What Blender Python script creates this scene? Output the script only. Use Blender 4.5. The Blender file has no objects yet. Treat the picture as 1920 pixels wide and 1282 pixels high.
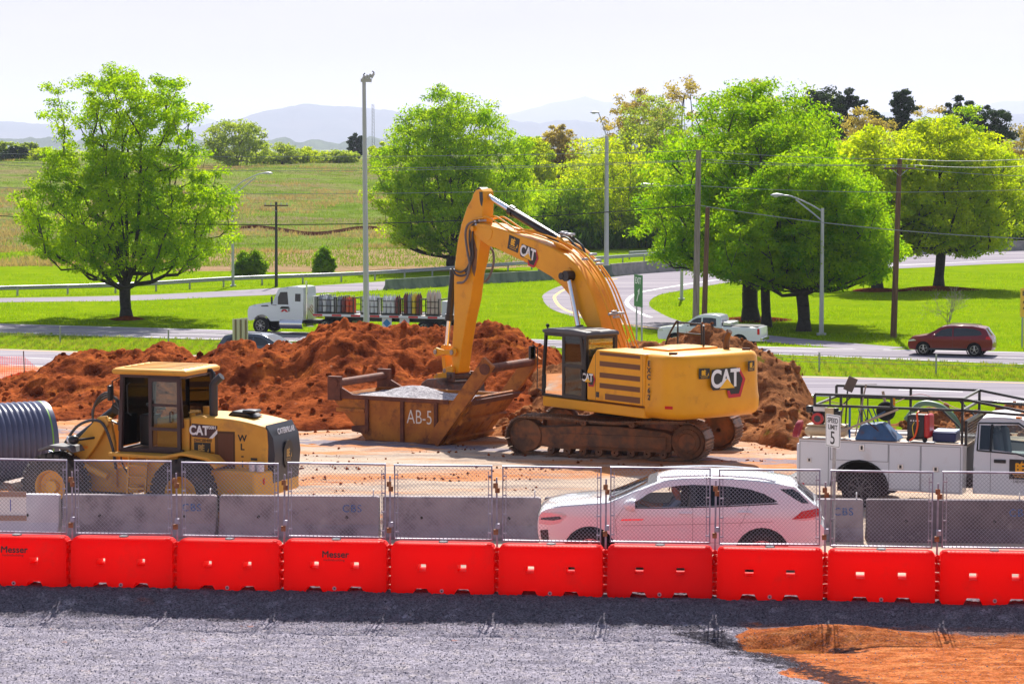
import bpy, bmesh, math, random
import numpy as np
from mathutils import Vector, Matrix
from mathutils.geometry import delaunay_2d_cdt
R = math.radians
sc = bpy.context.scene
# ---------------------------------------------------------------- camera
FPX, HCAM, HOR = 4800.0, 7.45, 272.0
PITCH = math.atan((641 - HOR) / FPX)
cam = bpy.data.cameras.new("camera"); camo = bpy.data.objects.new("camera", cam)
sc.collection.objects.link(camo); sc.camera = camo
cam.sensor_width = 36; cam.lens = FPX / 1920 * 36; cam.clip_start = 1; cam.clip_end = 60000
camo.location = (0, 0, HCAM); camo.rotation_euler = (math.pi / 2 - PITCH, 0, 0)
# ---------------------------------------------------------------- world, sun, exposure
SUN_EL, SUN_AZ = 47.0, 5.0            # azimuth: degrees to the right of the view axis (+Y)
w = bpy.data.worlds.new("World"); sc.world = w; w.use_nodes = True
nt = w.node_tree; bg = nt.nodes["Background"]
sky = nt.nodes.new("ShaderNodeTexSky"); sky.sky_type = 'NISHITA'; sky.sun_disc = False
sky.sun_elevation = R(SUN_EL); sky.sun_rotation = R(SUN_AZ); sky.air_density = 1.0; sky.dust_density = 2.2; sky.ozone_density = 3.0
tc = nt.nodes.new("ShaderNodeTexCoord"); mp = nt.nodes.new("ShaderNodeMapping"); mp.inputs['Scale'].default_value = (1.2, 1.2, 9)
nz = nt.nodes.new("ShaderNodeTexNoise"); nz.inputs['Scale'].default_value = 3.0; nz.inputs['Detail'].default_value = 6
rp = nt.nodes.new("ShaderNodeMapRange"); rp.inputs[1].default_value = .35; rp.inputs[2].default_value = .75; rp.inputs[3].default_value = .8; rp.inputs[4].default_value = 1
mx = nt.nodes.new("ShaderNodeMix"); mx.data_type = 'RGBA'
nt.links.new(tc.outputs['Generated'], mp.inputs[0]); nt.links.new(mp.outputs[0], nz.inputs['Vector']); nt.links.new(nz.outputs['Fac'], rp.inputs[0])
nt.links.new(rp.outputs[0], mx.inputs['Factor']); nt.links.new(sky.outputs[0], mx.inputs[6]); mx.inputs[7].default_value = (4.3, 4.1, 4.2, 1)
sx = nt.nodes.new("ShaderNodeSeparateXYZ"); nt.links.new(tc.outputs['Generated'], sx.inputs[0])
zr = nt.nodes.new("ShaderNodeMapRange"); zr.inputs[1].default_value = .0; zr.inputs[2].default_value = .45; zr.inputs[3].default_value = 1; zr.inputs[4].default_value = .22
nt.links.new(sx.outputs[2], zr.inputs[0]); mu = nt.nodes.new("ShaderNodeMath"); mu.operation = 'MULTIPLY'; nt.links.new(zr.outputs[0], mu.inputs[0]); nt.links.new(rp.outputs[0], mu.inputs[1]); nt.links.new(mu.outputs[0], mx.inputs['Factor'])
nt.links.new(mx.outputs[2], bg.inputs['Color']); bg.inputs['Strength'].default_value = 0.09
sl = bpy.data.lights.new("sun", 'SUN'); sl.energy = 5.0; sl.angle = R(.5); sl.color = (1, .95, .86)
so = bpy.data.objects.new("sun", sl); sc.collection.objects.link(so)
sd = Vector((math.sin(R(SUN_AZ)) * math.cos(R(SUN_EL)), math.cos(R(SUN_AZ)) * math.cos(R(SUN_EL)), math.sin(R(SUN_EL))))
so.rotation_euler = sd.to_track_quat('Z', 'Y').to_euler(); so.location = (0, 60, 60)
sc.view_settings.view_transform = 'Standard'; sc.view_settings.look = 'None'
sc.view_settings.exposure = 0.82; sc.view_settings.gamma = 1
cy = sc.cycles; cy.max_bounces = 7; cy.diffuse_bounces = 4; cy.glossy_bounces = 3; cy.transmission_bounces = 5
cy.transparent_max_bounces = 12; cy.volume_bounces = 0; cy.use_denoising = True; cy.sample_clamp_indirect = 6
cy.caustics_reflective = False; cy.caustics_refractive = False

# ---------------------------------------------------------------- helpers
def P(px, py, Y):
    v = 641 - py; dy = FPX * math.cos(PITCH) + v * math.sin(PITCH); dz = -FPX * math.sin(PITCH) + v * math.cos(PITCH)
    t = Y / dy; return Vector(((px - 960) * t, Y, HCAM + dz * t))
def G(px, py, z=0.0):
    v = 641 - py; dy = FPX * math.cos(PITCH) + v * math.sin(PITCH); dz = -FPX * math.sin(PITCH) + v * math.cos(PITCH)
    t = (z - HCAM) / dz; return Vector(((px - 960) * t, dy * t, z))
def onplane(px, py, o, n):            # ray through a pixel meets plane (o, n)
    a = Vector((0, 0, HCAM)); b = P(px, py, 100) - a
    t = (Vector(o) - a).dot(n) / b.dot(n); return a + b * t
def tag(o, label=None, cat=None, group=None, kind=None):
    if label: o['label'] = label
    if cat: o['category'] = cat
    if group: o['group'] = group
    if kind: o['kind'] = kind
    return o
def thing(name, loc=(0, 0, 0), rz=0, label=None, cat=None, group=None):
    o = bpy.data.objects.new(name, None); sc.collection.objects.link(o)
    o.empty_display_size = .3; o.location = loc; o.rotation_euler = (0, 0, rz); return tag(o, label, cat, group)
def copy_tree(o, parent=None):
    c = o.copy(); sc.collection.objects.link(c); c.parent = parent
    for ch in list(o.children): copy_tree(ch, c)
    return c
def setmats(me, mats):
    for m in (mats if isinstance(mats, (list, tuple)) else [mats]): me.materials.append(m)
def link(name, me, parent=None):
    o = bpy.data.objects.new(name, me); sc.collection.objects.link(o)
    if parent: o.parent = parent
    return o
def np_mesh(name, V, F, mats, parent=None, smooth=False, uv=None, mi=None, angle=None):
    V = np.asarray(V, np.float32); F = np.asarray(F, np.int32); k = F.shape[1]
    me = bpy.data.meshes.new(name); me.vertices.add(len(V)); me.vertices.foreach_set("co", V.ravel())
    me.loops.add(F.size); me.loops.foreach_set("vertex_index", F.ravel())
    me.polygons.add(len(F)); me.polygons.foreach_set("loop_start", np.arange(0, F.size, k, dtype=np.int32))
    me.polygons.foreach_set("loop_total", np.full(len(F), k, np.int32))
    if mi is not None: me.polygons.foreach_set("material_index", np.asarray(mi, np.int32))
    me.update(calc_edges=True); setmats(me, mats)
    if smooth: me.polygons.foreach_set("use_smooth", np.ones(len(F), bool))
    if angle: me.set_sharp_from_angle(angle=R(angle))
    return link(name, me, parent)
def smoothstep(a, b, x):
    t = np.clip((np.asarray(x, float) - a) / (b - a), 0, 1); return t * t * (3 - 2 * t)

class MB:
    def __init__(s, M=None): s.v = []; s.f = []; s.mi = []; s.M = M or Matrix.Identity(4); s.cur = 0
    def add(s, vs, fs, T=None):
        n = len(s.v); A = s.M @ T if T is not None else s.M
        s.v += [A @ Vector(p) for p in vs]
        s.f += [[i + n for i in f] for f in fs]; s.mi += [s.cur] * len(fs); return s
    def bx(s, x0, x1, y0, y1, z0, z1, T=None):
        return s.add([(x0, y0, z0), (x1, y0, z0), (x1, y1, z0), (x0, y1, z0), (x0, y0, z1), (x1, y0, z1), (x1, y1, z1), (x0, y1, z1)],
                     [(0, 3, 2, 1), (4, 5, 6, 7), (0, 1, 5, 4), (1, 2, 6, 5), (2, 3, 7, 6), (3, 0, 4, 7)], T)
    def box(s, c, d, rot=None):
        T = Matrix.Translation(c)
        if rot is not None: T = T @ Matrix.Rotation(rot[2], 4, 'Z') @ Matrix.Rotation(rot[1], 4, 'Y') @ Matrix.Rotation(rot[0], 4, 'X')
        return s.bx(-d[0] / 2, d[0] / 2, -d[1] / 2, d[1] / 2, -d[2] / 2, d[2] / 2, T)
    def bar(s, p0, p1, w, h=None):      # rectangular bar between points
        p0, p1 = Vector(p0), Vector(p1); h = h or w; d = p1 - p0; L = d.length
        if L < 1e-6: return s
        q = d.to_track_quat('X', 'Z').to_matrix().to_4x4()
        return s.bx(0, L, -w / 2, w / 2, -h / 2, h / 2, Matrix.Translation(p0) @ q)
    def cyl(s, p0, p1, r0, r1=None, n=16, caps=True):
        p0, p1 = Vector(p0), Vector(p1); r1 = r0 if r1 is None else r1; d = p1 - p0
        q = d.to_track_quat('Z', 'Y').to_matrix(); vs = []
        for p, r in ((p0, r0), (p1, r1)):
            for i in range(n):
                a = 2 * math.pi * i / n; vs.append(p + q @ Vector((r * math.cos(a), r * math.sin(a), 0)))
        fs = [(i, (i + 1) % n, n + (i + 1) % n, n + i) for i in range(n)]
        if caps: fs += [tuple(range(n - 1, -1, -1)), tuple(range(n, 2 * n))]
        return s.add(vs, fs)
    def tube(s, pts, r, n=8, caps=True, closed=False):
        pts = [Vector(p) for p in pts]; m = len(pts); rr = r if isinstance(r, (list, tuple)) else [r] * m
        vs = []; up = None
        for i in range(m):
            a = pts[(i - 1) % m] if (closed or i > 0) else pts[0]; b = pts[(i + 1) % m] if (closed or i < m - 1) else pts[-1]
            t = (b - a).normalized()
            if up is None: up = t.orthogonal().normalized()
            up = (up - t * up.dot(t)).normalized(); sd_ = t.cross(up)
            for k in range(n):
                an = 2 * math.pi * k / n; vs.append(pts[i] + (up * math.cos(an) + sd_ * math.sin(an)) * rr[i])
        fs = []
        for i in range(m if closed else m - 1):
            for k in range(n):
                j = (i + 1) % m; fs.append((i * n + k, i * n + (k + 1) % n, j * n + (k + 1) % n, j * n + k))
        if caps and not closed: fs += [tuple(range(n - 1, -1, -1)), tuple(range((m - 1) * n, m * n))]
        return s.add(vs, fs)
    def prism(s, poly, a, b, axis='y', T=None):   # polygon (u,w) extruded from a to b along axis
        n = len(poly)
        def mk(u, w_, t): return (u, t, w_) if axis == 'y' else ((t, u, w_) if axis == 'x' else (u, w_, t))
        vs = [mk(u, w_, a) for u, w_ in poly] + [mk(u, w_, b) for u, w_ in poly]
        fs = [(i, (i + 1) % n, n + (i + 1) % n, n + i) for i in range(n)] + [tuple(range(n - 1, -1, -1)), tuple(range(n, 2 * n))]
        return s.add(vs, fs, T)
    def lathe(s, prof, c, axis=(0, 1, 0), n=32):   # prof: (r, t) along axis
        c = Vector(c); q = Vector(axis).normalized().to_track_quat('Z', 'X').to_matrix(); vs = []
        for r, t in prof:
            for i in range(n):
                a = 2 * math.pi * i / n; vs.append(c + q @ Vector((r * math.cos(a), r * math.sin(a), t)))
        m = len(prof)
        fs = [(j * n + i, j * n + (i + 1) % n, (j + 1) * n + (i + 1) % n, (j + 1) * n + i) for j in range(m - 1) for i in range(n)]
        return s.add(vs, fs)
    def sphere(s, c, r, n=12, sc_=(1, 1, 1)):
        vs = []; fs = []; m = n // 2
        for j in range(m + 1):
            th = math.pi * j / m
            for i in range(n):
                a = 2 * math.pi * i / n
                vs.append((c[0] + r * sc_[0] * math.sin(th) * math.cos(a), c[1] + r * sc_[1] * math.sin(th) * math.sin(a), c[2] + r * sc_[2] * math.cos(th)))
        for j in range(m):
            for i in range(n): fs.append((j * n + i, (j + 1) * n + i, (j + 1) * n + (i + 1) % n, j * n + (i + 1) % n))
        return s.add(vs, fs)
    def loft(s, rings, closed=True, caps=True):
        n = len(rings[0]); vs = [p for r_ in rings for p in r_]; fs = []
        for j in range(len(rings) - 1):
            for i in range(n if closed else n - 1):
                fs.append((j * n + i, j * n + (i + 1) % n, (j + 1) * n + (i + 1) % n, (j + 1) * n + i))
        if caps: fs += [tuple(range(n - 1, -1, -1)), tuple(range((len(rings) - 1) * n, len(rings) * n))]
        return s.add(vs, fs)
    def build(s, name, mats, parent=None, smooth=None, bevel=0, seg=2, merge=False):
        me = bpy.data.meshes.new(name); me.from_pydata([tuple(v) for v in s.v], [], s.f); setmats(me, mats)
        if any(s.mi): me.polygons.foreach_set("material_index", s.mi)
        if merge:
            bm = bmesh.new(); bm.from_mesh(me); bmesh.ops.remove_doubles(bm, verts=bm.verts, dist=.0015)
            bmesh.ops.recalc_face_normals(bm, faces=bm.faces); bm.to_mesh(me); bm.free()
        me.update()
        if smooth is None: smooth = 35
        if smooth:
            me.polygons.foreach_set("use_smooth", [True] * len(me.polygons)); me.set_sharp_from_angle(angle=R(smooth))
        o = link(name, me, parent)
        if bevel:
            b = o.modifiers.new("bevel", 'BEVEL'); b.width = bevel; b.segments = seg; b.limit_method = 'ANGLE'; b.angle_limit = R(35)
        return o
def one(name, mats, parent, fn, *a, **k):           # shortcut: build one primitive
    kw = {q: k.pop(q) for q in ('smooth', 'bevel', 'seg') if q in k}; M = k.pop('M', None)
    m = MB(M); getattr(m, fn)(*a, **k); return m.build(name, mats, parent, **kw)
def frame(o, x, y):
    x = Vector(x).normalized(); y = Vector(y); y = (y - x * y.dot(x)).normalized(); z = x.cross(y)
    return Matrix(((x.x, y.x, z.x, o[0]), (x.y, y.y, z.y, o[1]), (x.z, y.z, z.z, o[2]), (0, 0, 0, 1)))
def text(name, s_, size, mat, parent, F, bold=0.0, dbl=0, extrude=.003, sx=1.0, align='CENTER', spacing=1.0, line=.9):
    cu = bpy.data.curves.new(name, 'FONT'); cu.body = s_; cu.size = size; cu.offset = bold; cu.extrude = extrude
    cu.align_x = align; cu.align_y = 'CENTER'; cu.space_character = spacing; cu.space_line = line
    o = bpy.data.objects.new(name, cu); sc.collection.objects.link(o)
    dg = bpy.context.evaluated_depsgraph_get(); me = bpy.data.meshes.new_from_object(o.evaluated_get(dg))
    bpy.data.objects.remove(o); me.transform(Matrix.Diagonal((sx, 1, 1, 1)));
    if dbl:
        bm = bmesh.new(); 
        for q, (dx, dy) in enumerate(((-dbl, 0), (dbl, 0), (0, dbl), (0, -dbl))): m2 = me.copy(); m2.transform(Matrix.Translation((dx, dy, q * .0006))); bm.from_mesh(m2); bpy.data.meshes.remove(m2)
        bm.to_mesh(me); bm.free()
    me.transform(F); me.materials.clear(); me.materials.append(mat)
    return link(name, me, parent)
def circ(cx, cz, r, n=24, a0=0, a1=360): return [(cx + r * math.cos(R(a0 + (a1 - a0) * i / n)), cz + r * math.sin(R(a0 + (a1 - a0) * i / n))) for i in range(n + (0 if a1 - a0 == 360 else 1))]
def spline(pts, n=6):
    out = []; p = [Vector(q) for q in pts]
    for i in range(len(p) - 1):
        a, b = p[i], p[i + 1]; pa = p[i - 1] if i > 0 else a * 2 - b; pb = p[i + 2] if i + 2 < len(p) else b * 2 - a
        for k in range(n):
            t = k / n
            out.append(.5 * ((2 * a) + (b - pa) * t + (2 * pa - 5 * a + 4 * b - pb) * t * t + (3 * a - pa - 3 * b + pb) * t ** 3))
    return out + [p[-1]]
# numpy noise
def _h(ix, iy, s): 
    n = (ix.astype(np.int64) * 374761393 + iy.astype(np.int64) * 668265263 + s * 1442695041) & 0x7fffffff
    n = ((n ^ (n >> 13)) * 1274126177) & 0x7fffffff; return ((n ^ (n >> 16)) & 0xffffff) / float(0xffffff)
def vnoise(x, y, s=0):
    ix = np.floor(x); iy = np.floor(y); fx = x - ix; fy = y - iy; fx = fx * fx * (3 - 2 * fx); fy = fy * fy * (3 - 2 * fy)
    a = _h(ix, iy, s); b = _h(ix + 1, iy, s); c = _h(ix, iy + 1, s); d = _h(ix + 1, iy + 1, s)
    return (a * (1 - fx) + b * fx) * (1 - fy) + (c * (1 - fx) + d * fx) * fy
def fbm(x, y, o=4, s=0):
    t = 0; a = .5
    for k in range(o): t = t + a * vnoise(x * 2 ** k + 17.3 * k, y * 2 ** k - 9.1 * k, s + k); a *= .5
    return t / (1 - .5 ** o)
def worley(x, y, s=0):
    ix = np.floor(x); iy = np.floor(y); best = np.full(np.shape(x), 9.0); cid = np.zeros(np.shape(x))
    for dx in (-1, 0, 1):
        for dy in (-1, 0, 1):
            cx = ix + dx; cy_ = iy + dy; px = cx + _h(cx, cy_, s + 5); py = cy_ + _h(cx, cy_, s + 11)
            d = (px - x) ** 2 + (py - y) ** 2; m = d < best; best = np.where(m, d, best); cid = np.where(m, _h(cx, cy_, s + 23), cid)
    return np.sqrt(best), cid
def inside(poly, x, y):
    poly = np.asarray(poly); r = np.zeros(np.shape(x), bool); n = len(poly); j = n - 1
    for i in range(n):
        xi, yi = poly[i]; xj, yj = poly[j]
        c = ((yi > y) != (yj > y)) & (x < (xj - xi) * (y - yi) / (yj - yi + 1e-12) + xi); r ^= c; j = i
    return r

# ---------------------------------------------------------------- materials
def rgb(r, g, b): # sRGB 0-255 to linear
    return tuple((c / 255 / 12.92 if c / 255 <= .04045 else ((c / 255 + .055) / 1.055) ** 2.4) for c in (r, g, b)) + (1,)
MATS = {}
def mat(name, col, rough=.6, metal=0, col2=None, vs=2.0, vlo=.35, vhi=.65, bump=0, bs=30, dirt=None, spec=.5, coat=0, alpha=1, translucent=0, stretch=None, ior=None, trans=0, perobj=False):
    if name in MATS: return MATS[name]
    m = bpy.data.materials.new(name); m.use_nodes = True; nt = m.node_tree; b = nt.nodes['Principled BSDF']; L = nt.links.new
    col = tuple(col)[:3] + (1,); b.inputs['Base Color'].default_value = col; b.inputs['Roughness'].default_value = rough
    b.inputs['Metallic'].default_value = metal; b.inputs['Specular IOR Level'].default_value = spec; b.inputs['Coat Weight'].default_value = coat
    b.inputs['Coat Roughness'].default_value = .08
    if trans: b.inputs['Transmission Weight'].default_value = trans
    if ior: b.inputs['IOR'].default_value = ior
    if alpha < 1: b.inputs['Alpha'].default_value = alpha
    tc = None
    if col2 or bump or dirt:
        tc = nt.nodes.new('ShaderNodeTexCoord'); src = tc.outputs['Object']
        if perobj:
            oi = nt.nodes.new('ShaderNodeObjectInfo'); vm = nt.nodes.new('ShaderNodeVectorMath'); vm.operation = 'MULTIPLY_ADD'; vm.inputs[1].default_value = (37, 21, 53); L(oi.outputs['Random'], vm.inputs[0]); L(src, vm.inputs[2]); src = vm.outputs[0]
        if stretch:
            mp = nt.nodes.new('ShaderNodeMapping'); mp.inputs['Scale'].default_value = stretch; L(src, mp.inputs[0]); src = mp.outputs[0]
    last = None
    def noise(scale, det=6):
        n = nt.nodes.new('ShaderNodeTexNoise'); n.inputs['Scale'].default_value = scale; n.inputs['Detail'].default_value = det; n.inputs['Roughness'].default_value = .62
        L(src, n.inputs['Vector']); return n
    def mixc(fac, a, c):
        x = nt.nodes.new('ShaderNodeMix'); x.data_type = 'RGBA'; L(fac, x.inputs['Factor'])
        if isinstance(a, tuple): x.inputs[6].default_value = a
        else: L(a, x.inputs[6])
        x.inputs[7].default_value = tuple(c)[:3] + (1,); return x.outputs[2]
    def rng(s_, lo, hi, mx_=1.0):
        r = nt.nodes.new('ShaderNodeMapRange'); r.inputs[1].default_value = lo; r.inputs[2].default_value = hi; r.inputs[4].default_value = mx_; L(s_, r.inputs[0]); return r.outputs[0]
    if col2: last = mixc(rng(noise(vs).outputs['Fac'], vlo, vhi), col, col2)
    if dirt:
        for dc, amt, dsc, lo in (dirt if isinstance(dirt, list) else [dirt]):
            last = mixc(rng(noise(dsc, 9).outputs['Fac'], lo, lo + .16, amt), last or col, dc)
    if last: L(last, b.inputs['Base Color'])
    if bump:
        bn = nt.nodes.new('ShaderNodeBump'); bn.inputs['Strength'].default_value = bump; bn.inputs['Distance'].default_value = .02
        L(noise(bs, 8).outputs['Fac'], bn.inputs['Height']); L(bn.outputs[0], b.inputs['Normal'])
    if translucent:
        t = nt.nodes.new('ShaderNodeBsdfTranslucent'); t.inputs[0].default_value = col
        x = nt.nodes.new('ShaderNodeMixShader'); x.inputs[0].default_value = translucent
        L(b.outputs[0], x.inputs[1]); L(t.outputs[0], x.inputs[2]); L(x.outputs[0], nt.nodes['Material Output'].inputs['Surface'])
    MATS[name] = m; return m
def glass_mat(name, tint=(.55, .62, .62), opac=.25, rough=.02):
    if name in MATS: return MATS[name]
    m = bpy.data.materials.new(name); m.use_nodes = True; nt = m.node_tree; nt.nodes.clear(); L = nt.links.new
    o = nt.nodes.new('ShaderNodeOutputMaterial'); t = nt.nodes.new('ShaderNodeBsdfTransparent'); t.inputs[0].default_value = tint + (1,)
    g = nt.nodes.new('ShaderNodeBsdfGlossy'); g.inputs['Roughness'].default_value = rough
    f = nt.nodes.new('ShaderNodeFresnel'); f.inputs[0].default_value = 1.5
    a = nt.nodes.new('ShaderNodeMath'); a.operation = 'ADD'; a.inputs[1].default_value = opac; a.use_clamp = True
    x = nt.nodes.new('ShaderNodeMixShader'); L(f.outputs[0], a.inputs[0]); L(a.outputs[0], x.inputs[0]); L(t.outputs[0], x.inputs[1]); L(g.outputs[0], x.inputs[2]); L(x.outputs[0], o.inputs['Surface'])
    MATS[name] = m; return m
DIRT = rgb(150, 95, 55)
yellow = mat('machine_yellow', rgb(238, 166, 22), .42, col2=rgb(228, 154, 18), vs=1.1, coat=.12, spec=.3, dirt=[(rgb(165, 105, 45), .5, 2.2, .58), (rgb(96, 62, 30), .55, 16, .68)], bump=.03, bs=9)
yellow_old = mat('faded_machine_yellow', rgb(224, 166, 66), .5, col2=rgb(212, 152, 58), spec=.3, vs=1.3, dirt=[(rgb(160, 115, 72), .55, 2, .54), (rgb(100, 70, 40), .5, 15, .67)])
black = mat('black_paint', (.012, .012, .014), .35)
blackdull = mat('black_rubber', (.018, .018, .018), .8, bump=.2, bs=40)
darkgrey = mat('dark_grey', (.05, .05, .055), .6)
chrome = mat('chrome', (.8, .8, .82), .08, 1)
steel = mat('galvanized_steel', (.42, .43, .46), .38, .75, col2=(.3, .3, .33), vs=9)
white = mat('white_paint', (.80, .80, .80), .35, coat=.2)
rubber_hose = mat('hose_rubber', (.03, .03, .03), .55)
redp = mat('red_paint', (.5, .02, .02), .3)
amber = mat('amber_lens', (.8, .25, .02), .3)
redlens = mat('red_lens', (.6, .004, .006), .3, coat=.1, spec=.3)
glass = glass_mat('clear_glass', (.78, .86, .84), .04)
glass_dark = mat('dark_glass', (.006, .008, .01), .06, spec=.8)
glass_tint = glass_mat('tinted_glass', (.10, .12, .13), .04)
undercar = mat('mudded_track_steel', rgb(132, 90, 62), .8, col2=rgb(78, 60, 52), vs=2.4, dirt=(rgb(158, 96, 58), .8, 3.5, .46), bump=.5, bs=22)
shoe_m = mat('worn_track_shoe', rgb(140, 108, 88), .5, .3, col2=rgb(86, 66, 56), vs=5, dirt=(rgb(165, 105, 66), .7, 4, .48), bump=.3, bs=25)
rust = mat('rust', rgb(100, 52, 30), .85, col2=rgb(55, 30, 22), vs=6, bump=.3, bs=40)
decal_white = mat('decal_white', (.82, .82, .82), .4)
decal_yellow = mat('decal_yellow', rgb(240, 180, 20), .4)
decal_black = mat('decal_black', (.012, .012, .012), .4)
decal_red = mat('decal_red', rgb(190, 20, 40), .4)

def cat_logo(parent, F, h, hexa=True):
    # F: frame (x reading, y up, z out), h = letter height
    m = MB(F)
    if hexa:
        m.prism([(-1.28 * h, -.42 * h), (-1.2 * h, .58 * h), (.75 * h, .62 * h), (1.38 * h, .05 * h), (1.1 * h, -.98 * h), (.2 * h, -1.0 * h), (.05 * h, -.62 * h), (-1.1 * h, -.62 * h)], 0.002, .008, 'z')
        m.cur = 1; m.prism([(.85 * h, .60 * h), (1.02 * h, .60 * h), (1.52 * h, -.1 * h), (1.12 * h, -1.12 * h), (.15 * h, -1.14 * h), (.02 * h, -.7 * h), (.22 * h, -.7 * h), (.32 * h, -.93 * h), (1.0 * h, -.92 * h), (1.3 * h, -.08 * h)], .008, .012, 'z')
        m.cur = 2; m.prism([(-.62 * h, -.56 * h), (.62 * h, -.56 * h), (0, .0)], .018, .022, 'z')
        m.build('logo_plate', [decal_black, decal_red, decal_yellow], parent, smooth=0)
    text('logo_letters', 'CAT', h * 1.42, decal_white, parent, F @ Matrix.Translation((-.13 * h, -.02 * h, .014)), bold=.042 * h, extrude=.003, sx=.86, spacing=.93)
def be_sign(parent, F, wd, hg, gold=None, plate='rect'):
    gold = gold or decal_yellow; m = MB(F)
    if plate == 'rect': m.bx(-wd / 2, wd / 2, -hg / 2, hg / 2, .002, .008)
    else: m.prism([(wd / 2 * math.cos(a), hg / 2 * math.sin(a)) for a in np.linspace(0, 2 * math.pi, 25)[:-1]], .002, .008, 'z')
    s_ = m.build('company_sign', decal_black, parent, smooth=0); m = MB(F); k = wd if plate == 'rect' else wd * .8; j = hg if plate == 'rect' else hg * .6
    m.bx(-.36 * k, .3 * k, -.27 * j, -.24 * j, .009, .011); m.bx(-.3 * k, .32 * k, -.38 * j, -.35 * j, .009, .011); m.prism([(.28 * k, -.2 * j), (.4 * k, -.2 * j), (.4 * k, .08 * j)], .009, .011, 'z')
    m.prism([(-.02 * k, .30 * j), (.03 * k, .30 * j), (.04 * k, .46 * j)], .009, .011, 'z'); m.build('sign_lines', gold, s_, smooth=0)
    text('sign_letters', 'BE', j * .62, gold, s_, F @ Matrix.Translation((-.06 * k, .06 * j, .010)), dbl=.025 * j, extrude=.002, sx=.82 * k / j * .8, spacing=.85)
# ================================================================ ground, roads, hills
ZH = -3.7                                             # level of the highway
def ybar(x): return 42.27 - .1069 * np.asarray(x, float)     # line of the red barriers
def tz(x, y):
    x = np.asarray(x, float); y = np.asarray(y, float); q = y + .40 * x
    z = ZH * smoothstep(78, 103, q); yo = y; y = np.where(y < 1500, y - np.clip((x + 5) * 1.1, 0, 80) * smoothstep(230, 240, y) * (1 - smoothstep(600, 1400, y)), y)
    z = np.where(y > 235, np.interp(y, [235, 300, 380, 480, 520, 700, 1500, 2500, 30000], [-3.7, -3.05, -1.1, 3.3, 3.7, 0, 2, 0, -40]) + .03 * np.clip(-x, 0, 60) * smoothstep(300, 480, y) * (1 - smoothstep(520, 700, y)), z)
    z = z + np.where(y > 235, (fbm(x * .022, y * .012, 4, 3) - .5) * 4.5 * smoothstep(240, 330, y), 0)
    y = yo; z = np.where(y < ybar(x) + 1, z - .45, z)
    return z
def grid(name, xs, ys, zf, mats, mif=None, smooth=True, attr=None):
    X, Y = np.meshgrid(xs, ys) if np.ndim(xs) == 1 else (xs, ys)
    Z = zf(X, Y); V = np.stack([X, Y, Z], -1).reshape(-1, 3); nr, nc = X.shape
    i = np.arange(nr * nc).reshape(nr, nc); F = np.stack([i[:-1, :-1], i[:-1, 1:], i[1:, 1:], i[1:, :-1]], -1).reshape(-1, 4)
    mi = None
    if mif is not None:
        c = V[F].mean(1); mi = mif(c[:, 0], c[:, 1])
    o = np_mesh(name, V, F, mats, smooth=smooth, mi=mi)
    if attr is not None:
        a = o.data.color_attributes.new("zone", 'FLOAT_COLOR', 'POINT'); C_ = attr(V[:, 0], V[:, 1]); a.data.foreach_set("color", np.asarray(C_, np.float32).ravel())
    return tag(o, kind='structure')

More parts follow.
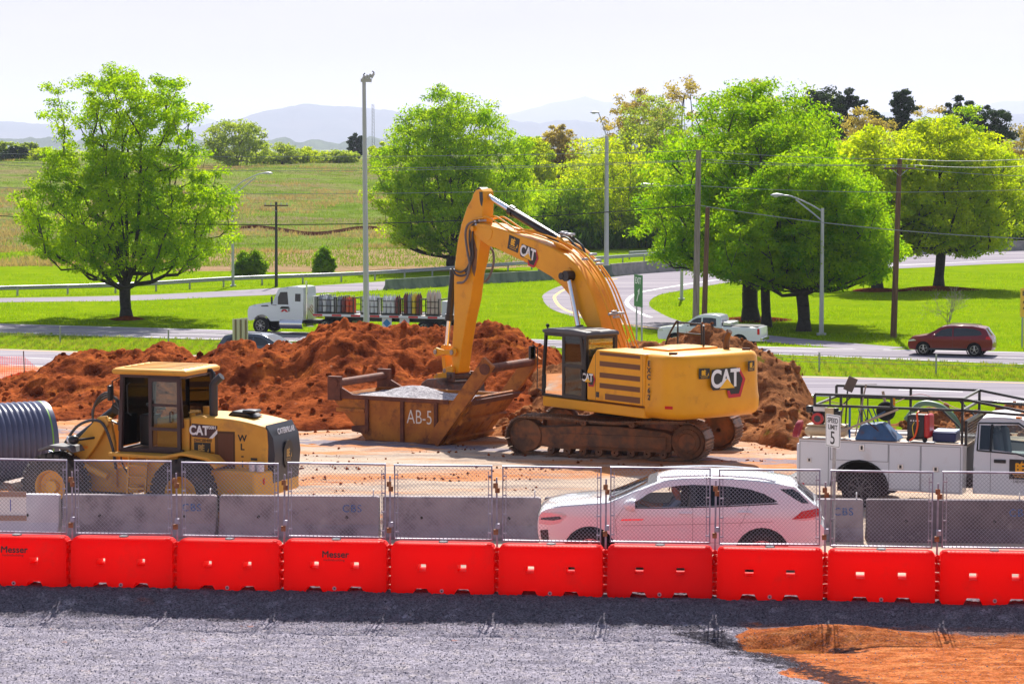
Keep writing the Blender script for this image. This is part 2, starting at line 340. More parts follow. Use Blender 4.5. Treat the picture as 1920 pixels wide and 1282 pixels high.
def ground_mat(name, base, layers, rough=.9, bump=.5, bscale=8, bdist=.05, grain=None):
    """base colour, then layers of (colour, noise scale xyz, lo, hi, amount, zone channel or None)"""
    m = bpy.data.materials.new(name); m.use_nodes = True; nt = m.node_tree; b = nt.nodes['Principled BSDF']; L = nt.links.new
    b.inputs['Roughness'].default_value = rough; b.inputs['Specular IOR Level'].default_value = .0
    g = nt.nodes.new('ShaderNodeNewGeometry'); src = g.outputs['Position']; at = None; last = None
    for col, scl, lo, hi, amt, ch in layers:
        mp = nt.nodes.new('ShaderNodeMapping'); mp.inputs['Scale'].default_value = scl; mp.inputs['Rotation'].default_value = (0, 0, R(-20) if scl[0] != scl[1] else 0)
        mp.vector_type = 'TEXTURE' if False else 'POINT'; L(src, mp.inputs[0])
        n = nt.nodes.new('ShaderNodeTexNoise'); n.inputs['Scale'].default_value = 1; n.inputs['Detail'].default_value = 10; n.inputs['Roughness'].default_value = .65; L(mp.outputs[0], n.inputs['Vector'])
        f = n.outputs['Fac']
        if ch is not None:
            if at is None:
                at = nt.nodes.new('ShaderNodeAttribute'); at.attribute_name = 'zone'; sp = nt.nodes.new('ShaderNodeSeparateColor'); L(at.outputs['Color'], sp.inputs[0])
            ad = nt.nodes.new('ShaderNodeMath'); ad.operation = 'ADD'; L(f, ad.inputs[0]); L(sp.outputs[ch], ad.inputs[1]); f = ad.outputs[0]
        r = nt.nodes.new('ShaderNodeMapRange'); r.inputs[1].default_value = lo; r.inputs[2].default_value = hi; r.inputs[4].default_value = amt; L(f, r.inputs[0])
        x = nt.nodes.new('ShaderNodeMix'); x.data_type = 'RGBA'; L(r.outputs[0], x.inputs['Factor'])
        if last is None: x.inputs[6].default_value = tuple(base)[:3] + (1,)
        else: L(last, x.inputs[6])
        x.inputs[7].default_value = tuple(col)[:3] + (1,); last = x.outputs[2]
    if grain:                                          # stone to stone variation
        gs, gamt = grain; v = nt.nodes.new('ShaderNodeTexVoronoi'); v.inputs['Scale'].default_value = gs; L(src, v.inputs['Vector'])
        sp2 = nt.nodes.new('ShaderNodeSeparateColor'); L(v.outputs['Color'], sp2.inputs[0])
        r = nt.nodes.new('ShaderNodeMapRange'); r.inputs[3].default_value = 1 - gamt; r.inputs[4].default_value = 1 + gamt; L(sp2.outputs[0], r.inputs[0])
        x = nt.nodes.new('ShaderNodeVectorMath'); x.operation = 'SCALE'; L(last, x.inputs[0]); L(r.outputs[0], x.inputs['Scale']); last = x.outputs[0]
    L(last, b.inputs['Base Color'])
    if bump:
        n = nt.nodes.new('ShaderNodeTexNoise'); n.inputs['Scale'].default_value = bscale; n.inputs['Detail'].default_value = 8; n.inputs['Roughness'].default_value = .7; L(src, n.inputs['Vector'])
        bn = nt.nodes.new('ShaderNodeBump'); bn.inputs['Strength'].default_value = bump; bn.inputs['Distance'].default_value = bdist; L(n.outputs['Fac'], bn.inputs['Height']); L(bn.outputs[0], b.inputs['Normal'])
    return m
lawn = ground_mat('lawn', (.165, .26, .004), [((.22, .31, .005), (.25, .25, .25), .42, .62, 1, None), ((.10, .22, .006), (1.7, 1.7, 1), .5, .72, .7, None), ((.26, .33, .05), (6, 6, 1), .58, .75, .5, None)], bump=.9, bscale=14, bdist=.12)
field = ground_mat('meadow', (.26, .34, .07), [((.32, .25, .13), (.035, .06, .03), .46, .58, .85, None), ((.15, .27, .02), (.09, .11, .09), .5, .6, .85, None), ((.33, .22, .18), (.07, .13, .1), .57, .64, .85, None), ((.13, .17, .04), (.25, .22, .3), .54, .66, .8, None), ((.34, .32, .14), (.9, .6, .9), .56, .7, .6, None)], bump=1, bscale=.6, bdist=2.0)
tan_grass = ground_mat('dry_grass', (.44, .29, .17), [((.30, .24, .10), (.1, .4, .1), .48, .6, .7, None), ((.5, .36, .24), (1, 1, 1), .5, .7, .6, None)], bump=1, bscale=3, bdist=.5)
verge = ground_mat('verge_grass', (.19, .28, .01), [((.24, .22, .08), (.5, .5, .5), .48, .62, .8, None), ((.10, .2, .02), (3, 3, 1), .5, .7, .7, None)], bump=1, bscale=10, bdist=.15)
dirt_plain = ground_mat('bare_dirt', rgb(176, 112, 62), [(rgb(140, 78, 42), (.8, .8, 1), .45, .62, .9, None)], bump=.8, bscale=5, bdist=.15)
def halfw(y): return 14 + .27 * y
ys = np.concatenate([np.arange(8, 36, 2.), np.arange(36, 80, .5), np.arange(80, 240, 1.5), 240 * np.exp(np.linspace(0, math.log(26000 / 240), 90))])
us = np.linspace(-1, 1, 200); XX = us[None, :] * halfw(ys)[:, None]; YY = np.repeat(ys[:, None], 200, 1)
def zone_idx(x, y):
    q = y + .40 * x + 1.5 * (vnoise(x * .5, y * .5) - .5)
    y0_ = y; y = y - np.clip((x + 5) * 1.3, 0, 100) * (y > 200)
    yj = y + 5 * (fbm(x * .08, y * .05, 3, 8) - .5)
    far = (q > 83) | ((x > 8) & (y > 65)); i = np.where(far, 1, 0); i = np.where(yj > 226, 3, i); i = np.where(yj > 262, 2, i)
    i = np.where((i == 3) & ((x < -30) | (x > 3)), 1, i); y = y0_; return np.where((q > 83) & (q < 116) & ~((x > 8) & (q < 110)), 4, i)
ground = grid('ground', XX, YY, tz, [dirt_plain, lawn, field, tan_grass, verge], zone_idx)

# ---- roads at highway level
asph = ground_mat('worn_asphalt', rgb(148, 142, 150), [(rgb(122, 116, 126), (.05, 1.2, .5), .45, .65, .8, None), (rgb(164, 158, 162), (.03, .5, .5), .5, .62, .7, None), (rgb(118, 112, 122), (3, 3, 3), .58, .72, .4, None)], rough=.85, bump=.15, bscale=30, bdist=.01)
paint_w = mat('road_paint_white', (.75, .75, .75), .7); paint_y = mat('road_paint_yellow', rgb(235, 180, 30), .7)
def poly_at(pts, n=60):
    a = np.array(pts, float); s_ = np.concatenate([[0], np.cumsum(np.hypot(*(a[1:] - a[:-1]).T))]); t = np.linspace(0, s_[-1], n)
    return np.stack([np.interp(t, s_, a[:, k]) for k in range(2)], -1)
def strip(name, A, B, z, m, n=60, kind='structure', smooth_=True, parent=None):
    A = poly_at([(p.x, p.y) for p in spline([Vector((a[0], a[1], 0)) for a in A], 8)] if smooth_ else A, n); B = poly_at([(p.x, p.y) for p in spline([Vector((a[0], a[1], 0)) for a in B], 8)] if smooth_ else B, n)
    zz = np.full(n, z); V = np.concatenate([np.c_[A, zz], np.c_[B, zz]]); i = np.arange(n - 1)
    F = np.stack([i, i + 1, n + i + 1, n + i], 1); o = np_mesh(name, V, F, m, parent); 
    # make sure it faces up
    if o.data.polygons[0].normal.z < 0: o.data.flip_normals()
    return tag(o, kind=kind) if kind else o
def gp(L_): return [tuple(G(a, b, ZH))[:2] for a, b in L_]
def ext(L_, l0=120, l1=120):
    a = np.array(L_, float); d0 = a[0] - a[1]; d1 = a[-1] - a[-2]
    return [tuple(a[0] + d0 / np.hypot(*d0) * l0)] + [tuple(p) for p in a] + [tuple(a[-1] + d1 / np.hypot(*d1) * l1)]
near_top = ext(gp([(0, 654), (500, 670), (1000, 687), (1514, 705), (1920, 716)])); near_bot = ext(gp([(0, 700), (500, 722), (1000, 744), (1450, 764), (1920, 784)]))
far_top = ext(gp([(0, 607), (400, 618), (900, 633), (1440, 650), (1920, 660)])); far_bot = ext(gp([(0, 624), (400, 637), (900, 648), (1440, 664), (1920, 684)]))
strip('highway_near', near_top, near_bot, ZH + .010, asph, smooth_=False); strip('highway_far', far_top, far_bot, ZH + .010, asph, smooth_=False)
def lerpL(A, B, t): return [tuple(np.array(a) * (1 - t) + np.array(b) * t) for a, b in zip(A, B)]
def line(name, A, B, t, wd, z, m, dash=None):
    c = poly_at(lerpL(poly_at(A, 80), poly_at(B, 80), t), 600); d = np.gradient(c, axis=0); d /= np.hypot(d[:, 0], d[:, 1])[:, None]; nrm = np.c_[-d[:, 1], d[:, 0]] * wd / 2
    s_ = np.concatenate([[0], np.cumsum(np.hypot(*(c[1:] - c[:-1]).T))])
    V = []; F = []
    for i in range(len(c) - 1):
        if dash and (s_[i] % dash[1]) > dash[0]: continue
        k = len(V); V += [(*(c[i] - nrm[i]), z), (*(c[i + 1] - nrm[i + 1]), z), (*(c[i + 1] + nrm[i + 1]), z), (*(c[i] + nrm[i]), z)]; F.append((k, k + 1, k + 2, k + 3))
    o = np_mesh(name, V, F, m); return tag(o, kind='structure')
line('road_marking', near_top, near_bot, .04, .18, ZH + .016, paint_y); line('road_marking', near_top, near_bot, .93, .2, ZH + .016, paint_w)
line('road_marking', near_top, near_bot, .36, .16, ZH + .016, paint_w, (3, 12)); line('road_marking', near_top, near_bot, .66, .16, ZH + .016, paint_w, (3, 12))
line('road_marking', far_top, far_bot, .06, .16, ZH + .016, paint_w); line('road_marking', far_top, far_bot, .95, .16, ZH + .016, paint_w); line('road_marking', far_top, far_bot, .5, .15, ZH + .016, paint_w, (3, 12))
# exit ramp: from the far right, round the hook on the left and back to the highway
ramp_out = gp([(2300, 462), (1920, 468), (1700, 476), (1500, 489), (1300, 505), (1145, 520), (1060, 534), (1022, 550), (1018, 562), (1035, 580), (1090, 597), (1190, 613), (1330, 630), (1500, 647), (1640, 657)])
ramp_in = gp([(2300, 480), (1920, 493), (1700, 503), (1560, 510), (1400, 525), (1260, 548), (1230, 556), (1218, 566), (1220, 576), (1238, 587), (1262, 598), (1310, 611), (1400, 624), (1530, 638), (1700, 652)])
def pair_strip(name, A, B, z, m, sub=6):
    A = spline([Vector((a[0], a[1], 0)) for a in A], sub); B = spline([Vector((a[0], a[1], 0)) for a in B], sub); n = len(A)
    V = [(p.x, p.y, z) for p in A] + [(p.x, p.y, z) for p in B]; F = [(i, i + 1, n + i + 1, n + i) for i in range(n - 1)]
    o = np_mesh(name, V, F, m)
    if o.data.polygons[0].normal.z < 0: o.data.flip_normals()
    return tag(o, kind='structure'), [(p.x, p.y) for p in A], [(p.x, p.y) for p in B]
_, RA, RB = pair_strip('exit_ramp', ramp_out, ramp_in, ZH + .018, asph)
def off_line(A, B, t, wd, m, i0=0, i1=None):
    c = np.array(A) * (1 - t) + np.array(B) * t; c = c[i0:i1]; V = []; F = []; d = np.gradient(c, axis=0); d /= np.hypot(d[:, 0], d[:, 1])[:, None]; n_ = np.c_[-d[:, 1], d[:, 0]] * wd / 2
    V = np.concatenate([np.c_[c - n_, np.full(len(c), ZH + .024)], np.c_[c + n_, np.full(len(c), ZH + .024)]]); i = np.arange(len(c) - 1)
    o = np_mesh('road_marking', V, np.stack([i, i + 1, len(c) + i + 1, len(c) + i], 1), m); return tag(o, kind='structure')
off_line(RA, RB, .80, .28, paint_w, 0, 60); off_line(RA, RB, .12, .22, paint_y, 30, 70)
# back road on the left behind the lawn, running behind the parapet
bA = gp([(-500, 566), (0, 559), (240, 554), (435, 545), (655, 532), (760, 525), (1010, 509), (1240, 492)]); bB = gp([(-500, 578), (0, 567), (240, 564), (435, 556), (655, 547), (760, 541), (1010, 524), (1240, 506)])
strip('back_road', bA, bB, ZH + .012, asph)

# ---- the work site, fine relief
def site_z(x, y):
    q = y + .40 * x; z = ZH * smoothstep(78, 103, q)
    z = z + .05 * (fbm(x * .6, y * 1.1, 4, 31) - .5) + .05 * (fbm(x * 3, y * 3, 3, 37) - .5) * smoothstep(50, 64, y)
    z = z + .10 * (fbm(x * 1.3, y * 1.3, 3, 41) - .5) * smoothstep(58, 68, y)
    rb = smoothstep(8, 9.2, x) * smoothstep(66.5, 67.5, y + .5 * (vnoise(x, y) - .5))
    e = np.minimum(np.minimum(smoothstep(-26, -24.5, x), 1 - smoothstep(26.5, 28, x)), 1 - smoothstep(86, 88, q))
    z = z - .5 * (y < ybar(x) + .25)
    return z * 1.0 + .03 - .4 * np.maximum(1 - e, rb)
def site_zone(x, y):
    o = .15 * smoothstep(56, 66, y) - .06 - .25 * ((x > 9) & (y < 62)) + .18 * np.exp(-((y - 57.5 - .25 * x) / 1.3) ** 2) + .12 * np.exp(-((y - 52 - .3 * x) / .8) ** 2)
    q = y - 63.2 + .36 * (x + 3)
    g = .30 * np.exp(-((q) / .7) ** 2) * (x < 9) + .25 * np.exp(-(((y - 56.5) / .6) ** 2)) * (x > 6.5)
    d = .25 * np.exp(-(((x + 2.5) / 3.2) ** 2 + ((y - 50.2) / .9) ** 2))
    return np.stack([o, g - .05, d, np.ones_like(x)], -1)
site_m = ground_mat('site_surface', rgb(178, 160, 144), [(rgb(142, 128, 120), (.5, 1.5, 1), .45, .62, .9, None), (rgb(186, 122, 76), (.22, .9, .6), .52, .64, .85, 0), (rgb(140, 70, 34), (1.1, 2.6, 2), .66, .8, .85, 0),
    (rgb(128, 122, 132), (1.5, 2.5, 1), .62, .70, .9, 1), (rgb(96, 62, 44), (1.4, 2.6, 1), .66, .72, .85, 2), (rgb(110, 80, 62), (9, 9, 9), .60, .7, .5, None)], bump=.5, bscale=18, bdist=.02, grain=(28, .12))
grid('site_ground', np.linspace(-26, 28, 420), np.concatenate([np.arange(42.3, 70, .12), np.arange(70, 100, .4)]), site_z, [site_m], attr=site_zone)

# ---- crushed stone yard in front of the barriers
def yard_z(x, y):
    b = ybar(x) - y                                   # distance in front of the barrier line
    z = -.32 * smoothstep(.38, 1.35, b + .25 * (fbm(x * .7, y * 0 + 3, 2, 5) - .5))
    z = z + .05 * (fbm(x * .8, y * .8, 4, 51) - .5)
    st = worley(x * 22, y * 22, 3); st2 = worley(x * 11, y * 11, 9)
    dirtm = yard_zone(x, y)[..., 0]
    k = np.clip(1 - dirtm * 2.2, .18, 1)
    z = z + k * (.026 * (st[1] - .5) + .010 * (1 - st[0]) + .012 * (st2[1] - .5))
    cl = worley(x * 3 + 2 * vnoise(x * 4, y * 4, 8), y * 5, 77)
    hump = np.exp(-(((x - 5.2) / 1.25) ** 2 + ((y - 40.15 + .1 * (x - 5.2)) / .42) ** 2))
    z = z + .16 * hump - .22 * np.exp(-(((x - 4.2 - (39.6 - y) * 1.0) / .95) ** 2 + ((y - 39.5) / .42) ** 2)) * (.6 + .8 * fbm(x * 3, y * 3, 3, 90)) + .05 * hump * (1 - cl[0])
    for yy, aa in ((38.4, .02), (39.1, .015), (38.05, .018)): z = z - aa * np.exp(-(((y - yy + .06 * x) / .07) ** 2)) * (vnoise(x * .7, y * 0 + yy, 4) > .45)
    z = z - .5 * (1 - smoothstep(.0, .25, y - 34.2)) 
    return z + .0
def yard_zone(x, y):
    n = fbm(x * 1.4, y * 1.4, 4, 61) - .5
    edge = 3.45 + (40.5 - y) * .22 + n * 1.3   # dirt starts right of this
    d = smoothstep(edge - .1, edge + .35, x) * (1 - smoothstep(-.05, .2, y - (ybar(x) - 1.15) + n * .25))
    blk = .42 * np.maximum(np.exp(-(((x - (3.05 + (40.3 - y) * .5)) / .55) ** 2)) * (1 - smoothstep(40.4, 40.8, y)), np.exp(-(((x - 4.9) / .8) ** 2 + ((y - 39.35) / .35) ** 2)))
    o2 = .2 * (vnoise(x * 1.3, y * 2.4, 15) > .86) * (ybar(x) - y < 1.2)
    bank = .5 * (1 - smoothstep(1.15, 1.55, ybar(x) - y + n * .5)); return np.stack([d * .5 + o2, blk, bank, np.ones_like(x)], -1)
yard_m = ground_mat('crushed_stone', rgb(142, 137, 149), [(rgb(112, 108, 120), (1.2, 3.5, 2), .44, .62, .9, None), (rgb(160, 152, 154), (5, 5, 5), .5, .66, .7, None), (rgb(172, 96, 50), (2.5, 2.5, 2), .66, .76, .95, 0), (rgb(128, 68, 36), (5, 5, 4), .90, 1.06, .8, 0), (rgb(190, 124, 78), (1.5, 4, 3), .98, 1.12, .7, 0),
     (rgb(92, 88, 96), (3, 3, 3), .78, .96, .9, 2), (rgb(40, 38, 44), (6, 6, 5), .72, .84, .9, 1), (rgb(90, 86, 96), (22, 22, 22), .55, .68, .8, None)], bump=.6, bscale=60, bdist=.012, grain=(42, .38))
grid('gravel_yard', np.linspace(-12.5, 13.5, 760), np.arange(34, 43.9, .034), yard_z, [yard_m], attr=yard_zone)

# ---- hills and mountains
hill_m = ground_mat('wooded_hill', (.05, .08, .03), [((.09, .13, .05), (.01, .01, .01), .45, .6, 1, None)], bump=0)
mtn_m = ground_mat('wooded_mountain', (.05, .075, .05), [((.09, .10, .07), (.0015, .0015, .003), .45, .6, 1, None)], bump=0)
def ridge(name, crest, Y, depth, m, rough, zb=-120, n=500):
    px = np.linspace(-900, 2900, n); cy_ = np.interp(px, [c[0] for c in crest], [c[1] for c in crest])
    xs = (px - 960) / FPX * Y; top = HCAM + (HOR - cy_) / FPX * Y + (fbm(px * .03, px * 0, 5, int(Y)) - .5) * rough
    vs = np.linspace(0, 1, 40); V = []
    for v in vs:
        prof = np.where(v < .6, smoothstep(-.1, .62, v * 1.0) , 1 - (v - .6) * 1.2)
        yy = Y - depth * .6 + depth * v; rel = (fbm(px * .02 + 3 * v, px * 0 + v * 6, 5, 7) - .5) * (1 - abs(v - .6) * 2.2).clip(0) * 0 + (fbm(px * .012, px * 0 + v * 5, 5, 9) - .5) * np.minimum(1, abs(v - .6) * 4) * .5
        V.append(np.stack([xs, np.full(n, yy), zb + (top - zb) * np.clip(prof + rel * prof, 0, 1)], -1))
    V = np.concatenate(V); i = np.arange(40 * n).reshape(40, n); F = np.stack([i[:-1, :-1], i[:-1, 1:], i[1:, 1:], i[1:, :-1]], -1).reshape(-1, 4)
    return tag(np_mesh(name, V, F, m, smooth=True), kind='structure')
ridge('mountain_ridge', [(-900, 236), (-300, 232), (0, 229), (70, 230), (200, 250), (370, 240), (440, 222), (520, 205), (590, 196), (640, 198), (700, 204), (760, 212), (860, 216), (950, 222), (1010, 231), (1060, 222), (1100, 226), (1200, 236), (1700, 225), (1860, 212), (2100, 215), (2900, 230)], 16000, 4000, mtn_m, 40)
ridge('far_mountain_ridge', [(-900, 240), (100, 240), (330, 226), (370, 214), (410, 226), (600, 235), (900, 225), (960, 212), (1010, 196), (1060, 187), (1095, 182), (1140, 191), (1220, 203), (1300, 212), (1500, 215), (1760, 205), (1860, 194), (1940, 186), (2200, 182), (2900, 200)], 24000, 5000, mtn_m, 60)
ridge('wooded_hills', [(-900, 262), (0, 258), (300, 262), (480, 262), (600, 266), (700, 262), (800, 268), (1000, 262), (1920, 255), (2900, 255)], 7000, 900, hill_m, 30, zb=-90, n=900)
# ================================================================ trees
def leaf_mat(name, a, b, tr=.5, c=None):
    m = bpy.data.materials.new(name); m.use_nodes = True; nt = m.node_tree; p = nt.nodes['Principled BSDF']; L = nt.links.new
    p.inputs['Roughness'].default_value = .55; p.inputs['Specular IOR Level'].default_value = .05
    g = nt.nodes.new('ShaderNodeTexCoord'); n = nt.nodes.new('ShaderNodeTexNoise'); n.inputs['Scale'].default_value = .55; n.inputs['Detail'].default_value = 3; L(g.outputs['Object'], n.inputs['Vector'])
    n2 = nt.nodes.new('ShaderNodeTexWhiteNoise'); n2.noise_dimensions = '3D'
    sn = nt.nodes.new('ShaderNodeVectorMath'); sn.operation = 'SNAP'; sn.inputs[1].default_value = (.35, .35, .35); L(g.outputs['Object'], sn.inputs[0]); L(sn.outputs[0], n2.inputs['Vector'])
    ad = nt.nodes.new('ShaderNodeMath'); ad.operation = 'MULTIPLY_ADD'; ad.inputs[1].default_value = .3; L(n2.outputs['Value'], ad.inputs[0]); L(n.outputs['Fac'], ad.inputs[2])
    r = nt.nodes.new('ShaderNodeMapRange'); r.inputs[1].default_value = .42; r.inputs[2].default_value = .85; L(ad.outputs[0], r.inputs[0])
    x = nt.nodes.new('ShaderNodeMix'); x.data_type = 'RGBA'; x.inputs[6].default_value = (*a, 1); x.inputs[7].default_value = (*b, 1); L(r.outputs[0], x.inputs['Factor'])
    L(x.outputs[2], p.inputs['Base Color']); t = nt.nodes.new('ShaderNodeBsdfTranslucent')
    sc_ = nt.nodes.new('ShaderNodeMix'); sc_.data_type = 'RGBA'; sc_.blend_type = 'MULTIPLY'; sc_.inputs['Factor'].default_value = 1; L(x.outputs[2], sc_.inputs[6]); sc_.inputs[7].default_value = (1.9, 1.85, .5, 1)
    L(sc_.outputs[2], t.inputs[0]); ms = nt.nodes.new('ShaderNodeMixShader'); ms.inputs[0].default_value = tr; L(p.outputs[0], ms.inputs[1]); L(t.outputs[0], ms.inputs[2]); L(ms.outputs[0], nt.nodes['Material Output'].inputs['Surface'])
    return m
bark = mat('bark', (.05, .04, .035), .9, col2=(.025, .02, .018), vs=6, bump=.6, bs=30)
bark_lt = mat('pale_bark', (.16, .13, .11), .9, col2=(.09, .07, .06), vs=6)
leaf_oak = leaf_mat('oak_leaves', (.125, .26, .004), (.33, .44, .006), .56)
leaf_deep = leaf_mat('deep_green_leaves', (.085, .22, .005), (.28, .40, .007), .54)
leaf_yel = leaf_mat('yellow_green_leaves', (.20, .305, .006), (.42, .465, .010), .56)
leaf_pale = leaf_mat('pale_green_leaves', (.19, .27, .06), (.30, .36, .08), .5)
leaf_tan = leaf_mat('tan_spring_leaves', (.28, .23, .10), (.40, .32, .11), .45)
leaf_pine = leaf_mat('pine_needles', (.018, .045, .015), (.04, .075, .02), .15)
leaf_dark = leaf_mat('dark_undergrowth', (.03, .07, .01), (.07, .13, .02), .3)  # dark green leaves for the underbrush
leaf_bush = leaf_mat('bush_leaves', (.09, .20, .01), (.26, .36, .012), .52)

def tree_mesh(seed, H, prof, th, tr, nclu, nleaf, lsize, crad, bark_m, leaf_m, lean=0, gap=.0, lead=6, levels=1, thin=1.0, shell=.5, flat=.7, multi=0):
    """prof: list of (height fraction, radius m); returns (wood object, leaves object)"""
    rs = np.random.RandomState(seed); ph = [p[0] * H for p in prof]; pr = [p[1] for p in prof]
    z = []; 
    zz = np.linspace(ph[0], ph[-1], 200); wgt = np.interp(zz, ph, pr) ** 2 + .15; wgt /= wgt.sum()
    z = rs.choice(zz, nclu, p=wgt) + rs.uniform(-.2, .2, nclu); a = rs.uniform(0, 2 * math.pi, nclu); u = rs.uniform(0, 1, nclu) ** shell
    lob = 1 + .18 * (vnoise(a * 1.6 + seed, z * .35 + seed, seed) - .5) * 2 + .17 * (vnoise(a * 3.2 + seed, z * .75, seed + 4) - .5) * 2
    rad = np.interp(z, ph, pr) * u * lob; C_ = np.stack([rad * np.cos(a) + lean * z, rad * np.sin(a), z], 1)
    if gap:
        keep = fbm(C_[:, 0] * .33 + seed, C_[:, 2] * .33 + C_[:, 1] * .2, 2, seed + 2) > gap; C_ = C_[keep]
    nodes = []; par = []
    nt_ = 4; top = th * 1.25
    for i in range(nt_ + 1):
        t = i / nt_; nodes.append([lean * t * top + .12 * tr * math.sin(3 * t + seed) * 4 * t, .3 * tr * math.cos(4 * t + seed) * 3 * t, t * top]); par.append(i - 1)
    nodes = list(map(np.array, nodes))
    for q in range(lead):
        aa = 2 * math.pi * q / lead + rs.uniform(-.4, .4); fr = rs.uniform(.10, .34) if q else 0; hh = H * rs.uniform(.62, .86); prv = nt_ - (q % 2); q0 = nodes[prv]; nn_ = 9
        for s_ in range(1, nn_ + 1):
            t = s_ / nn_; rr0 = np.interp(q0[2] + (hh - q0[2]) * t, ph, pr) * fr * 1.6 * t ** .6
            nodes.append(np.array([lean * hh * t + rr0 * math.cos(aa) + .12 * math.sin(5 * t + q), rr0 * math.sin(aa), q0[2] + (hh - q0[2]) * t])); par.append(prv); prv = len(nodes) - 1
    d0 = C_[:, 2] * .6 + np.hypot(C_[:, 0] - lean * C_[:, 2], C_[:, 1]) ; order = np.argsort(d0); ends = []
    for k in order:
        p = C_[k]; N = np.array(nodes); d = np.linalg.norm(N - p, axis=1); below = (p[2] - N[:, 2]); rN = np.hypot(N[:, 0] - lean * N[:, 2], N[:, 1]); rp = math.hypot(p[0] - lean * p[2], p[1])
        pen = np.where(below < .25 * d, 4.0, 0) + np.where(N[:, 2] < th * .8, 8, 0) + np.where(rN > rp + .3, 3, 0) + .25 * np.arange(len(N)) / len(N)
        j = int(np.argmin(d * 1.0 + pen)); prev = j; n_ = max(1, int(d[j] / .9)); q = nodes[j]
        bend = rs.normal(0, .06, 3) * d[j]
        for s_ in range(1, n_ + 1):
            t = s_ / n_; pt = q + (p - q) * t + bend * math.sin(math.pi * t) + np.array([0, 0, -.10 * d[j] * math.sin(math.pi * t)]) * (1 if s_ < n_ else 0)
            nodes.append(pt); par.append(prev); prev = len(nodes) - 1
        ends.append(prev)
    n = len(nodes); cnt = np.zeros(n)
    for e in ends: cnt[e] += 1
    for i in range(n - 1, 0, -1): 
        if par[i] >= 0: cnt[par[i]] += cnt[i]
    cnt = np.maximum(cnt, .5); rr = tr * thin * (cnt / cnt[0]) ** .47; rr = np.maximum(rr, .012)
    V = []; F = []; N = np.array(nodes)
    for i in range(1, n):
        p0 = N[par[i]]; p1 = N[i]; d = p1 - p0; L_ = np.linalg.norm(d)
        if L_ < 1e-4: continue
        d /= L_; up = np.array([0, 0, 1.]) if abs(d[2]) < .9 else np.array([1., 0, 0]); s1 = np.cross(d, up); s1 /= np.linalg.norm(s1); s2 = np.cross(d, s1)
        k = 8 if rr[i] > .08 else (4 if rr[i] > .03 else 3); b = len(V)
        r0 = min(rr[par[i]], rr[i] * 1.35) if i > nt_ else rr[par[i]]
        if i <= nt_ and par[i] == 0: r0 = tr * 1.35
        for pp, r_ in ((p0, r0), (p1, rr[i])):
            for q in range(k):
                an = 2 * math.pi * q / k; V.append(pp + (s1 * math.cos(an) + s2 * math.sin(an)) * r_)
        for q in range(k): F.append((b + q, b + (q + 1) % k, b + k + (q + 1) % k, b + k + q))
    wood = np_mesh('trunk', V, F, bark_m, smooth=True)
    # leaves
    E = C_[order]; m = len(E); per = rs.poisson(nleaf, m); idx = np.repeat(np.arange(m), per); T = len(idx)
    off = rs.normal(0, 1, (T, 3)); off /= np.maximum(np.linalg.norm(off, axis=1, keepdims=True), .3); rr_ = rs.uniform(.1, 1, (T, 1)) ** .6 * crad * rs.uniform(.7, 1.25, (m, 1))[idx]
    c = E[idx] + off * rr_ * np.array([1.15, 1.15, flat]); nrm = off * .55 + rs.normal(0, .6, (T, 3)) + np.array([0, 0, .35]); nrm /= np.linalg.norm(nrm, axis=1, keepdims=True)
    t1 = np.cross(nrm, rs.normal(0, 1, (T, 3))); t1 /= np.linalg.norm(t1, axis=1, keepdims=True); t2 = np.cross(nrm, t1); sz = lsize * rs.uniform(.6, 1.3, (T, 1))
    LV = np.stack([c - t1 * sz * .9, c - t2 * sz * .42 + nrm * sz * .12, c + t1 * sz * .9, c + t2 * sz * .42 + nrm * sz * .12], 1).reshape(-1, 3)
    LF = np.arange(4 * T).reshape(T, 4); lv = np_mesh('crown', LV, LF, leaf_m); return wood, lv
def tree(name, loc, label, cat='tree', group=None, proto=None, rz=0, sc_=1, **k):
    root = thing(name, loc, rz, label, cat, group)
    if proto:
        for ch in proto.children:
            c = ch.copy(); sc.collection.objects.link(c); c.parent = root
        if k.get('leaf_m'):
            pass
    else:
        a, b = tree_mesh(**k); a.parent = root; b.parent = root
    root.scale = (sc_,) * 3 if not isinstance(sc_, (tuple, list)) else sc_
    return root
def gz(px, py, z=ZH): p = G(px, py, z); return (p.x, p.y, z)
# --- the big single oak on the left lawn
OAK = [(.18, 2.2), (.22, 5.4), (.30, 7.0), (.40, 7.2), (.52, 6.4), (.62, 5.4), (.72, 4.4), (.80, 4.9), (.90, 4.6), (.97, 3.4), (1.0, 1.8)]
tree('oak_tree', gz(237, 597), 'tall spreading green oak standing alone on the left lawn', seed=3, H=16.0, prof=OAK, th=2.0, tr=.36, nclu=900, nleaf=120, lsize=.12, crad=.62, bark_m=bark, leaf_m=leaf_oak, gap=.20, shell=.5, lead=9)
MID = [(.10, 3.0), (.16, 6.2), (.30, 7.4), (.45, 7.5), (.6, 7.0), (.75, 5.6), (.88, 3.9), (.96, 2.2), (1, .8)]
tree('oak_tree', gz(845, 506), 'round dense green oak behind the excavator arm, right of the floodlight mast', seed=11, H=16.6, prof=MID, th=1.2, tr=.4, nclu=900, nleaf=110, lsize=.145, crad=.75, bark_m=bark, leaf_m=leaf_oak, gap=.17, lead=9)
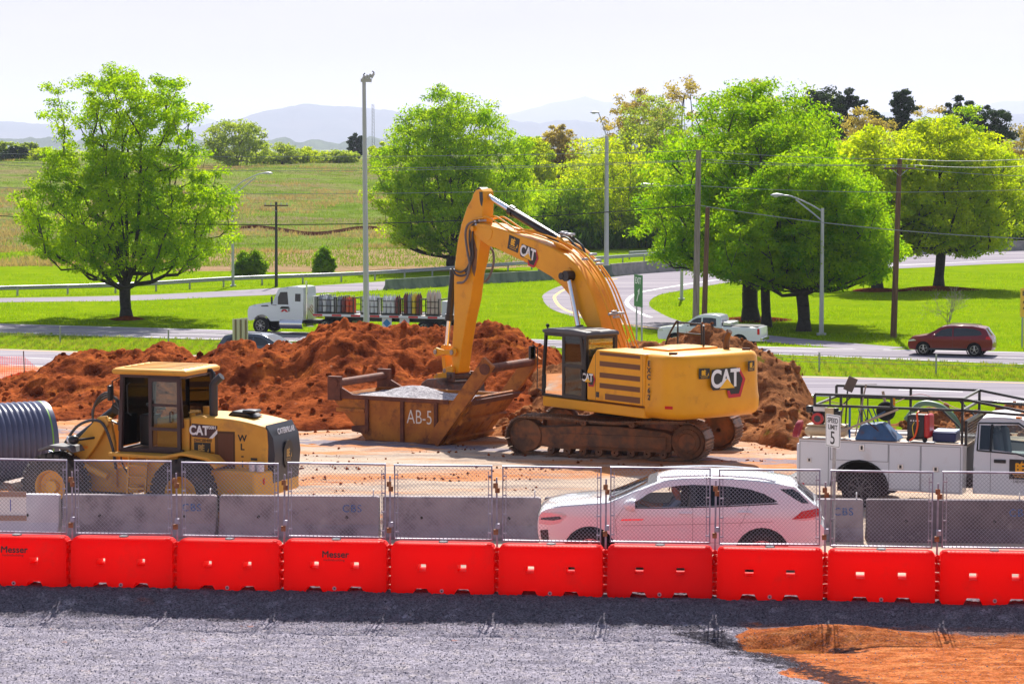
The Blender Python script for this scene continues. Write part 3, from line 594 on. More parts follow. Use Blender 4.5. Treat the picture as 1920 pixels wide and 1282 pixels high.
# --- the cluster on the right lawn
CL = [(.25, 2.0), (.29, 4.8), (.37, 6.0), (.5, 5.6), (.66, 4.7), (.8, 3.6), (.92, 2.0), (1, .6)]
tree('oak_tree', gz(1507, 621), 'front oak with spreading low limbs just left of the curved street lamp', seed=21, H=10.9, prof=CL, th=2.4, tr=.34, nclu=700, nleaf=125, lsize=.12, crad=.66, bark_m=bark, leaf_m=leaf_deep, gap=.31, sc_=(1.08, .6, 1), group='oaks on the right lawn')
tree('oak_tree', gz(1437, 614), 'oak with a thin forked trunk, middle of three close trunks', seed=22, H=12.2, prof=[(.22, 1.5), (.3, 3.6), (.45, 4.8), (.6, 4.8), (.75, 4.0), (.9, 2.4), (1, .6)], th=2.8, tr=.26, nclu=420, nleaf=120, lsize=.12, crad=.66, bark_m=bark, leaf_m=leaf_deep, gap=.28, sc_=(1.1, .8, 1), group='oaks on the right lawn')
tree('oak_tree', gz(1408, 603), 'tallest oak with the thickest trunk, leftmost of three close trunks', seed=23, H=15.2, prof=[(.2, 3.0), (.28, 6.0), (.42, 6.8), (.55, 6.6), (.7, 5.8), (.83, 4.8), (.93, 3.2), (1, 1.2)], th=3, tr=.46, nclu=900, nleaf=115, lsize=.13, crad=.78, bark_m=bark, leaf_m=leaf_deep, gap=.29, sc_=(1.08, .8, 1.0), group='oaks on the right lawn')
tree('oak_tree', gz(1645, 545), 'oak with a short dark trunk in mulch behind the brown pole', seed=24, H=12.3, prof=[(.22, 2), (.3, 4), (.5, 5.4), (.7, 4.9), (.88, 3.2), (1, 1)], th=3, tr=.36, nclu=330, nleaf=80, lsize=.19, crad=.75, bark_m=bark, leaf_m=leaf_yel, gap=.28, sc_=(1.1, .8, 1), group='oaks on the right lawn')
tree('oak_tree', gz(1760, 541), 'broad yellow green oak in a mulch ring, rightmost tree on the right lawn', seed=25, H=13.2, prof=[(.2, 3.2), (.27, 5.2), (.42, 6.0), (.6, 5.8), (.78, 4.8), (.9, 3.2), (1, 1.2)], th=3, tr=.34, nclu=800, nleaf=105, lsize=.145, crad=.74, bark_m=bark, leaf_m=leaf_yel, gap=.31, sc_=(1.12, .9, 1), group='oaks on the right lawn')
# mulch rings
mulch = ground_mat('mulch', rgb(120, 62, 40), [(rgb(70, 36, 26), (5, 5, 5), .45, .6, .9, None)], bump=1, bscale=12, bdist=.1)
for k, (a, b, r_, lab) in enumerate([(237, 599, 1.15, 'the lone oak on the left lawn'), (1415, 600, 2.4, 'the tallest oak of the right lawn group'), (1645, 545, 2.2, 'the oak behind the wooden pole'), (1760, 542, 3.2, 'the rightmost oak on the right lawn')]):
    m = MB(); n = 28; c = gz(a, b); rnd = random.Random(k)
    rings = [[(rr_ * r_ * (1 + .12 * math.sin(3 * q * .224 + k) + rnd.uniform(-.05, .05)) * math.cos(2 * math.pi * q / n), rr_ * r_ * (1 + .12 * math.sin(3 * q * .224 + k)) * math.sin(2 * math.pi * q / n), zz) for q in range(n)] for rr_, zz in ((1, -.02), (.8, .07), (.4, .18), (.05, .24))]
    m.loft(rings); o = m.build('mulch_ring', mulch); o.location = c; tag(o, 'brown mulch ring around the trunk of ' + lab, 'mulch', 'mulch rings under the oaks')
# bare shrub
def bare_shrub(loc):
    rs = np.random.RandomState(5); m = MB()
    def grow(p, d, L_, r, lv):
        q = p + d * L_; m.tube([p, (p + q) / 2 + Vector(rs.normal(0, .04 * L_, 3)), q], [r, r * .8, r * .6], 4, caps=False)
        if lv == 0: return
        for _ in range(3 if lv > 1 else 4):
            nd = (d + Vector(rs.normal(0, .42, 3)) + Vector((0, 0, .05))).normalized(); grow(q, nd, L_ * rs.uniform(.6, .85), r * .6, lv - 1)
    for k in range(5): grow(Vector((0, 0, 0)), Vector((rs.normal(0, .55), rs.normal(0, .4), 1)).normalized(), .75, .035, 4)
    o = m.build('bare_shrub', mat('grey_twigs', (.30, .26, .25), .9), smooth=0); o.location = loc; tag(o, 'leafless pale grey shrub in the shade of the rightmost oak', 'shrub')
bare_shrub(gz(1778, 607))
# --- bushes and trees beyond the guardrail and on the far hill
def bush(px, py, H, r_, label, seed, d=None, z=None):
    loc = gz(px, py) if d is None else (d * (px - 960) / FPX, d, z)
    tree('round_bush', loc, label, 'bush', 'bushes in the dry grass', seed=seed, H=H, prof=[(.02, r_ * .7), (.3, r_), (.6, r_ * .9), (.85, r_ * .55), (1, .1)], th=.1, tr=.08, nclu=90, nleaf=70, lsize=.13, crad=.35, bark_m=bark, leaf_m=leaf_bush, shell=.35, flat=1)
bush(458, 520, 2.1, .85, 'left half of the pair of round green bushes beside the lamp post in dry grass', 31); bush(478, 520, 2.2, .9, 'right half of the pair of round green bushes beside the lamp post in dry grass', 32)
bush(607, 517, 2.3, .9, 'single round green bush in dry grass left of the floodlight pole', 33)
def far_tree(px, py_top, py_base, wpx, Y, leaf_m, name, label, cat, seed, nclu=170, nleaf=60, gap=.3, bark_m=bark_lt, proto=None, group=None, prof=None, tr=.25, bare=False, shell=.5):
    s_ = FPX / Y; zb = HCAM + (HOR - py_base) / s_; H = (py_base - py_top) / s_; r_ = wpx / s_ / 2
    prof = prof or [(.1, r_ * .55), (.25, r_ * .9), (.5, r_), (.7, r_ * .9), (.88, r_ * .6), (1, r_ * .2)]
    return tree(name, ((px - 960) / s_, Y, zb), label, cat, group, sc_=(1.12, 1, 1), seed=seed, H=H, prof=prof, th=H * .15, tr=tr, nclu=nclu, nleaf=nleaf, lsize=max(.16, 3.0 / s_), crad=max(.5, r_ * .20), bark_m=bark_m, leaf_m=leaf_m, gap=gap, shell=shell)
W_ = 'trees of the wood behind the ramp'
def zg(px, Y): return HOR + (HCAM - float(tz(np.array((px - 960) / FPX * Y), np.array(float(Y))))) * FPX / Y
wood = [  # px, top, width, Y, leaf, words
 (1010, 262, 90, 330, leaf_yel, 'pale yellow tree in the gap between the round oak and the tall lamp post'), (1050, 232, 80, 360, leaf_tan, 'tan budding tree rising above the gap left of the tall lamp post'),
 (1150, 248, 190, 262, leaf_yel, 'bright yellow green tree directly behind the tall lamp post'), (1060, 330, 120, 250, leaf_oak, 'low green tree at the edge of the wood behind the boom tip'), (1215, 300, 130, 252, leaf_oak, 'green tree at the edge of the wood behind the small lamp head'),
 (1110, 290, 110, 300, leaf_yel, 'slender yellow tree left of the tall lamp post, deeper in the wood'), (1225, 172, 140, 330, leaf_pale, 'tall pale green tree on the left shoulder of the wood skyline'), (1190, 160, 110, 380, leaf_tan, 'leftmost tall tan tree on the wood skyline'),
 (1283, 138, 120, 360, leaf_tan, 'highest tan spring tree on the wood skyline'), (1430, 148, 120, 380, leaf_tan, 'reddish tan tree top above the tallest oak'), (1350, 175, 120, 330, leaf_pale, 'pale green tree behind the left of the tallest oak'),
 (1535, 165, 120, 380, leaf_pale, 'pale tree top between the tallest oak and the pines'), (1620, 205, 140, 330, leaf_tan, 'tan tree below the gap between the two pines'), (1735, 185, 100, 370, leaf_tan, 'tan tree on the skyline right of the slim pine'),
 (1690, 235, 150, 290, leaf_yel, 'yellow tree behind the oaks, below the slim pine'), (1600, 262, 130, 270, leaf_yel, 'yellow tree between the front oak and the rightmost oak'), (1805, 190, 110, 300, leaf_oak, 'bright green tree above the rightmost oak'),
 (1890, 265, 150, 290, leaf_yel, 'yellow green tree at the right frame edge above the ramp'), (1905, 235, 120, 340, leaf_tan, 'tan tree at the right frame edge on the skyline'), (1960, 290, 140, 280, leaf_oak, 'green tree cut by the right frame edge behind the ramp wall'),
 (1480, 200, 140, 300, leaf_oak, 'green tree filling the wood behind the middle of the oak group'), (1300, 262, 150, 275, leaf_oak, 'green tree behind the grey utility pole'), (905, 330, 110, 280, leaf_oak, 'green tree on the right flank of the round oak'), (960, 300, 110, 300, leaf_yel, 'yellow green tree just right of the round oak'),
 (1855, 330, 120, 268, leaf_oak, 'dark green tree under the right side of the rightmost oak'), (1560, 330, 150, 262, leaf_deep, 'deep green tree between the group of oaks and the rightmost oak'),
 (1655, 300, 150, 312, leaf_yel, 'yellow green tree directly behind the crossarm of the brown pole'), (1740, 262, 160, 330, leaf_oak, 'green tree behind the crown of the rightmost oak'), (1925, 340, 150, 300, leaf_yel, 'low yellow tree at the right frame edge just above the ramp wall'), (1870, 300, 140, 325, leaf_pale, 'pale green tree filling the skyline gap right of the rightmost oak'), (1400, 300, 180, 300, leaf_oak, 'green tree behind the trunks of the oak group'), (1130, 330, 150, 285, leaf_oak, 'green tree low in the wood left of the tall lamp post'), (985, 350, 120, 290, leaf_oak, 'green tree low between the round oak and the wood')]
for k, (px, pt, wd, Y, lm, lab) in enumerate(wood):
    Y = max(Y, 269 + .62 * (px - 960) / FPX * Y); far_tree(px, pt, zg(px, Y), wd, Y, lm, 'woodland_tree', lab, 'tree', 100 + k, nclu=330 if wd > 120 else 250, nleaf=62, gap=.15 if lm is not leaf_tan else .36, group=W_, bark_m=bark if lm in (leaf_oak, leaf_deep) else bark_lt, prof=None if lm is leaf_tan else [(.03, wd * Y / FPX * .38), (.2, wd * Y / FPX * .5), (.5, wd * Y / FPX * .5), (.75, wd * Y / FPX * .42), (.9, wd * Y / FPX * .27), (1, wd * Y / FPX * .1)])
def pine(px, pt, wd, Y, lab, seed):
    s_ = FPX / Y; r_ = wd / s_ / 2; far_tree(px, pt, zg(px, Y), wd, Y, leaf_pine, 'pine_tree', lab, 'pine tree', seed, nclu=130, nleaf=100, gap=.30, bark_m=bark, group='dark pines on the skyline', tr=.3, prof=[(.50, r_ * .5), (.58, r_ * 1.1), (.64, r_ * .5), (.74, r_ * 1.25), (.80, r_ * .6), (.88, r_ * 1.0), (1, r_ * .4)])
pine(1540, 168, 100, 340, 'broad dark pine on the skyline right of the tallest oak', 61); pine(1585, 172, 70, 345, 'dark pine touching the right side of the broad pine', 62); pine(1688, 168, 46, 350, 'slim dark pine alone on the skyline', 63)
pine(1635, 205, 55, 335, 'low small pine between the broad pine and the slim pine', 64); pine(1800, 180, 70, 345, 'left pine of the pair near the right frame edge', 65); pine(1850, 188, 90, 335, 'right pine of the pair near the right frame edge', 66)
# hill on the left
hill = [(445, 222, 112, 470, leaf_pale, 'large rounded grey green tree on the hill crest'), (530, 272, 80, 480, leaf_pale, 'low pale tree in the hill hedge right of the rounded tree'), (585, 278, 80, 485, leaf_yel, 'middle tree of the hill hedge'), (640, 285, 70, 480, leaf_pale, 'hill hedge tree nearest the floodlight pole'), (500, 285, 60, 490, leaf_yel, 'small yellow tree at the foot of the rounded hill tree'),
        (668, 250, 26, 600, leaf_pine, 'dark conifer left of the floodlight pole'), (10, 262, 60, 520, leaf_pale, 'leftmost low tree on the far left crest'), (55, 268, 50, 540, leaf_pale, 'low tree on the far left crest beside the oak'), (30, 275, 50, 500, leaf_pine, 'dark shrub on the far left crest'), (1000, 255, 50, 520, leaf_oak, 'small dark green tree on the crest right of the round oak'), (720, 270, 60, 490, leaf_yel, 'hill hedge tree right of the floodlight pole'), (90, 280, 70, 500, leaf_yel, 'yellow low tree behind the left edge of the lone oak')]
for k, (px, pt, wd, Y, lm, lab) in enumerate(hill):
    far_tree(px, pt, zg(px, Y) + 3, wd, Y, lm, 'hill_tree', lab, 'tree', 200 + k, nclu=150 if wd > 100 else 60, nleaf=60, gap=.25, group='trees along the far hill crest', shell=.4)
def in_roads(x, y):
    a = np.array([p[:2] for p in RA] + [p[:2] for p in RB][::-1]); b = np.array(bA + bB[::-1]); c = np.array(far_top + far_bot[::-1]); return inside(a, x, y) | inside(b, x, y) | inside(c, x, y)
# underbrush below the wood, and grass tufts in the median
def scatter_stuff(name, pts, h, wd, mat_, seed, per=6):
    rs = np.random.RandomState(seed); n = len(pts); P_ = np.repeat(np.asarray(pts), per, 0) + np.c_[rs.normal(0, wd, (n * per, 2)), np.zeros(n * per)]
    a = rs.uniform(0, math.pi, n * per); P_[:, 2] += rs.uniform(0, 1, n * per) * h * (1.6 if h > .5 else 0); hh = h * rs.uniform(.4, 1.2, n * per); w_ = h * .13; d = np.c_[np.cos(a), np.sin(a), np.zeros(n * per)] * w_
    tip = P_ + np.c_[rs.normal(0, .3, (n * per, 2)) * hh[:, None], hh]
    V = np.stack([P_ - d, P_ + d, tip + d * .25, tip - d * .25], 1).reshape(-1, 3); return tag(np_mesh(name, V, np.arange(len(V)).reshape(-1, 4), mat_), kind='stuff')
rs = np.random.RandomState(4)
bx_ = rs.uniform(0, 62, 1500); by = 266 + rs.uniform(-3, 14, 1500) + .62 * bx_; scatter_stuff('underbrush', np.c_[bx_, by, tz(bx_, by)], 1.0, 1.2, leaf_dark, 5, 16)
tuft = leaf_mat('median_grass_blades', (.11, .20, .015), (.26, .26, .07), .4)
t_ = rs.uniform(0, 1, 9000); A_ = poly_at(near_top, 400); B_ = poly_at(far_bot, 400); i_ = (rs.uniform(.28, .72, 9000) * 399).astype(int); e_ = rs.uniform(.03, .97, 9000)[:, None]
pt = A_[i_] * (1 - e_) + B_[i_] * e_; scatter_stuff('median_grass', np.c_[pt, np.full(9000, ZH)], .16, .14, tuft, 6, 6)

rs = np.random.RandomState(9); gy_ = rs.uniform(128, 222, 60000); gx_ = rs.uniform(-.24, .26, 60000) * gy_
ft_ = np.array(far_top); ok_ = (gy_ > np.interp(gx_, ft_[:, 0], ft_[:, 1]) + .3) & ~in_roads(gx_, gy_) & (fbm(gx_ * .25, gy_ * .25, 3, 6) > .40)
lawn_b = leaf_mat('lawn_blades', (.13, .24, .004), (.24, .33, .008), .45); scatter_stuff('lawn_grass', np.c_[gx_, gy_, np.full(len(gx_), ZH)][ok_], .16, .10, lawn_b, 7, 2)
gy_ = 236 + 250 * rs.uniform(0, 1, 9000) ** 1.3; gx_ = rs.uniform(-.24, .02, 9000) * gy_; k_ = fbm(gx_ * .05, gy_ * .05, 3, 12)
scrub_g = leaf_mat('green_scrub', (.09, .17, .02), (.20, .27, .03), .35); scrub_b = leaf_mat('brown_scrub', (.26, .19, .16), (.38, .29, .22), .3)
P3 = np.c_[gx_, gy_, tz(gx_, gy_)]; scatter_stuff('green_scrub', P3[(k_ < .5)], .30, 1.1, scrub_g, 8, 9); scatter_stuff('dry_scrub', P3[(k_ >= .49)], .42, .6, scrub_b, 9, 12)
# ================================================================ rails, posts, poles, signs
conc = mat('weathered_concrete', rgb(150, 145, 140), .85, col2=rgb(120, 118, 116), vs=1.5, dirt=(rgb(90, 86, 84), .6, 2.5, .58), bump=.2, bs=20)
conc_dk = mat('stained_concrete', rgb(130, 138, 128), .9, col2=rgb(80, 92, 86), vs=.9, stretch=(1, 1, .25), bump=.2)
wood_pole = mat('weathered_wood_pole', rgb(150, 138, 132), .9, col2=rgb(110, 98, 92), vs=1.5, stretch=(6, 6, .4)); wood_brown = mat('brown_wood_pole', rgb(120, 88, 70), .9, col2=rgb(84, 62, 52), vs=1.5, stretch=(6, 6, .4))
def guardrail(name, pts, label, rail_z=.62, gap=3.8, z=ZH, group='guardrails along the ramp and road', twin=True):
    root = thing(name, (pts[0][0], pts[0][1], z), 0, label, 'guardrail', group); o = Vector(pts[0] + (0,))if len(pts[0]) == 2 else Vector(pts[0])
    sp = spline([Vector((p[0], p[1], 0)) - Vector((o.x, o.y, 0)) for p in pts], 8); m = MB()
    prof = [(0, -.16), (.04, -.12), (.05, -.06), (0, 0), (.05, .06), (.04, .12), (0, .16)]
    rings = []
    for i, p in enumerate(sp):
        a = sp[max(0, i - 1)]; b = sp[min(len(sp) - 1, i + 1)]; t = (b - a).normalized(); n_ = Vector((t.y, -t.x, 0))
        rings.append([p + n_ * (u + .04) + Vector((0, 0, rail_z + w_)) for u, w_ in prof] + [p + n_ * .03 + Vector((0, 0, rail_z + w_)) for u, w_ in reversed(prof)])
    m.loft(rings); m.build('rail', steel, root, smooth=50)
    acc = 0
    for i in range(len(sp) - 1):
        L_ = (sp[i + 1] - sp[i]).length
        while acc < L_:
            p = sp[i].lerp(sp[i + 1], acc / L_); q = MB(); q.bx(p.x - .07, p.x + .07, p.y - .09, p.y + .02, -.1, rail_z + .14); q.build('post', steel, root, smooth=0); acc += gap
        acc -= L_
    return root
guardrail('guardrail', gp([(-60, 558), (0, 556), (240, 549), (435, 537), (655, 528), (830, 517), (1010, 504), (1240, 488)]), 'long steel guardrail behind the left lawn, curving up behind the excavator boom')
guardrail('guardrail', gp([(1180, 486), (1240, 483), (1330, 478)]), 'steel guardrail behind the tall lamp post and the wood edge', gap=4.5)
guardrail('guardrail', gp([(1860, 447), (1960, 441)]), 'short steel guardrail at the right frame edge above the ramp wall', gap=4.5)
guardrail('guardrail', [(float(x), float(y)) for x, y in ((11.2, 101.5), (15, 100.2), (19.5, 98.6), (23, 97.2))], 'steel guardrail close behind the service truck ladder rack', z=-3.35, gap=1.9, rail_z=.75)
def parapet(name, pts, label, h, m_, z=ZH):
    root = [Vector((p[0], p[1], 0)) for p in pts]; sp = spline(root, 10); o = sp[0].copy(); m = MB(); rings = []
    for i, p in enumerate(sp):
        a = sp[max(0, i - 1)]; b = sp[min(len(sp) - 1, i + 1)]; t = (b - a).normalized(); n_ = Vector((t.y, -t.x, 0)); q = p - o
        rings.append([q + n_ * u + Vector((0, 0, w_)) for u, w_ in ((.3, -.1), (.3, .15), (.13, .38), (.1, h), (-.1, h), (-.13, .38), (-.3, .15), (-.3, -.1))])
    m.loft(rings); ob = m.build(name, m_, smooth=40); ob.location = (o.x, o.y, z); return tag(ob, label, 'concrete wall', 'concrete walls along the ramp')
parapet('concrete_parapet', gp([(724, 544), (830, 537), (940, 530), (1010, 526)]), 'dark streaked concrete wall between the lawn and the back road, left of the boom', .82, conc_dk)
parapet('concrete_parapet', gp([(1145, 518), (1240, 510), (1330, 505), (1420, 499), (1520, 492), (1700, 478), (1920, 470), (2200, 462)]), 'long pale concrete wall along the outer edge of the ramp, running behind the right trees', 1.05, conc)
parapet('concrete_parapet', gp([(1010, 526), (1080, 522), (1145, 518)]), 'concrete wall segment seen under the arch of the excavator boom', .95, conc_dk)
# median cable barrier
mp_ = [G(a, b, ZH) for a, b in [(-190, 640), (113, 643), (316, 650), (900, 668), (1200, 680), (1536, 696), (1755, 701), (2050, 708)]]
cb = thing('cable_barrier', mp_[0], 0, 'thin steel cable barrier on grey posts in the highway median', 'cable barrier')
for p in mp_: q = p - mp_[0]; one('post', steel, cb, 'cyl', (q.x, q.y, -.1), (q.x, q.y, .95), .045, n=8)
for zz in (.45, .62, .8):
    m = MB(); m.tube([(p.x - mp_[0].x, p.y - mp_[0].y, zz) for p in mp_], .012, 5); m.build('cable', steel, cb)
# poles
pole_m = mat('grey_metal_pole', (.46, .46, .50), .5, .3)
def lamp(name, px, py, top, label, arms, r=.11, z=ZH, loc=None, arm_m=None, lean=0):
    b = Vector(loc) if loc else Vector(gz(px, py)); s_ = FPX / b.y; H = HCAM + (HOR - top) / s_ - b.z; root = thing(name, b, 0, label, 'street lamp', 'street lamps')
    one('pole', pole_m, root, 'cyl', (0, 0, 0), (lean, 0, H), r, r * .7, n=14); one('base_flange', pole_m, root, 'cyl', (0, 0, 0), (0, 0, .12), r * 2, n=12)
    for pts, hd in arms:
        pts = [Vector((q[0] / s_ , 0, q[1] / s_ + H)) for q in pts]
        m = MB(); m.tube(spline(pts, 6), .045, 8); a = m.build('arm', pole_m, root)
        if hd:
            e = pts[-1]; dx = -1 if hd < 0 else 1; hm_ = MB(); hm_.loft([[(e.x + dx * u, w_ * math.cos(t), e.z + hh * math.sin(t) * (1 if math.sin(t) > 0 else .6)) for t in np.linspace(0, 2 * math.pi, 13)[:-1]] for u, w_, hh in ((-.15, .05, .04), (.0, .10, .09), (.3, .17, .13), (.55, .16, .10), (.68, .05, .03))])
            hm_.build('lamp_head', pole_m, a, smooth=60); one('lens', mat('lamp_lens', (.6, .62, .6), .2), a, 'sphere', (e.x + dx * .36, 0, e.z - .05), .13, 10, (1.2, 1, .6))
    return root
lamp('street_lamp', 1540, 628, 390, 'curved arm street lamp standing in front of the right oaks, base by the ramp', [([(0, -6), (-25, 8), (-58, 22), (-76, 24)], -1), ([(0, -24), (-22, -6), (-50, 16)], 0)], r=.14)
lamp('street_lamp', 437, 537, 352, 'curved arm street lamp at the right edge of the lone left oak', [([(0, -4), (20, 12), (48, 25), (60, 27)], 1), ([(0, -16), (22, 2), (44, 20)], 0)], r=.12)
lamp('street_lamp', 1278, 562, 348, 'street lamp half hidden in the oaks, its head showing left of the grey pole', [([(0, -6), (-25, 0), (-50, 3), (-62, 2)], -1)], r=.12)
lamp('street_lamp', 1137, 504, 256, 'tallest street lamp with a steep raised arm rising behind the excavator boom', [([(0, -6), (-4, 12), (-14, 40), (-17, 44)], -1)], r=.22)
# floodlight mast
fb = P(688, 660, 118); fb.z = ZH; s_ = FPX / 118; Hm = HCAM + (HOR - 152) / s_ - ZH
fl = thing('floodlight_mast', fb, 0, 'very tall pale floodlight mast rising from behind the red dirt pile', 'floodlight mast')
one('pole', pole_m, fl, 'cyl', (0, 0, 0), (-.08, 0, Hm), .155, .085, n=16)
br = one('bracket', pole_m, fl, 'box', (0.02, 0, Hm), (.5, .25, .16), bevel=.01)
m = MB()
for k in range(4): m.box((-.10 + k * .14, 0, Hm + .12 + k * .03), (.09, .34, .24), (0, R(28), 0))
m.build('lamp_head', pole_m, br); m = MB(); m.tube([(-.08, 0, Hm + .1), (-.1, 0, Hm + .26), (-.03, 0, Hm + .33)], .03, 6); m.tube([(.33, 0, Hm + .2), (.38, 0, Hm + .36), (.3, 0, Hm + .42)], .03, 6); m.build('camera_arm', black, br)
# utility poles
def upole(name, px, py, top, label, m_, r, cross=None, lean=0, Y=None):
    b = Vector(gz(px, py)) if Y is None else Vector(((px - 960) / FPX * Y, Y, float(tz(np.array((px - 960) / FPX * Y), np.array(float(Y)))))); s_ = FPX / b.y; H = HCAM + (HOR - top) / s_ - b.z
    root = thing(name, b, 0, label, 'utility pole', 'wooden utility poles'); one('pole', m_, root, 'cyl', (0, 0, -.1), (lean, 0, H), r, r * .72, n=12)
    if cross:
        for cz in cross:
            c = one('crossarm', wood_brown, root, 'box', (lean * .97, -.12, H - cz), (1.9, .1, .11)); m = MB()
            for u in (-.85, -.4, .4, .85): m.cyl((lean + u, -.12, H - cz + .05), (lean + u, -.12, H - cz + .22), .035, .05, n=8)
            m.build('insulator', mat('insulator', (.4, .42, .45), .3), c)
            m = MB(); m.bar((lean - .5, -.14, H - cz), (lean, -.12, H - cz - .45), .03); m.bar((lean + .5, -.14, H - cz), (lean, -.12, H - cz - .45), .03); m.build('brace', steel, c)
    return b, H
PA = upole('utility_pole', 1304, 640, 281, 'tall pale grey utility pole left of the oak group', wood_pole, .20, lean=.12); PB = upole('utility_pole', 1319, 638, 388, 'short brown leaning wooden pole beside the pale utility pole', wood_brown, .17, lean=.2)
PC = upole('utility_pole', 1675, 633, 298, 'brown utility pole with a crossarm between the oaks on the right lawn', wood_brown, .19, (.55,), lean=.25); PD = upole('utility_pole', 518, 538, 378, 'dark utility pole with a crossarm in the dry grass left of the floodlight mast', mat('dark_wood', (.05, .05, .045), .9), .13, (.3,), lean=.04)
wire_m = mat('utility_wire', (.25, .26, .28), .5); wire_d = mat('dark_cable', (.03, .03, .03), .6)
def wire(a, b, sag, r, m_, label, nm='utility_wire'):
    a, b = Vector(a), Vector(b); m = MB(); m.tube([a.lerp(b, t) - Vector((0, 0, sag * 4 * t * (1 - t))) - a for t in np.linspace(0, 1, 15)], r, 5); o = m.build(nm, m_); o.location = a; return tag(o, label, 'wire', 'overhead wires')
pa = PA[0] + Vector((.12, 0, PA[1])); pc = PC[0] + Vector((.25, 0, PC[1]))
far_l = P(-40, 300, 175)
for k, (yl, dz, lb, xo) in enumerate([(287, -.05, 'topmost', 0), (302, -.55, 'second from the top', .5), (308, -.65, 'third from the top', -.5)]):
    wire(P(-40, yl, 172), pa + Vector((xo, 0, dz)), .5 if k else .3, .016, wire_m, f'overhead wire left of the pale utility pole, {lb}')
    wire(pa + Vector((xo, 0, dz)), pc + Vector((xo * 1.6, -.1, -.35 if k else 0)), .12, .016, wire_m, f'overhead wire between the pale pole and the crossarm pole, {lb}')
    wire(pc + Vector((xo * 1.6, -.1, -.35 if k else 0)), P(2000, [292, 305, 330][k], 140), .2, .016, wire_m, f'overhead wire right of the crossarm pole, {lb}')
wire(P(-40, 350, 172), PA[0] + Vector((.1, 0, (640 - 346) / 33.)), .5, .016, wire_m, 'single overhead wire crossing the trees left of the pale pole at mid height')
wire(PA[0] + Vector((.1, 0, (640 - 348) / 33.)), P(2000, 352, 140), .3, .016, wire_m, 'single overhead wire crossing the oaks right of the pale pole at mid height')
wire(P(-40, 402, 172), PA[0] + Vector((.08, 0, (640 - 384) / 33.)), .9, .03, wire_d, 'thick dark cable left of the pale utility pole, lowest of all'); wire(PA[0] + Vector((.08, 0, (640 - 384) / 33.)), P(2000, 450, 140), .35, .025, wire_m, 'twisted pale cable sloping down from the pale pole across the oaks')
# exit sign seen nearly edge-on
es = thing('exit_sign', gz(1197, 645), R(-74), 'green exit sign seen nearly edge on, on two steel posts beside the ramp', 'road sign')
for x in (-.45, .45): one('post', steel, es, 'box', (x, .04, 1.9), (.09, .07, 3.8))
gm = mat('sign_green', rgb(0, 110, 60), .4); sp_ = one('sign_panel', gm, es, 'bx', -.7, .7, -.03, 0, 2.1, 3.9, smooth=0)
Fe = frame(Vector((0, -.034, 0)), (1, 0, 0), (0, 0, 1)); text('sign_letters', 'EXIT', .5, decal_white, sp_, Fe @ Matrix.Translation((0, 3.55, 0)), bold=.01); m = MB(Fe); m.bar((-.2, 2.4, .003), (.1, 2.9, .003), .10, .006); m.prism([(.28, 3.15), (-.08, 2.98), (.22, 2.78)], 0, .006, 'z'); m.build('sign_arrow', decal_white, sp_, smooth=0)
# yellow advisory sign
ys_ = thing('advisory_sign', gz(1917, 652), R(20), 'yellow exit speed sign cut by the right frame edge', 'road sign'); one('post', steel, ys_, 'box', (0, .04, 1.4), (.08, .06, 2.8)); sp_ = one('sign_panel', mat('sign_yellow', rgb(235, 190, 60), .5), ys_, 'bx', -.18, .75, -.03, 0, 1.7, 3.3, smooth=0)
Fe = frame(Vector((0.28, -.034, 0)), (1, 0, 0), (0, 0, 1)); text('sign_letters', 'EXIT', .34, decal_black, sp_, Fe @ Matrix.Translation((0, 3.0, 0)), bold=.012); text('sign_letters', '25', .62, decal_black, sp_, Fe @ Matrix.Translation((0, 2.35, 0)), bold=.02)
# back of a sign standing behind the dirt
b_ = P(451, 640, 104); bs_ = thing('sign_back', (b_.x, b_.y, float(tz(np.array(b_.x), np.array(b_.y)))), R(-15), 'back of a ribbed aluminium sign in front of the dark car', 'road sign'); zt = HCAM + (HOR - 598) / (FPX / 104) - bs_.location.z
m = MB(); 
for k in range(4): m.bx(-.34 + k * .17, -.34 + k * .17 + .16, -.02, .0, .4, zt + .02 * k)
m.build('panel', mat('brushed_aluminium', (.5, .5, .5), .4, .6), bs_, smooth=0); m = MB()
for k in (-.2, .02, .24): m.bx(k - .03, k + .03, -.06, -.021, 0, zt - .02)
m.build('rib', mat('tan_rib', (.20, .15, .11), .6), bs_, smooth=0)
# orange safety netting at the left
nm = mat('orange_net', rgb(255, 70, 50), .6, translucent=.5)
nt0 = P(-15, 668, 80); nt0.z = 0; nroot = thing('safety_fence', nt0, 0, 'orange plastic mesh fence sagging on stakes at the left edge', 'safety fence'); zb = -1.4
m = MB(); W2 = 2.0
def nz_(u): return .0 + (.15 * math.sin(u * 2.2))
for k in range(34):
    x = k * .055; top = HCAM + (HOR - (668 + 46 * max(0, (x - 1.0)) / .9)) / 60.; m.bar((x, 0, -.15), (x, 0, top), .009)
for k in range(20):
    zz = -.1 + k * .055; xe = min(1.87, 1.0 + max(0, (.86 - zz)) / .86 * .95); 
    if zz < .86: m.bar((0, 0, zz), (xe, 0, zz), .009)
m.build('mesh', nm, nroot, smooth=0); one('bottom_band', mat('red_band', (.6, .03, .04), .6), nroot, 'bx', -.3, 1.85, -.01, .01, -.12, .06); m = MB(); m.cyl((1.03, -.05, -.3), (1.0, -.05, 1.02), .018, n=6); m.cyl((.62, -.05, -.3), (.62, -.05, .3), .014, n=6); m.build('stake', mat('stake', (.12, .05, .04), .7), nroot)
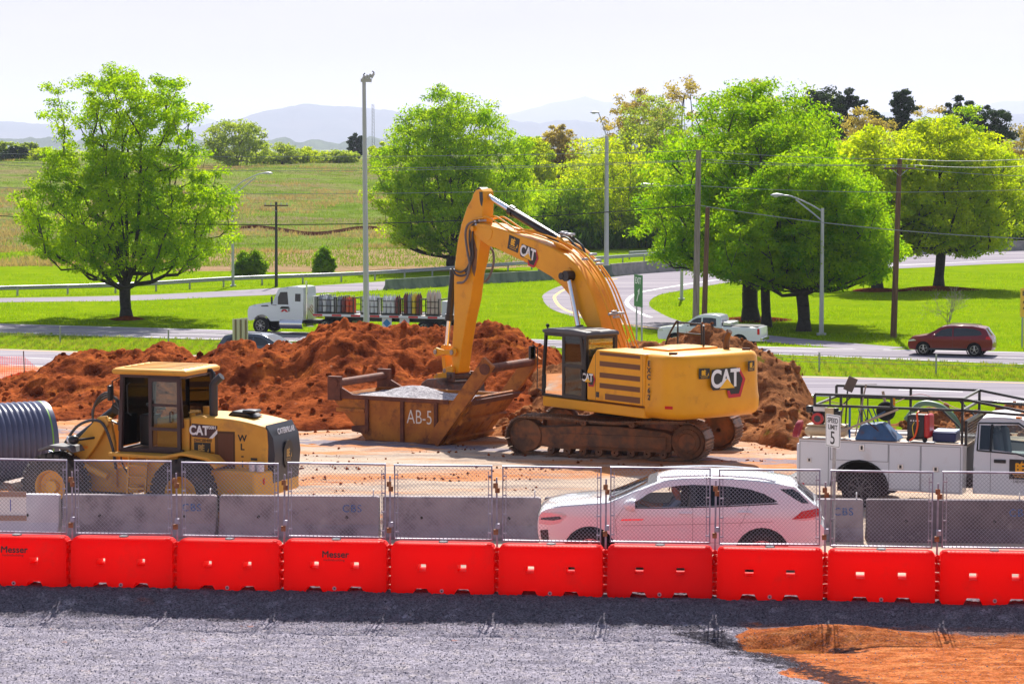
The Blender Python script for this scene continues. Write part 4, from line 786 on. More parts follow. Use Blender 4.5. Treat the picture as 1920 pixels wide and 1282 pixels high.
pk = MB(); pk.box((0, 0, .08), (.95, .2, .12), (0, R(-3), .1)); o = pk.build('timber_block', mat('pale_timber', (.5, .42, .36), .8)); o.location = (nt0.x + 1.35, nt0.y - 1.2, .0); tag(o, 'pale timber block lying in front of the orange mesh fence', 'timber')
# silt fence and telecom tower on the hill
m = MB(); rs_ = random.Random(3); pp = []
for k in range(30):
    px = 425 + k * 10; Y = 300 + 6 * math.sin(k * .3); x = (px - 960) / FPX * Y; pp.append((x, Y, float(tz(np.array(x), np.array(Y)))))
for a, b in zip(pp[:-1], pp[1:]): m.add([a, b, (b[0], b[1], b[2] + .42), (a[0], a[1], a[2] + .42), (a[0], a[1] + .03, a[2]), (b[0], b[1] + .03, b[2]), (b[0], b[1] + .03, b[2] + .42), (a[0], a[1] + .03, a[2] + .42)], [(0, 1, 2, 3), (4, 7, 6, 5), (3, 2, 6, 7)])
tag(m.build('silt_fence', mat('silt_fence', rgb(120, 50, 40), .8), smooth=0), 'low dark red silt fence running across the meadow hill', 'silt fence')
tw = thing('radio_tower', (-84, 1550, 0), 0, 'thin lattice radio tower far away near the mountains', 'radio tower'); m = MB()
for a in (0, 120, 240): m.cyl((1.0 * math.cos(R(a)), 1.0 * math.sin(R(a)), 0), (.7 * math.cos(R(a)), .7 * math.sin(R(a)), 32), .16, n=4)
for k in range(16): m.bar((1 * math.cos(R(0)), 0, k * 2), (-.5, .8, k * 2 + 2), .12); m.bar((-.5, .8, k * 2), (-.5, -.8, k * 2 + 2), .12)
m.build('lattice', mat('tower_steel', (.3, .3, .35), .6), tw, smooth=0)
# ================================================================ dirt piles
soil_red = ground_mat('red_clay_soil', rgb(170, 90, 50), [(rgb(96, 46, 30), (1.1, 1.1, 1.4), .42, .60, .95, None), (rgb(190, 108, 52), (.7, .9, 1.2), .56, .68, .8, None), (rgb(70, 34, 24), (4, 4, 4), .56, .68, .7, None), (rgb(176, 140, 120), (1.9, 1.9, 2.4), .66, .71, .6, None)], bump=1, bscale=9, bdist=.10)
soil_brown = ground_mat('brown_soil', rgb(160, 108, 72), [(rgb(112, 72, 50), (1.1, 1.1, 1.4), .42, .60, .9, None), (rgb(172, 118, 78), (1.3, 1.3, 1.3), .56, .68, .8, None), (rgb(112, 116, 36), (1.6, 1.6, 1.8), .63, .70, .85, None), (rgb(50, 34, 28), (4, 4, 4), .56, .68, .7, None)], bump=1, bscale=9, bdist=.10)
def clods(x, y, s=0):
    h = 0
    for sc_, a in ((.55, .24), (1.5, .14), (3.4, .095), (6.5, .055), (11., .035)):
        wx = x + .22 / sc_ * (vnoise(x * sc_ * 2, y * sc_ * 2, s + 1) - .5); wy = y + .22 / sc_ * (vnoise(x * sc_ * 2 + 9, y * sc_ * 2, s + 2) - .5)
        d, c = worley(wx * sc_, wy * sc_, s + int(sc_ * 10)); h = h + a * (np.clip(1 - d * 1.35, 0, 1) ** .8) * (.2 + 1.2 * c)
    return h
def pile(name, crest, foot, Yc, back, mat_, label, seed, amp=1.0, step=.052, steps=None):
    """crest: (px, py) silhouette at depth Yc(px); foot: (px, Y) front edge of the pile"""
    crest = [(a, b - (16 if (a < 330 and seed == 7) else 8)) for a, b in crest]
    fx = lambda px: float(np.interp(px, [c[0] for c in crest], [c[1] for c in crest]))
    pxs = np.linspace(crest[0][0], crest[-1][0], 200); yc = np.array([Yc(p) for p in pxs]); X = (pxs - 960) / FPX * yc; Hc = HCAM + (HOR - np.array([fx(p) for p in pxs])) * yc / FPX
    ft = np.interp(pxs, [f[0] for f in foot], [f[1] for f in foot])
    x0, x1 = X.min() - .4, X.max() + .4; y0, y1 = ft.min() - .6, yc.max() + back + .6
    xs = np.arange(x0, x1, step); ysn = np.arange(y0, y1, step * 1.25); XX, YY = np.meshgrid(xs, ysn)
    wx = XX + .5 * (vnoise(XX * .9, YY * .9, seed) - .5); wy = YY + .8 * (vnoise(XX * .8 + 5, YY * .8, seed + 1) - .5)
    h0 = np.interp(wx, X, Hc); f0 = np.interp(wx, X, ft); c0 = np.interp(wx, X, yc); zb = np.where(YY > c0, np.minimum(0, site_z(XX, YY)), 0)
    tF = np.clip((wy - f0) / (c0 - f0), 0, 1); tB = np.clip((c0 + back - wy) / back, 0, 1)
    sh = np.where(wy < c0, tF ** .85 * (1 + .18 * np.sin(tF * 9 + 2 * vnoise(XX * .4, YY * 0, seed))*(1-tF)), tB ** .9)
    ends = smoothstep(X[0] - .4, X[0] + .8, XX) * (1 - smoothstep(X[-1] - .8, X[-1] + .4, XX))
    big = (fbm(XX * .45, YY * .6, 3, seed + 3) - .5) * 1.3 * np.sin(np.pi * np.clip(np.where(wy < c0, tF * .85, tB * .8), 0, 1))
    env = np.clip(sh, 0, 1) ** .4 * ends; Z = np.where(wy < c0, h0 * sh, zb + (h0 - zb) * sh) * ends + big * ends + amp * env * (clods(XX, YY, seed) - .26) 
    inn = (sh * ends > .004); Z = np.where(inn, Z, zb - .25)
    V = np.stack([XX, YY, Z], -1).reshape(-1, 3); nr, nc = XX.shape; i = np.arange(nr * nc).reshape(nr, nc); F = np.stack([i[:-1, :-1], i[:-1, 1:], i[1:, 1:], i[1:, :-1]], -1).reshape(-1, 4)
    keep = inn.reshape(-1)[F].any(1); F = F[keep]; used, inv = np.unique(F, return_inverse=True); V = V[used]; F = inv.reshape(F.shape)
    # loose clods on the surface and at the foot
    rs = np.random.RandomState(seed); bm = bmesh.new(); bmesh.ops.create_icosphere(bm, subdivisions=2, radius=1); iv = np.array([v.co[:] for v in bm.verts]); ifc = np.array([[v.index for v in f.verts] for f in bm.faces]); bm.free()
    VV = [V]; FF3 = []; base = len(V); n = 650; k = 0
    while k < n:
        xx = rs.uniform(x0 + .5, x1 - .5); yy = rs.uniform(y0 - .3, np.interp(xx, X, yc) + .4); f_ = np.interp(xx, X, ft)
        if yy < f_ - .7 or (yy < f_ and rs.rand() < .6): k += 1; continue
        ix = int((xx - x0) / step); iy = int((yy - y0) / (step * 1.25)); zz = Z[iy, ix] if 0 <= iy < nr and 0 <= ix < nc else 0
        r_ = .025 + .10 * rs.rand() ** 6 + .03 * rs.rand(); nzs = 1 + .45 * (rs.rand(len(iv), 1) - .5); M_ = iv * nzs * r_ * rs.uniform(.7, 1.3, 3); VV.append(M_ + [xx, yy, max(zz, 0) + r_ * .3]); FF3.append(ifc + base); base += len(iv); k += 1
    V = np.concatenate(VV); T3 = np.concatenate([F[:, [0, 1, 2]], F[:, [0, 2, 3]]] + FF3)
    o = np_mesh(name, V, T3, mat_, smooth=False); c = V.mean(0); return tag(o, label, 'dirt pile', 'dirt piles behind the machines')
pile('dirt_pile', [(-60, 735), (20, 728), (60, 722), (100, 692), (160, 668), (210, 668), (260, 660), (310, 652), (350, 668), (400, 668), (430, 658), (470, 662), (510, 668), (560, 656), (600, 618), (660, 613), (720, 618), (790, 610), (850, 614), (900, 603), (945, 600), (985, 626), (1020, 652), (1060, 684), (1110, 720), (1150, 745)],
     [(-60, 68), (100, 69), (300, 68.5), (520, 67), (620, 66.4), (800, 68), (950, 67.5), (1150, 68)], lambda p: 76 - .0028 * (p - 100), 7, soil_red, 'long heap of red clay behind the loader and the rusty skip', 7)
pile('dirt_pile', [(900, 812), (940, 790), (980, 760), (1020, 722), (1060, 692), (1100, 668), (1160, 656), (1200, 648), (1250, 652), (1300, 640), (1330, 622), (1365, 628), (1400, 650), (1440, 664), (1480, 692), (1520, 730), (1545, 765)],
     [(900, 66.6), (960, 64.8), (1060, 63.8), (1200, 64.2), (1300, 64.6), (1400, 63.8), (1440, 62.2), (1500, 62.2), (1545, 63)], lambda p: 70 - .004 * (p - 1000), 6, soil_brown, 'brown soil heap with grass clumps behind the big excavator', 19)
pile('dirt_pile', [(1690, 812), (1725, 795), (1765, 772), (1800, 770), (1840, 780), (1880, 772), (1930, 765), (1990, 800)], [(1690, 66), (1990, 66)], lambda p: 67.4, 1.5, soil_brown, 'low brown soil heap seen through the ladder rack of the service truck', 29, .55, .1)
pile('dirt_pile', [(940, 812), (965, 806), (1000, 800), (1040, 808), (1060, 816)], [(940, 65.2), (1060, 65.0)], lambda p: 66.2, 1.2, soil_brown, 'small dark earth heap under the raised end of the rusty skip', 39, .5, .06)
m = MB(); m.sphere((0, 0, .12), .26, 8, (1, .8, .8)); o = m.build('boulder', mat('grey_rock', (.32, .29, .28), .9, bump=.6, bs=6)); q = P(83, 697, 75.8); o.location = q - Vector((0, 0, .2)); o.data.transform(Matrix.Rotation(.4, 4, 'X')); tag(o, 'grey rock at the left shoulder of the red clay heap', 'rock')
m = MB(); m.bar((0, 0, 0), (.75, .05, -.42), .05, .07); o = m.build('wood_stick', mat('pale_timber', (.5, .42, .36), .8)); o.location = P(50, 742, 74.5); tag(o, 'pale stick poking out of the left end of the red clay heap', 'stick')

# ================================================================ concrete barriers
def wall_pt(px): # depth of concrete barrier line at picture column px (through two measured points)
    x0, y0, x1, y1 = -7.1, 48.45, 8.35, 47.75; k = (px - 960) / FPX; mm = (y1 - y0) / (x1 - x0); x = k * (y0 - mm * x0) / (1 - k * mm); return Vector((x, y0 + mm * (x - x0), 0))
jersey_m = mat('precast_concrete', rgb(162, 150, 154), .85, col2=rgb(134, 122, 128), vs=1.6, perobj=True, dirt=[(rgb(82, 74, 80), .6, 1.6, .52), (rgb(178, 168, 168), .6, 2.6, .58), (rgb(70, 62, 66), .6, 9, .64)], bump=.3, bs=24)
jersey_pale = mat('pale_plastic', rgb(196, 190, 200), .5, col2=rgb(176, 168, 182), vs=1.5)
blue_spray = mat('blue_stencil_paint', rgb(60, 100, 160), .7)
JP = [(-.30, 0), (-.30, .075), (-.14, .28), (-.09, .80), (-.07, .815), (.07, .815), (.09, .80), (.14, .28), (.30, .075), (.30, 0)]
def jersey(a, b, label, stencil=None, m_=None, hook=True, pale=False):
    L_ = (b - a).length - .03; ang = math.atan2(b.y - a.y, b.x - a.x); root = thing('concrete_barrier' if not pale else 'plastic_barrier', a, ang, label, 'barrier', 'concrete barriers in the middle row' if not pale else None)
    m = MB(); t = .05
    m.loft([[(x, y * s_, z if z < .8 else z - d) for y, z in JP] for x, s_, d in ((.015, .9, .02), (t, 1, 0), (L_ - t, 1, 0), (L_, .9, .02))])
    bd = m.build('body', m_ or jersey_m, root, smooth=30, bevel=.012)
    if hook:
        m = MB(); m.tube([(L_ - .12, 0, .80), (L_ - .12, 0, .92), (L_ - .12, .03, .93)], .013, 6); m.build('lifting_loop', mat('white_rod', (.7, .7, .7), .5), root)
    m = MB(); m.cyl((L_ * .25, -.145, .42), (L_ * .25, -.11, .42), .03, n=10); m.build('tie_hole', black, root); m = MB(); m.cyl((L_ * .8, -.145, .42), (L_ * .8, -.11, .42), .03, n=10); m.build('tie_hole', black, root)
    if stencil: text('stencil_letters', 'CBS', .20, blue_spray, root, frame(Vector((stencil, -.128, .58)), (1, 0, 0), (0, .09, 1)), spacing=1.15)
    if pale:
        m = MB(); m.prism([(L_ * .42, .1), (L_ * .58, .1), (L_ * .56, .32), (L_ * .44, .32)], -.32, -.16); m.build('fork_pocket', mat('pocket_shade', (.25, .23, .27), .7), root, smooth=0)
    return root
joints = [109, 405, 713, 1018, 1322, 1626, 1934]
labs = ['concrete barrier in front of the wheel loader tyres, blue stencil at its right end', 'concrete barrier below the right rear corner of the wheel loader', 'concrete barrier in the open stretch between loader and white SUV',
        'concrete barrier hidden behind the front half of the white SUV', 'concrete barrier behind the rear of the white SUV, blue stencil right of its bumper', 'dark concrete barrier below the white service truck']
for k in range(6):
    jersey(wall_pt(joints[k]) + Vector((.02, 0, 0)), wall_pt(joints[k + 1]), labs[k], {0: 2.5, 1: 2.55, 4: 2.6, 5: 2.85}.get(k), mat('dark_precast_concrete', rgb(116, 104, 110), .85, col2=rgb(90, 80, 86), vs=1.6, dirt=(rgb(160, 150, 150), .6, 3.1, .60), bump=.25, bs=24) if k == 5 else None)
jersey(wall_pt(-190), wall_pt(109), 'pale lavender plastic barrier at the left frame edge beneath the plywood board', None, jersey_pale, False, True)
jersey(wall_pt(1934), wall_pt(2240), 'dark concrete barrier cut off by the right frame edge', None, None)
# plywood board with blue stroke on the left
bp = P(-30, 955, 47.6); root = thing('plywood_board', (bp.x, bp.y, .42), R(-2), 'white board with timber battens leaning on the pale barrier at the left edge', 'board')
one('panel', mat('white_board', (.72, .72, .75), .5), root, 'bx', -.3, .80, -.02, 0, 0.05, .55, smooth=0); bat = mat('batten_wood', rgb(150, 120, 105), .8)
one('batten', bat, root, 'bx', -.3, .81, -.045, -.021, .47, .57, bevel=.004); one('batten', bat, root, 'bx', -.3, .81, -.045, -.021, .02, .12, bevel=.004); one('paint_stroke', mat('blue_marker', (.02, .05, .4), .5), root, 'bx', .50, .515, -.026, -.0205, .2, .42)

# ================================================================ red water-filled barriers with chain-link panels
red_plastic = mat('red_plastic', (.95, .006, .002), .5, col2=(.88, .005, .002), vs=1.2, translucent=.5, spec=.25, perobj=True, dirt=[((.42, .05, .03), .55, 2.0, .58), ((.30, .14, .09), .7, 7.0, .66)], bump=.08, bs=6)
red_plastic2 = mat('faded_red_plastic', (.86, .006, .008), .5, col2=(.78, .006, .008), vs=1.2, translucent=.46, spec=.25)
tube_m = mat('galvanized_tube', rgb(176, 168, 184), .42, .35, col2=rgb(140, 132, 150), vs=7); wire_mesh_m = mat('fence_wire', rgb(150, 146, 160), .5, .3); rusty = mat('rusted_steel', rgb(130, 66, 34), .8, col2=rgb(170, 120, 84), vs=14, bump=.3)
BW, BH, BD = 1.80, .86, .44
def cdt_panel(outline, holes, step, Yf, side=1):
    def dens(p):
        o = []; n = len(p)
        for i in range(n):
            a = Vector(p[i][:2]); b = Vector(p[(i + 1) % n][:2]); k = max(1, int((b - a).length / step)); o += [tuple(a.lerp(b, t / k)) for t in range(k)]
        return o
    loops = [dens(outline)] + [dens(h) for h in holes]; V = []; E = []
    for lp in loops: n0 = len(V); V += lp; E += [(n0 + i, n0 + (i + 1) % len(lp)) for i in range(len(lp))]
    a = np.array(loops[0]); gx, gy = np.meshgrid(np.arange(a[:, 0].min() + step / 2, a[:, 0].max(), step), np.arange(a[:, 1].min() + step / 2, a[:, 1].max(), step)); gx = gx.ravel(); gy = gy.ravel()
    ok = inside(loops[0], gx, gy)
    for h in loops[1:]: ok &= ~inside(h, gx, gy)
    B = np.array(V); g = np.stack([gx[ok], gy[ok]], 1)
    if len(g): dmin = np.array([np.min(np.hypot(*(B - q).T)) for q in g]); g = g[dmin > step * .45]
    nb = len(V); V += [tuple(q) for q in g]
    r = delaunay_2d_cdt([Vector(v) for v in V], E, [], 0, 1e-5); vs = [tuple(v) for v in r[0]]; tr = [tuple(f) for f in r[2]]
    c = np.array([[sum(vs[i][k] for i in f) / len(f) for k in (0, 1)] for f in tr]); ok = inside(loops[0], c[:, 0], c[:, 1])
    for h in loops[1:]: ok &= ~inside(h, c[:, 0], c[:, 1])
    out = [(x, Yf(x, z) * side, z) for x, z in vs]; fs = []
    for f, k in zip(tr, ok):
        if not k: continue
        f = list(f); p = [vs[i] for i in f]; ar = (p[1][0] - p[0][0]) * (p[2][1] - p[0][1]) - (p[2][0] - p[0][0]) * (p[1][1] - p[0][1])
        if (ar > 0) == (side > 0): f.reverse()   # outward normal along side*y ... (x,z) ccw looks to -y
        fs.append(f)
    return out, fs, loops
def water_barrier_mesh():
    hw = BW / 2
    cut = lambda c, w_: [(c - w_ - .05, 0), (c - w_ + .01, .11), (c + w_ - .01, .11), (c + w_ + .05, 0)]
    top = [(hw - .01, BH - .06), (hw - .05, BH - .015), (hw - .12, BH), (-hw + .12, BH), (-hw + .05, BH - .015), (-hw + .01, BH - .06)]
    outl = [(-hw + .03, 0)] + cut(-.36, .11) + cut(.36, .11) + [(hw - .03, 0), (hw, .05)] + top + [(-hw, .05)]
    holes = [[(c - .075, .405), (c + .075, .405), (c + .075, .52), (c - .075, .52)] for c in (-.35, .35)]
    def Y(x, z):
        y = np.interp(z, [0, .05, .25, .5, .68, .78, .83, BH], [.215, .226, .226, .222, .212, .185, .155, .11])
        e = np.interp(abs(x), [hw - .10, hw], [0, .05]); s_ = .010 * np.exp(-((abs(abs(x) - .35) / .12) ** 2 + ((z - .47) / .07) ** 2))
        return float(y - e - s_)
    m = MB(); loopf = None
    for side in (-1, 1):
        v, f, loops = cdt_panel(outl, holes, .05, Y, side); m.add(v, f)
    for lp, rev in [(loops[0], False)] + [(h, True) for h in loops[1:]]:
        n = len(lp); vs = [(x, -Y(x, z), z) for x, z in lp] + [(x, Y(x, z), z) for x, z in lp]; fs = [(i, n + i, n + (i + 1) % n, (i + 1) % n) for i in range(n)]
        if rev: fs = [tuple(reversed(f)) for f in fs]
        m.add(vs, fs)
    # interlocking knuckles at the ends
    for s_, offs in ((-1, .0), (1, .075)):
        for k in range(5): z = .06 + offs + k * .148; m.cyl((s_ * (hw + .012), 0, z), (s_ * (hw + .012), 0, z + .06), .075, .06, n=14); m.bx(min(s_ * (hw - .06), s_ * (hw + .01)), max(s_ * (hw - .06), s_ * (hw + .01)), -.11, .11, z + .004, z + .056)
    return m
wb = water_barrier_mesh()
proto_b = thing('water_barrier', (0, 0, 0)); body0 = wb.build('body', red_plastic, proto_b, smooth=40, merge=True)
m = MB(); m.cyl((0, -.232, .075), (0, -.21, .075), .035, n=16); dp = m.build('drain_plug', mat('plug_pink', rgb(220, 150, 160), .5), proto_b); m = MB(); m.cyl((0, -.236, .075), (0, -.225, .075), .014, n=10); m.build('plug_center', black, dp)
m = MB(); m.cyl((.0, 0, BH - .005), (.0, 0, BH + .012), .085, n=20); fc = m.build('fill_cap', mat('fill_cap_dark', (.06, .05, .06), .5), proto_b); m = MB(); m.box((0, 0, BH + .016), (.14, .028, .012), (0, 0, .6)); m.box((0, 0, BH + .0165), (.14, .028, .012), (0, 0, -.6)); m.build('cap_cross', white, fc)
# chain-link panel prototype (stands on the barrier)
proto_f = thing('chain_link_fence', (0, 0, 0)); FW, Z0, Z1 = 1.66, BH + .02, 2.12
hw = FW / 2; m = MB(); m.tube([(-hw, 0, Z0 - .0), (-hw, 0, Z1), (hw, 0, Z1), (hw, 0, Z0)], .021, 8, closed=True); m.build('tube_frame', tube_m, proto_f, smooth=50)
m = MB(); W_i, H_i = FW - .04, Z1 - Z0 - .03; zl = Z0 + .015; pitch = .067; k = -H_i
while k < W_i:
    for sgn in (1, -1):
        a0 = max(0, k); a1 = min(W_i, k + H_i)
        if a1 - a0 > .01:
            p0 = (a0 - W_i / 2, a0 - k); p1 = (a1 - W_i / 2, a1 - k)
            m.bar((sgn * p0[0], .003 * sgn, zl + p0[1]), (sgn * p1[0], .003 * sgn, zl + p1[1]), .0042)
    k += pitch
m.build('chain_link', wire_mesh_m, proto_f, smooth=0)
for s_ in (-1, 1):
    m = MB(); m.cyl((s_ * (hw - .055), -.012, Z0 + .03), (s_ * (hw - .055), -.012, Z1 - .08), .006, n=6)
    for kk in range(4): zc = Z0 + .12 + kk * .32; m.box((s_ * (hw - .03), -.014, zc), (.075, .012, .022))
    m.build('tension_bar', tube_m, proto_f)
proto_p = thing('rusty_bracket_post', (0, 0, 0)); one('post', tube_m, proto_p, 'cyl', (0, .02, BH - .35), (0, .02, 1.93), .016, n=8)
for zz, dx in ((1.02, -.012), (1.12, .02), (1.72, .02), (1.80, -.01)):
    m = MB(); m.box((dx, -.025, zz), (.075, .06, .085)); m.build('bracket', rusty if zz not in (1.12,) else tube_m, proto_p, bevel=.006)
edges = [(-78, 0), (125.5, 0), (326, 0), (527, 0), (729, 0), (932, 0), (1137, 0), (1344, 0), (1553, 0), (1765, 0), (1981, 0)]
def bar_pt(px): k = (px - 960) / FPX; x = k * 42.27 / (1 + .1069 * k); return Vector((x, float(ybar(x)), 0))
blabs = ['black lettering, at the left frame edge', 'second barrier from the left, below the loader front tyre', 'below the loader rear tyre, left of the second lettered one', 'black lettering, below the rear bumper of the loader', 'directly below the rusty skip', 'below the front bumper of the white SUV', 'duller red, below the front doors of the white SUV', 'below the rear wheel of the white SUV', 'left barrier of the two below the service truck body', 'rightmost, cut off by the right frame edge']
flabs = ['in front of the plywood board at the left edge', 'in front of the loader front arm and ladder', 'in front of the loader rear tyre and grille', 'just right of the loader rear bumper', 'in the open stretch, left of the next panel before the SUV', 'in front of the hood of the white SUV', 'in front of the driver of the white SUV', 'in front of the rear side window of the white SUV', 'in front of the service truck rear wheel', 'in front of the service truck cab at the right edge']
plabs = ['between the board and the loader front arm', 'below the loader ladder', 'at the loader rear bumper', 'below the rusty skip', 'left of the white SUV nose', 'across the white SUV windscreen base', 'across the white SUV middle pillar', 'behind the tail of the white SUV', 'below the service truck toolbox doors']
wob = [0, .004, -.01, .012, 0, -.006, .01, .006, -.004, .008]
for k in range(10):
    a, b = bar_pt(edges[k][0]), bar_pt(edges[k + 1][0]); c = (a + b) / 2; ang = math.atan2(b.y - a.y, b.x - a.x) + wob[k]; L_ = (b - a).length
    r_ = copy_tree(proto_b) if k < 9 else proto_b; r_.location = (c.x, c.y, -.02 + wob[k]); r_.rotation_euler = (0, 0, ang); r_.scale = (L_ / (BW + .075), 1, 1); r_['label'] = ('red water filled barrier with ' if 'lettering' in blabs[k] else 'red water filled barrier, ') + blabs[k]; r_['category'] = 'water barrier'; r_['group'] = 'red plastic barriers in the front row'
    f_ = proto_f if k == 0 else copy_tree(proto_f); f_.location = (c.x, c.y + .06, wob[k]); f_.rotation_euler = (R([-1, .4, 0, .8, .3, -.5, .5, 1, -.4, .6][k]), R([.3, -.2, .1, .3, -.1, .2, .1, -.3, .2, 0][k]), ang); f_.scale = (L_ / 1.835, 1, 1); f_['label'] = 'chain link panel ' + flabs[k]; f_['category'] = 'fence panel'; f_['group'] = 'chain link panels standing on the red barriers'
    if k:
        p_ = proto_p if k == 1 else copy_tree(proto_p); p_.location = (a.x, a.y + .06, 0); p_.rotation_euler = (0, R([0, .6, -.5, .8, 0, -.4, .3, .5, 0, .4][k]), ang + wob[k] * 9); p_['label'] = 'thin post with rusty brackets between fence panels, ' + plabs[k - 1]; p_['category'] = 'fence post'; p_['group'] = 'posts joining the fence panels'
    if k == 6:
        for ch in r_.children:
            if ch.name.startswith('body'): ch.data = ch.data.copy(); ch.data.materials[0] = red_plastic2
    if k in (0, 3):
        Ft = frame(Vector((.02, -.232, .645)), (1, 0, 0), (0, .12, 1)); t_ = text('brand_lettering', 'Messer', .155, decal_black, r_, Ft @ Matrix.Translation((0, 0, .004)), dbl=.0045, extrude=.002, sx=1.05); text('brand_lettering', 'mobilebuilding', .055, decal_black, r_, Ft @ Matrix.Translation((-.02, -.09, .006)), extrude=.001, sx=1.15)

# loose stones on the yard and crumbs on the site
def stones(name, x, y, zf, r0, r1, m_, seed):
    rs = np.random.RandomState(seed); n = len(x); oc = np.array([[1, 0, 0], [-1, 0, 0], [0, 1, 0], [0, -1, 0], [0, 0, 1], [0, 0, -1]], float); of = np.array([[0, 2, 4], [2, 1, 4], [1, 3, 4], [3, 0, 4], [2, 0, 5], [1, 2, 5], [3, 1, 5], [0, 3, 5]])
    r_ = (r0 + (r1 - r0) * rs.rand(n) ** 2.5); V = oc[None] * (r_[:, None, None]) * rs.uniform(.6, 1.3, (n, 6, 1)); a = rs.uniform(0, 6.28, n); c, s_ = np.cos(a), np.sin(a)
    V = np.stack([V[..., 0] * c[:, None] - V[..., 1] * s_[:, None], V[..., 0] * s_[:, None] + V[..., 1] * c[:, None], V[..., 2] * .8], -1) + np.stack([x, y, zf(x, y) + r_ * .35], -1)[:, None, :]
    F = of[None] + 6 * np.arange(n)[:, None, None]; return tag(np_mesh(name, V.reshape(-1, 3), F.reshape(-1, 3), m_), kind='stuff')
rs = np.random.RandomState(2); sx_ = rs.uniform(-10.5, 11.5, 60000); sy_ = rs.uniform(36.3, 42.9, 60000); zn = yard_zone(sx_, sy_)[..., 0]; ok_ = (rs.rand(60000) > zn * 1.85) & (sy_ < ybar(sx_) - .3)
stone_m = ground_mat('loose_stone', rgb(150, 146, 158), [(rgb(112, 108, 120), (9, 9, 9), .48, .6, .8, None), (rgb(186, 180, 188), (14, 14, 14), .54, .64, .8, None)], bump=0, grain=(30, .4))
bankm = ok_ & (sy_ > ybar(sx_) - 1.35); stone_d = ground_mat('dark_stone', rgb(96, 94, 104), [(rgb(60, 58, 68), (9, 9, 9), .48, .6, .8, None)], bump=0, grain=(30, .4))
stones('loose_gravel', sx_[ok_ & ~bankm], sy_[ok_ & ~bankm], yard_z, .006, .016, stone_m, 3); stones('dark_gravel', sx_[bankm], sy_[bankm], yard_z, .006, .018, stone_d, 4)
cx_ = rs.uniform(-13, 12, 9000); cy__ = rs.uniform(50, 68, 9000); k_ = fbm(cx_ * .5, cy__ * 1.2, 3, 77) + .012 * (cy__ - 60) > .60; stones('dirt_crumbs', cx_[k_], cy__[k_], site_z, .01, .05, soil_red, 5)
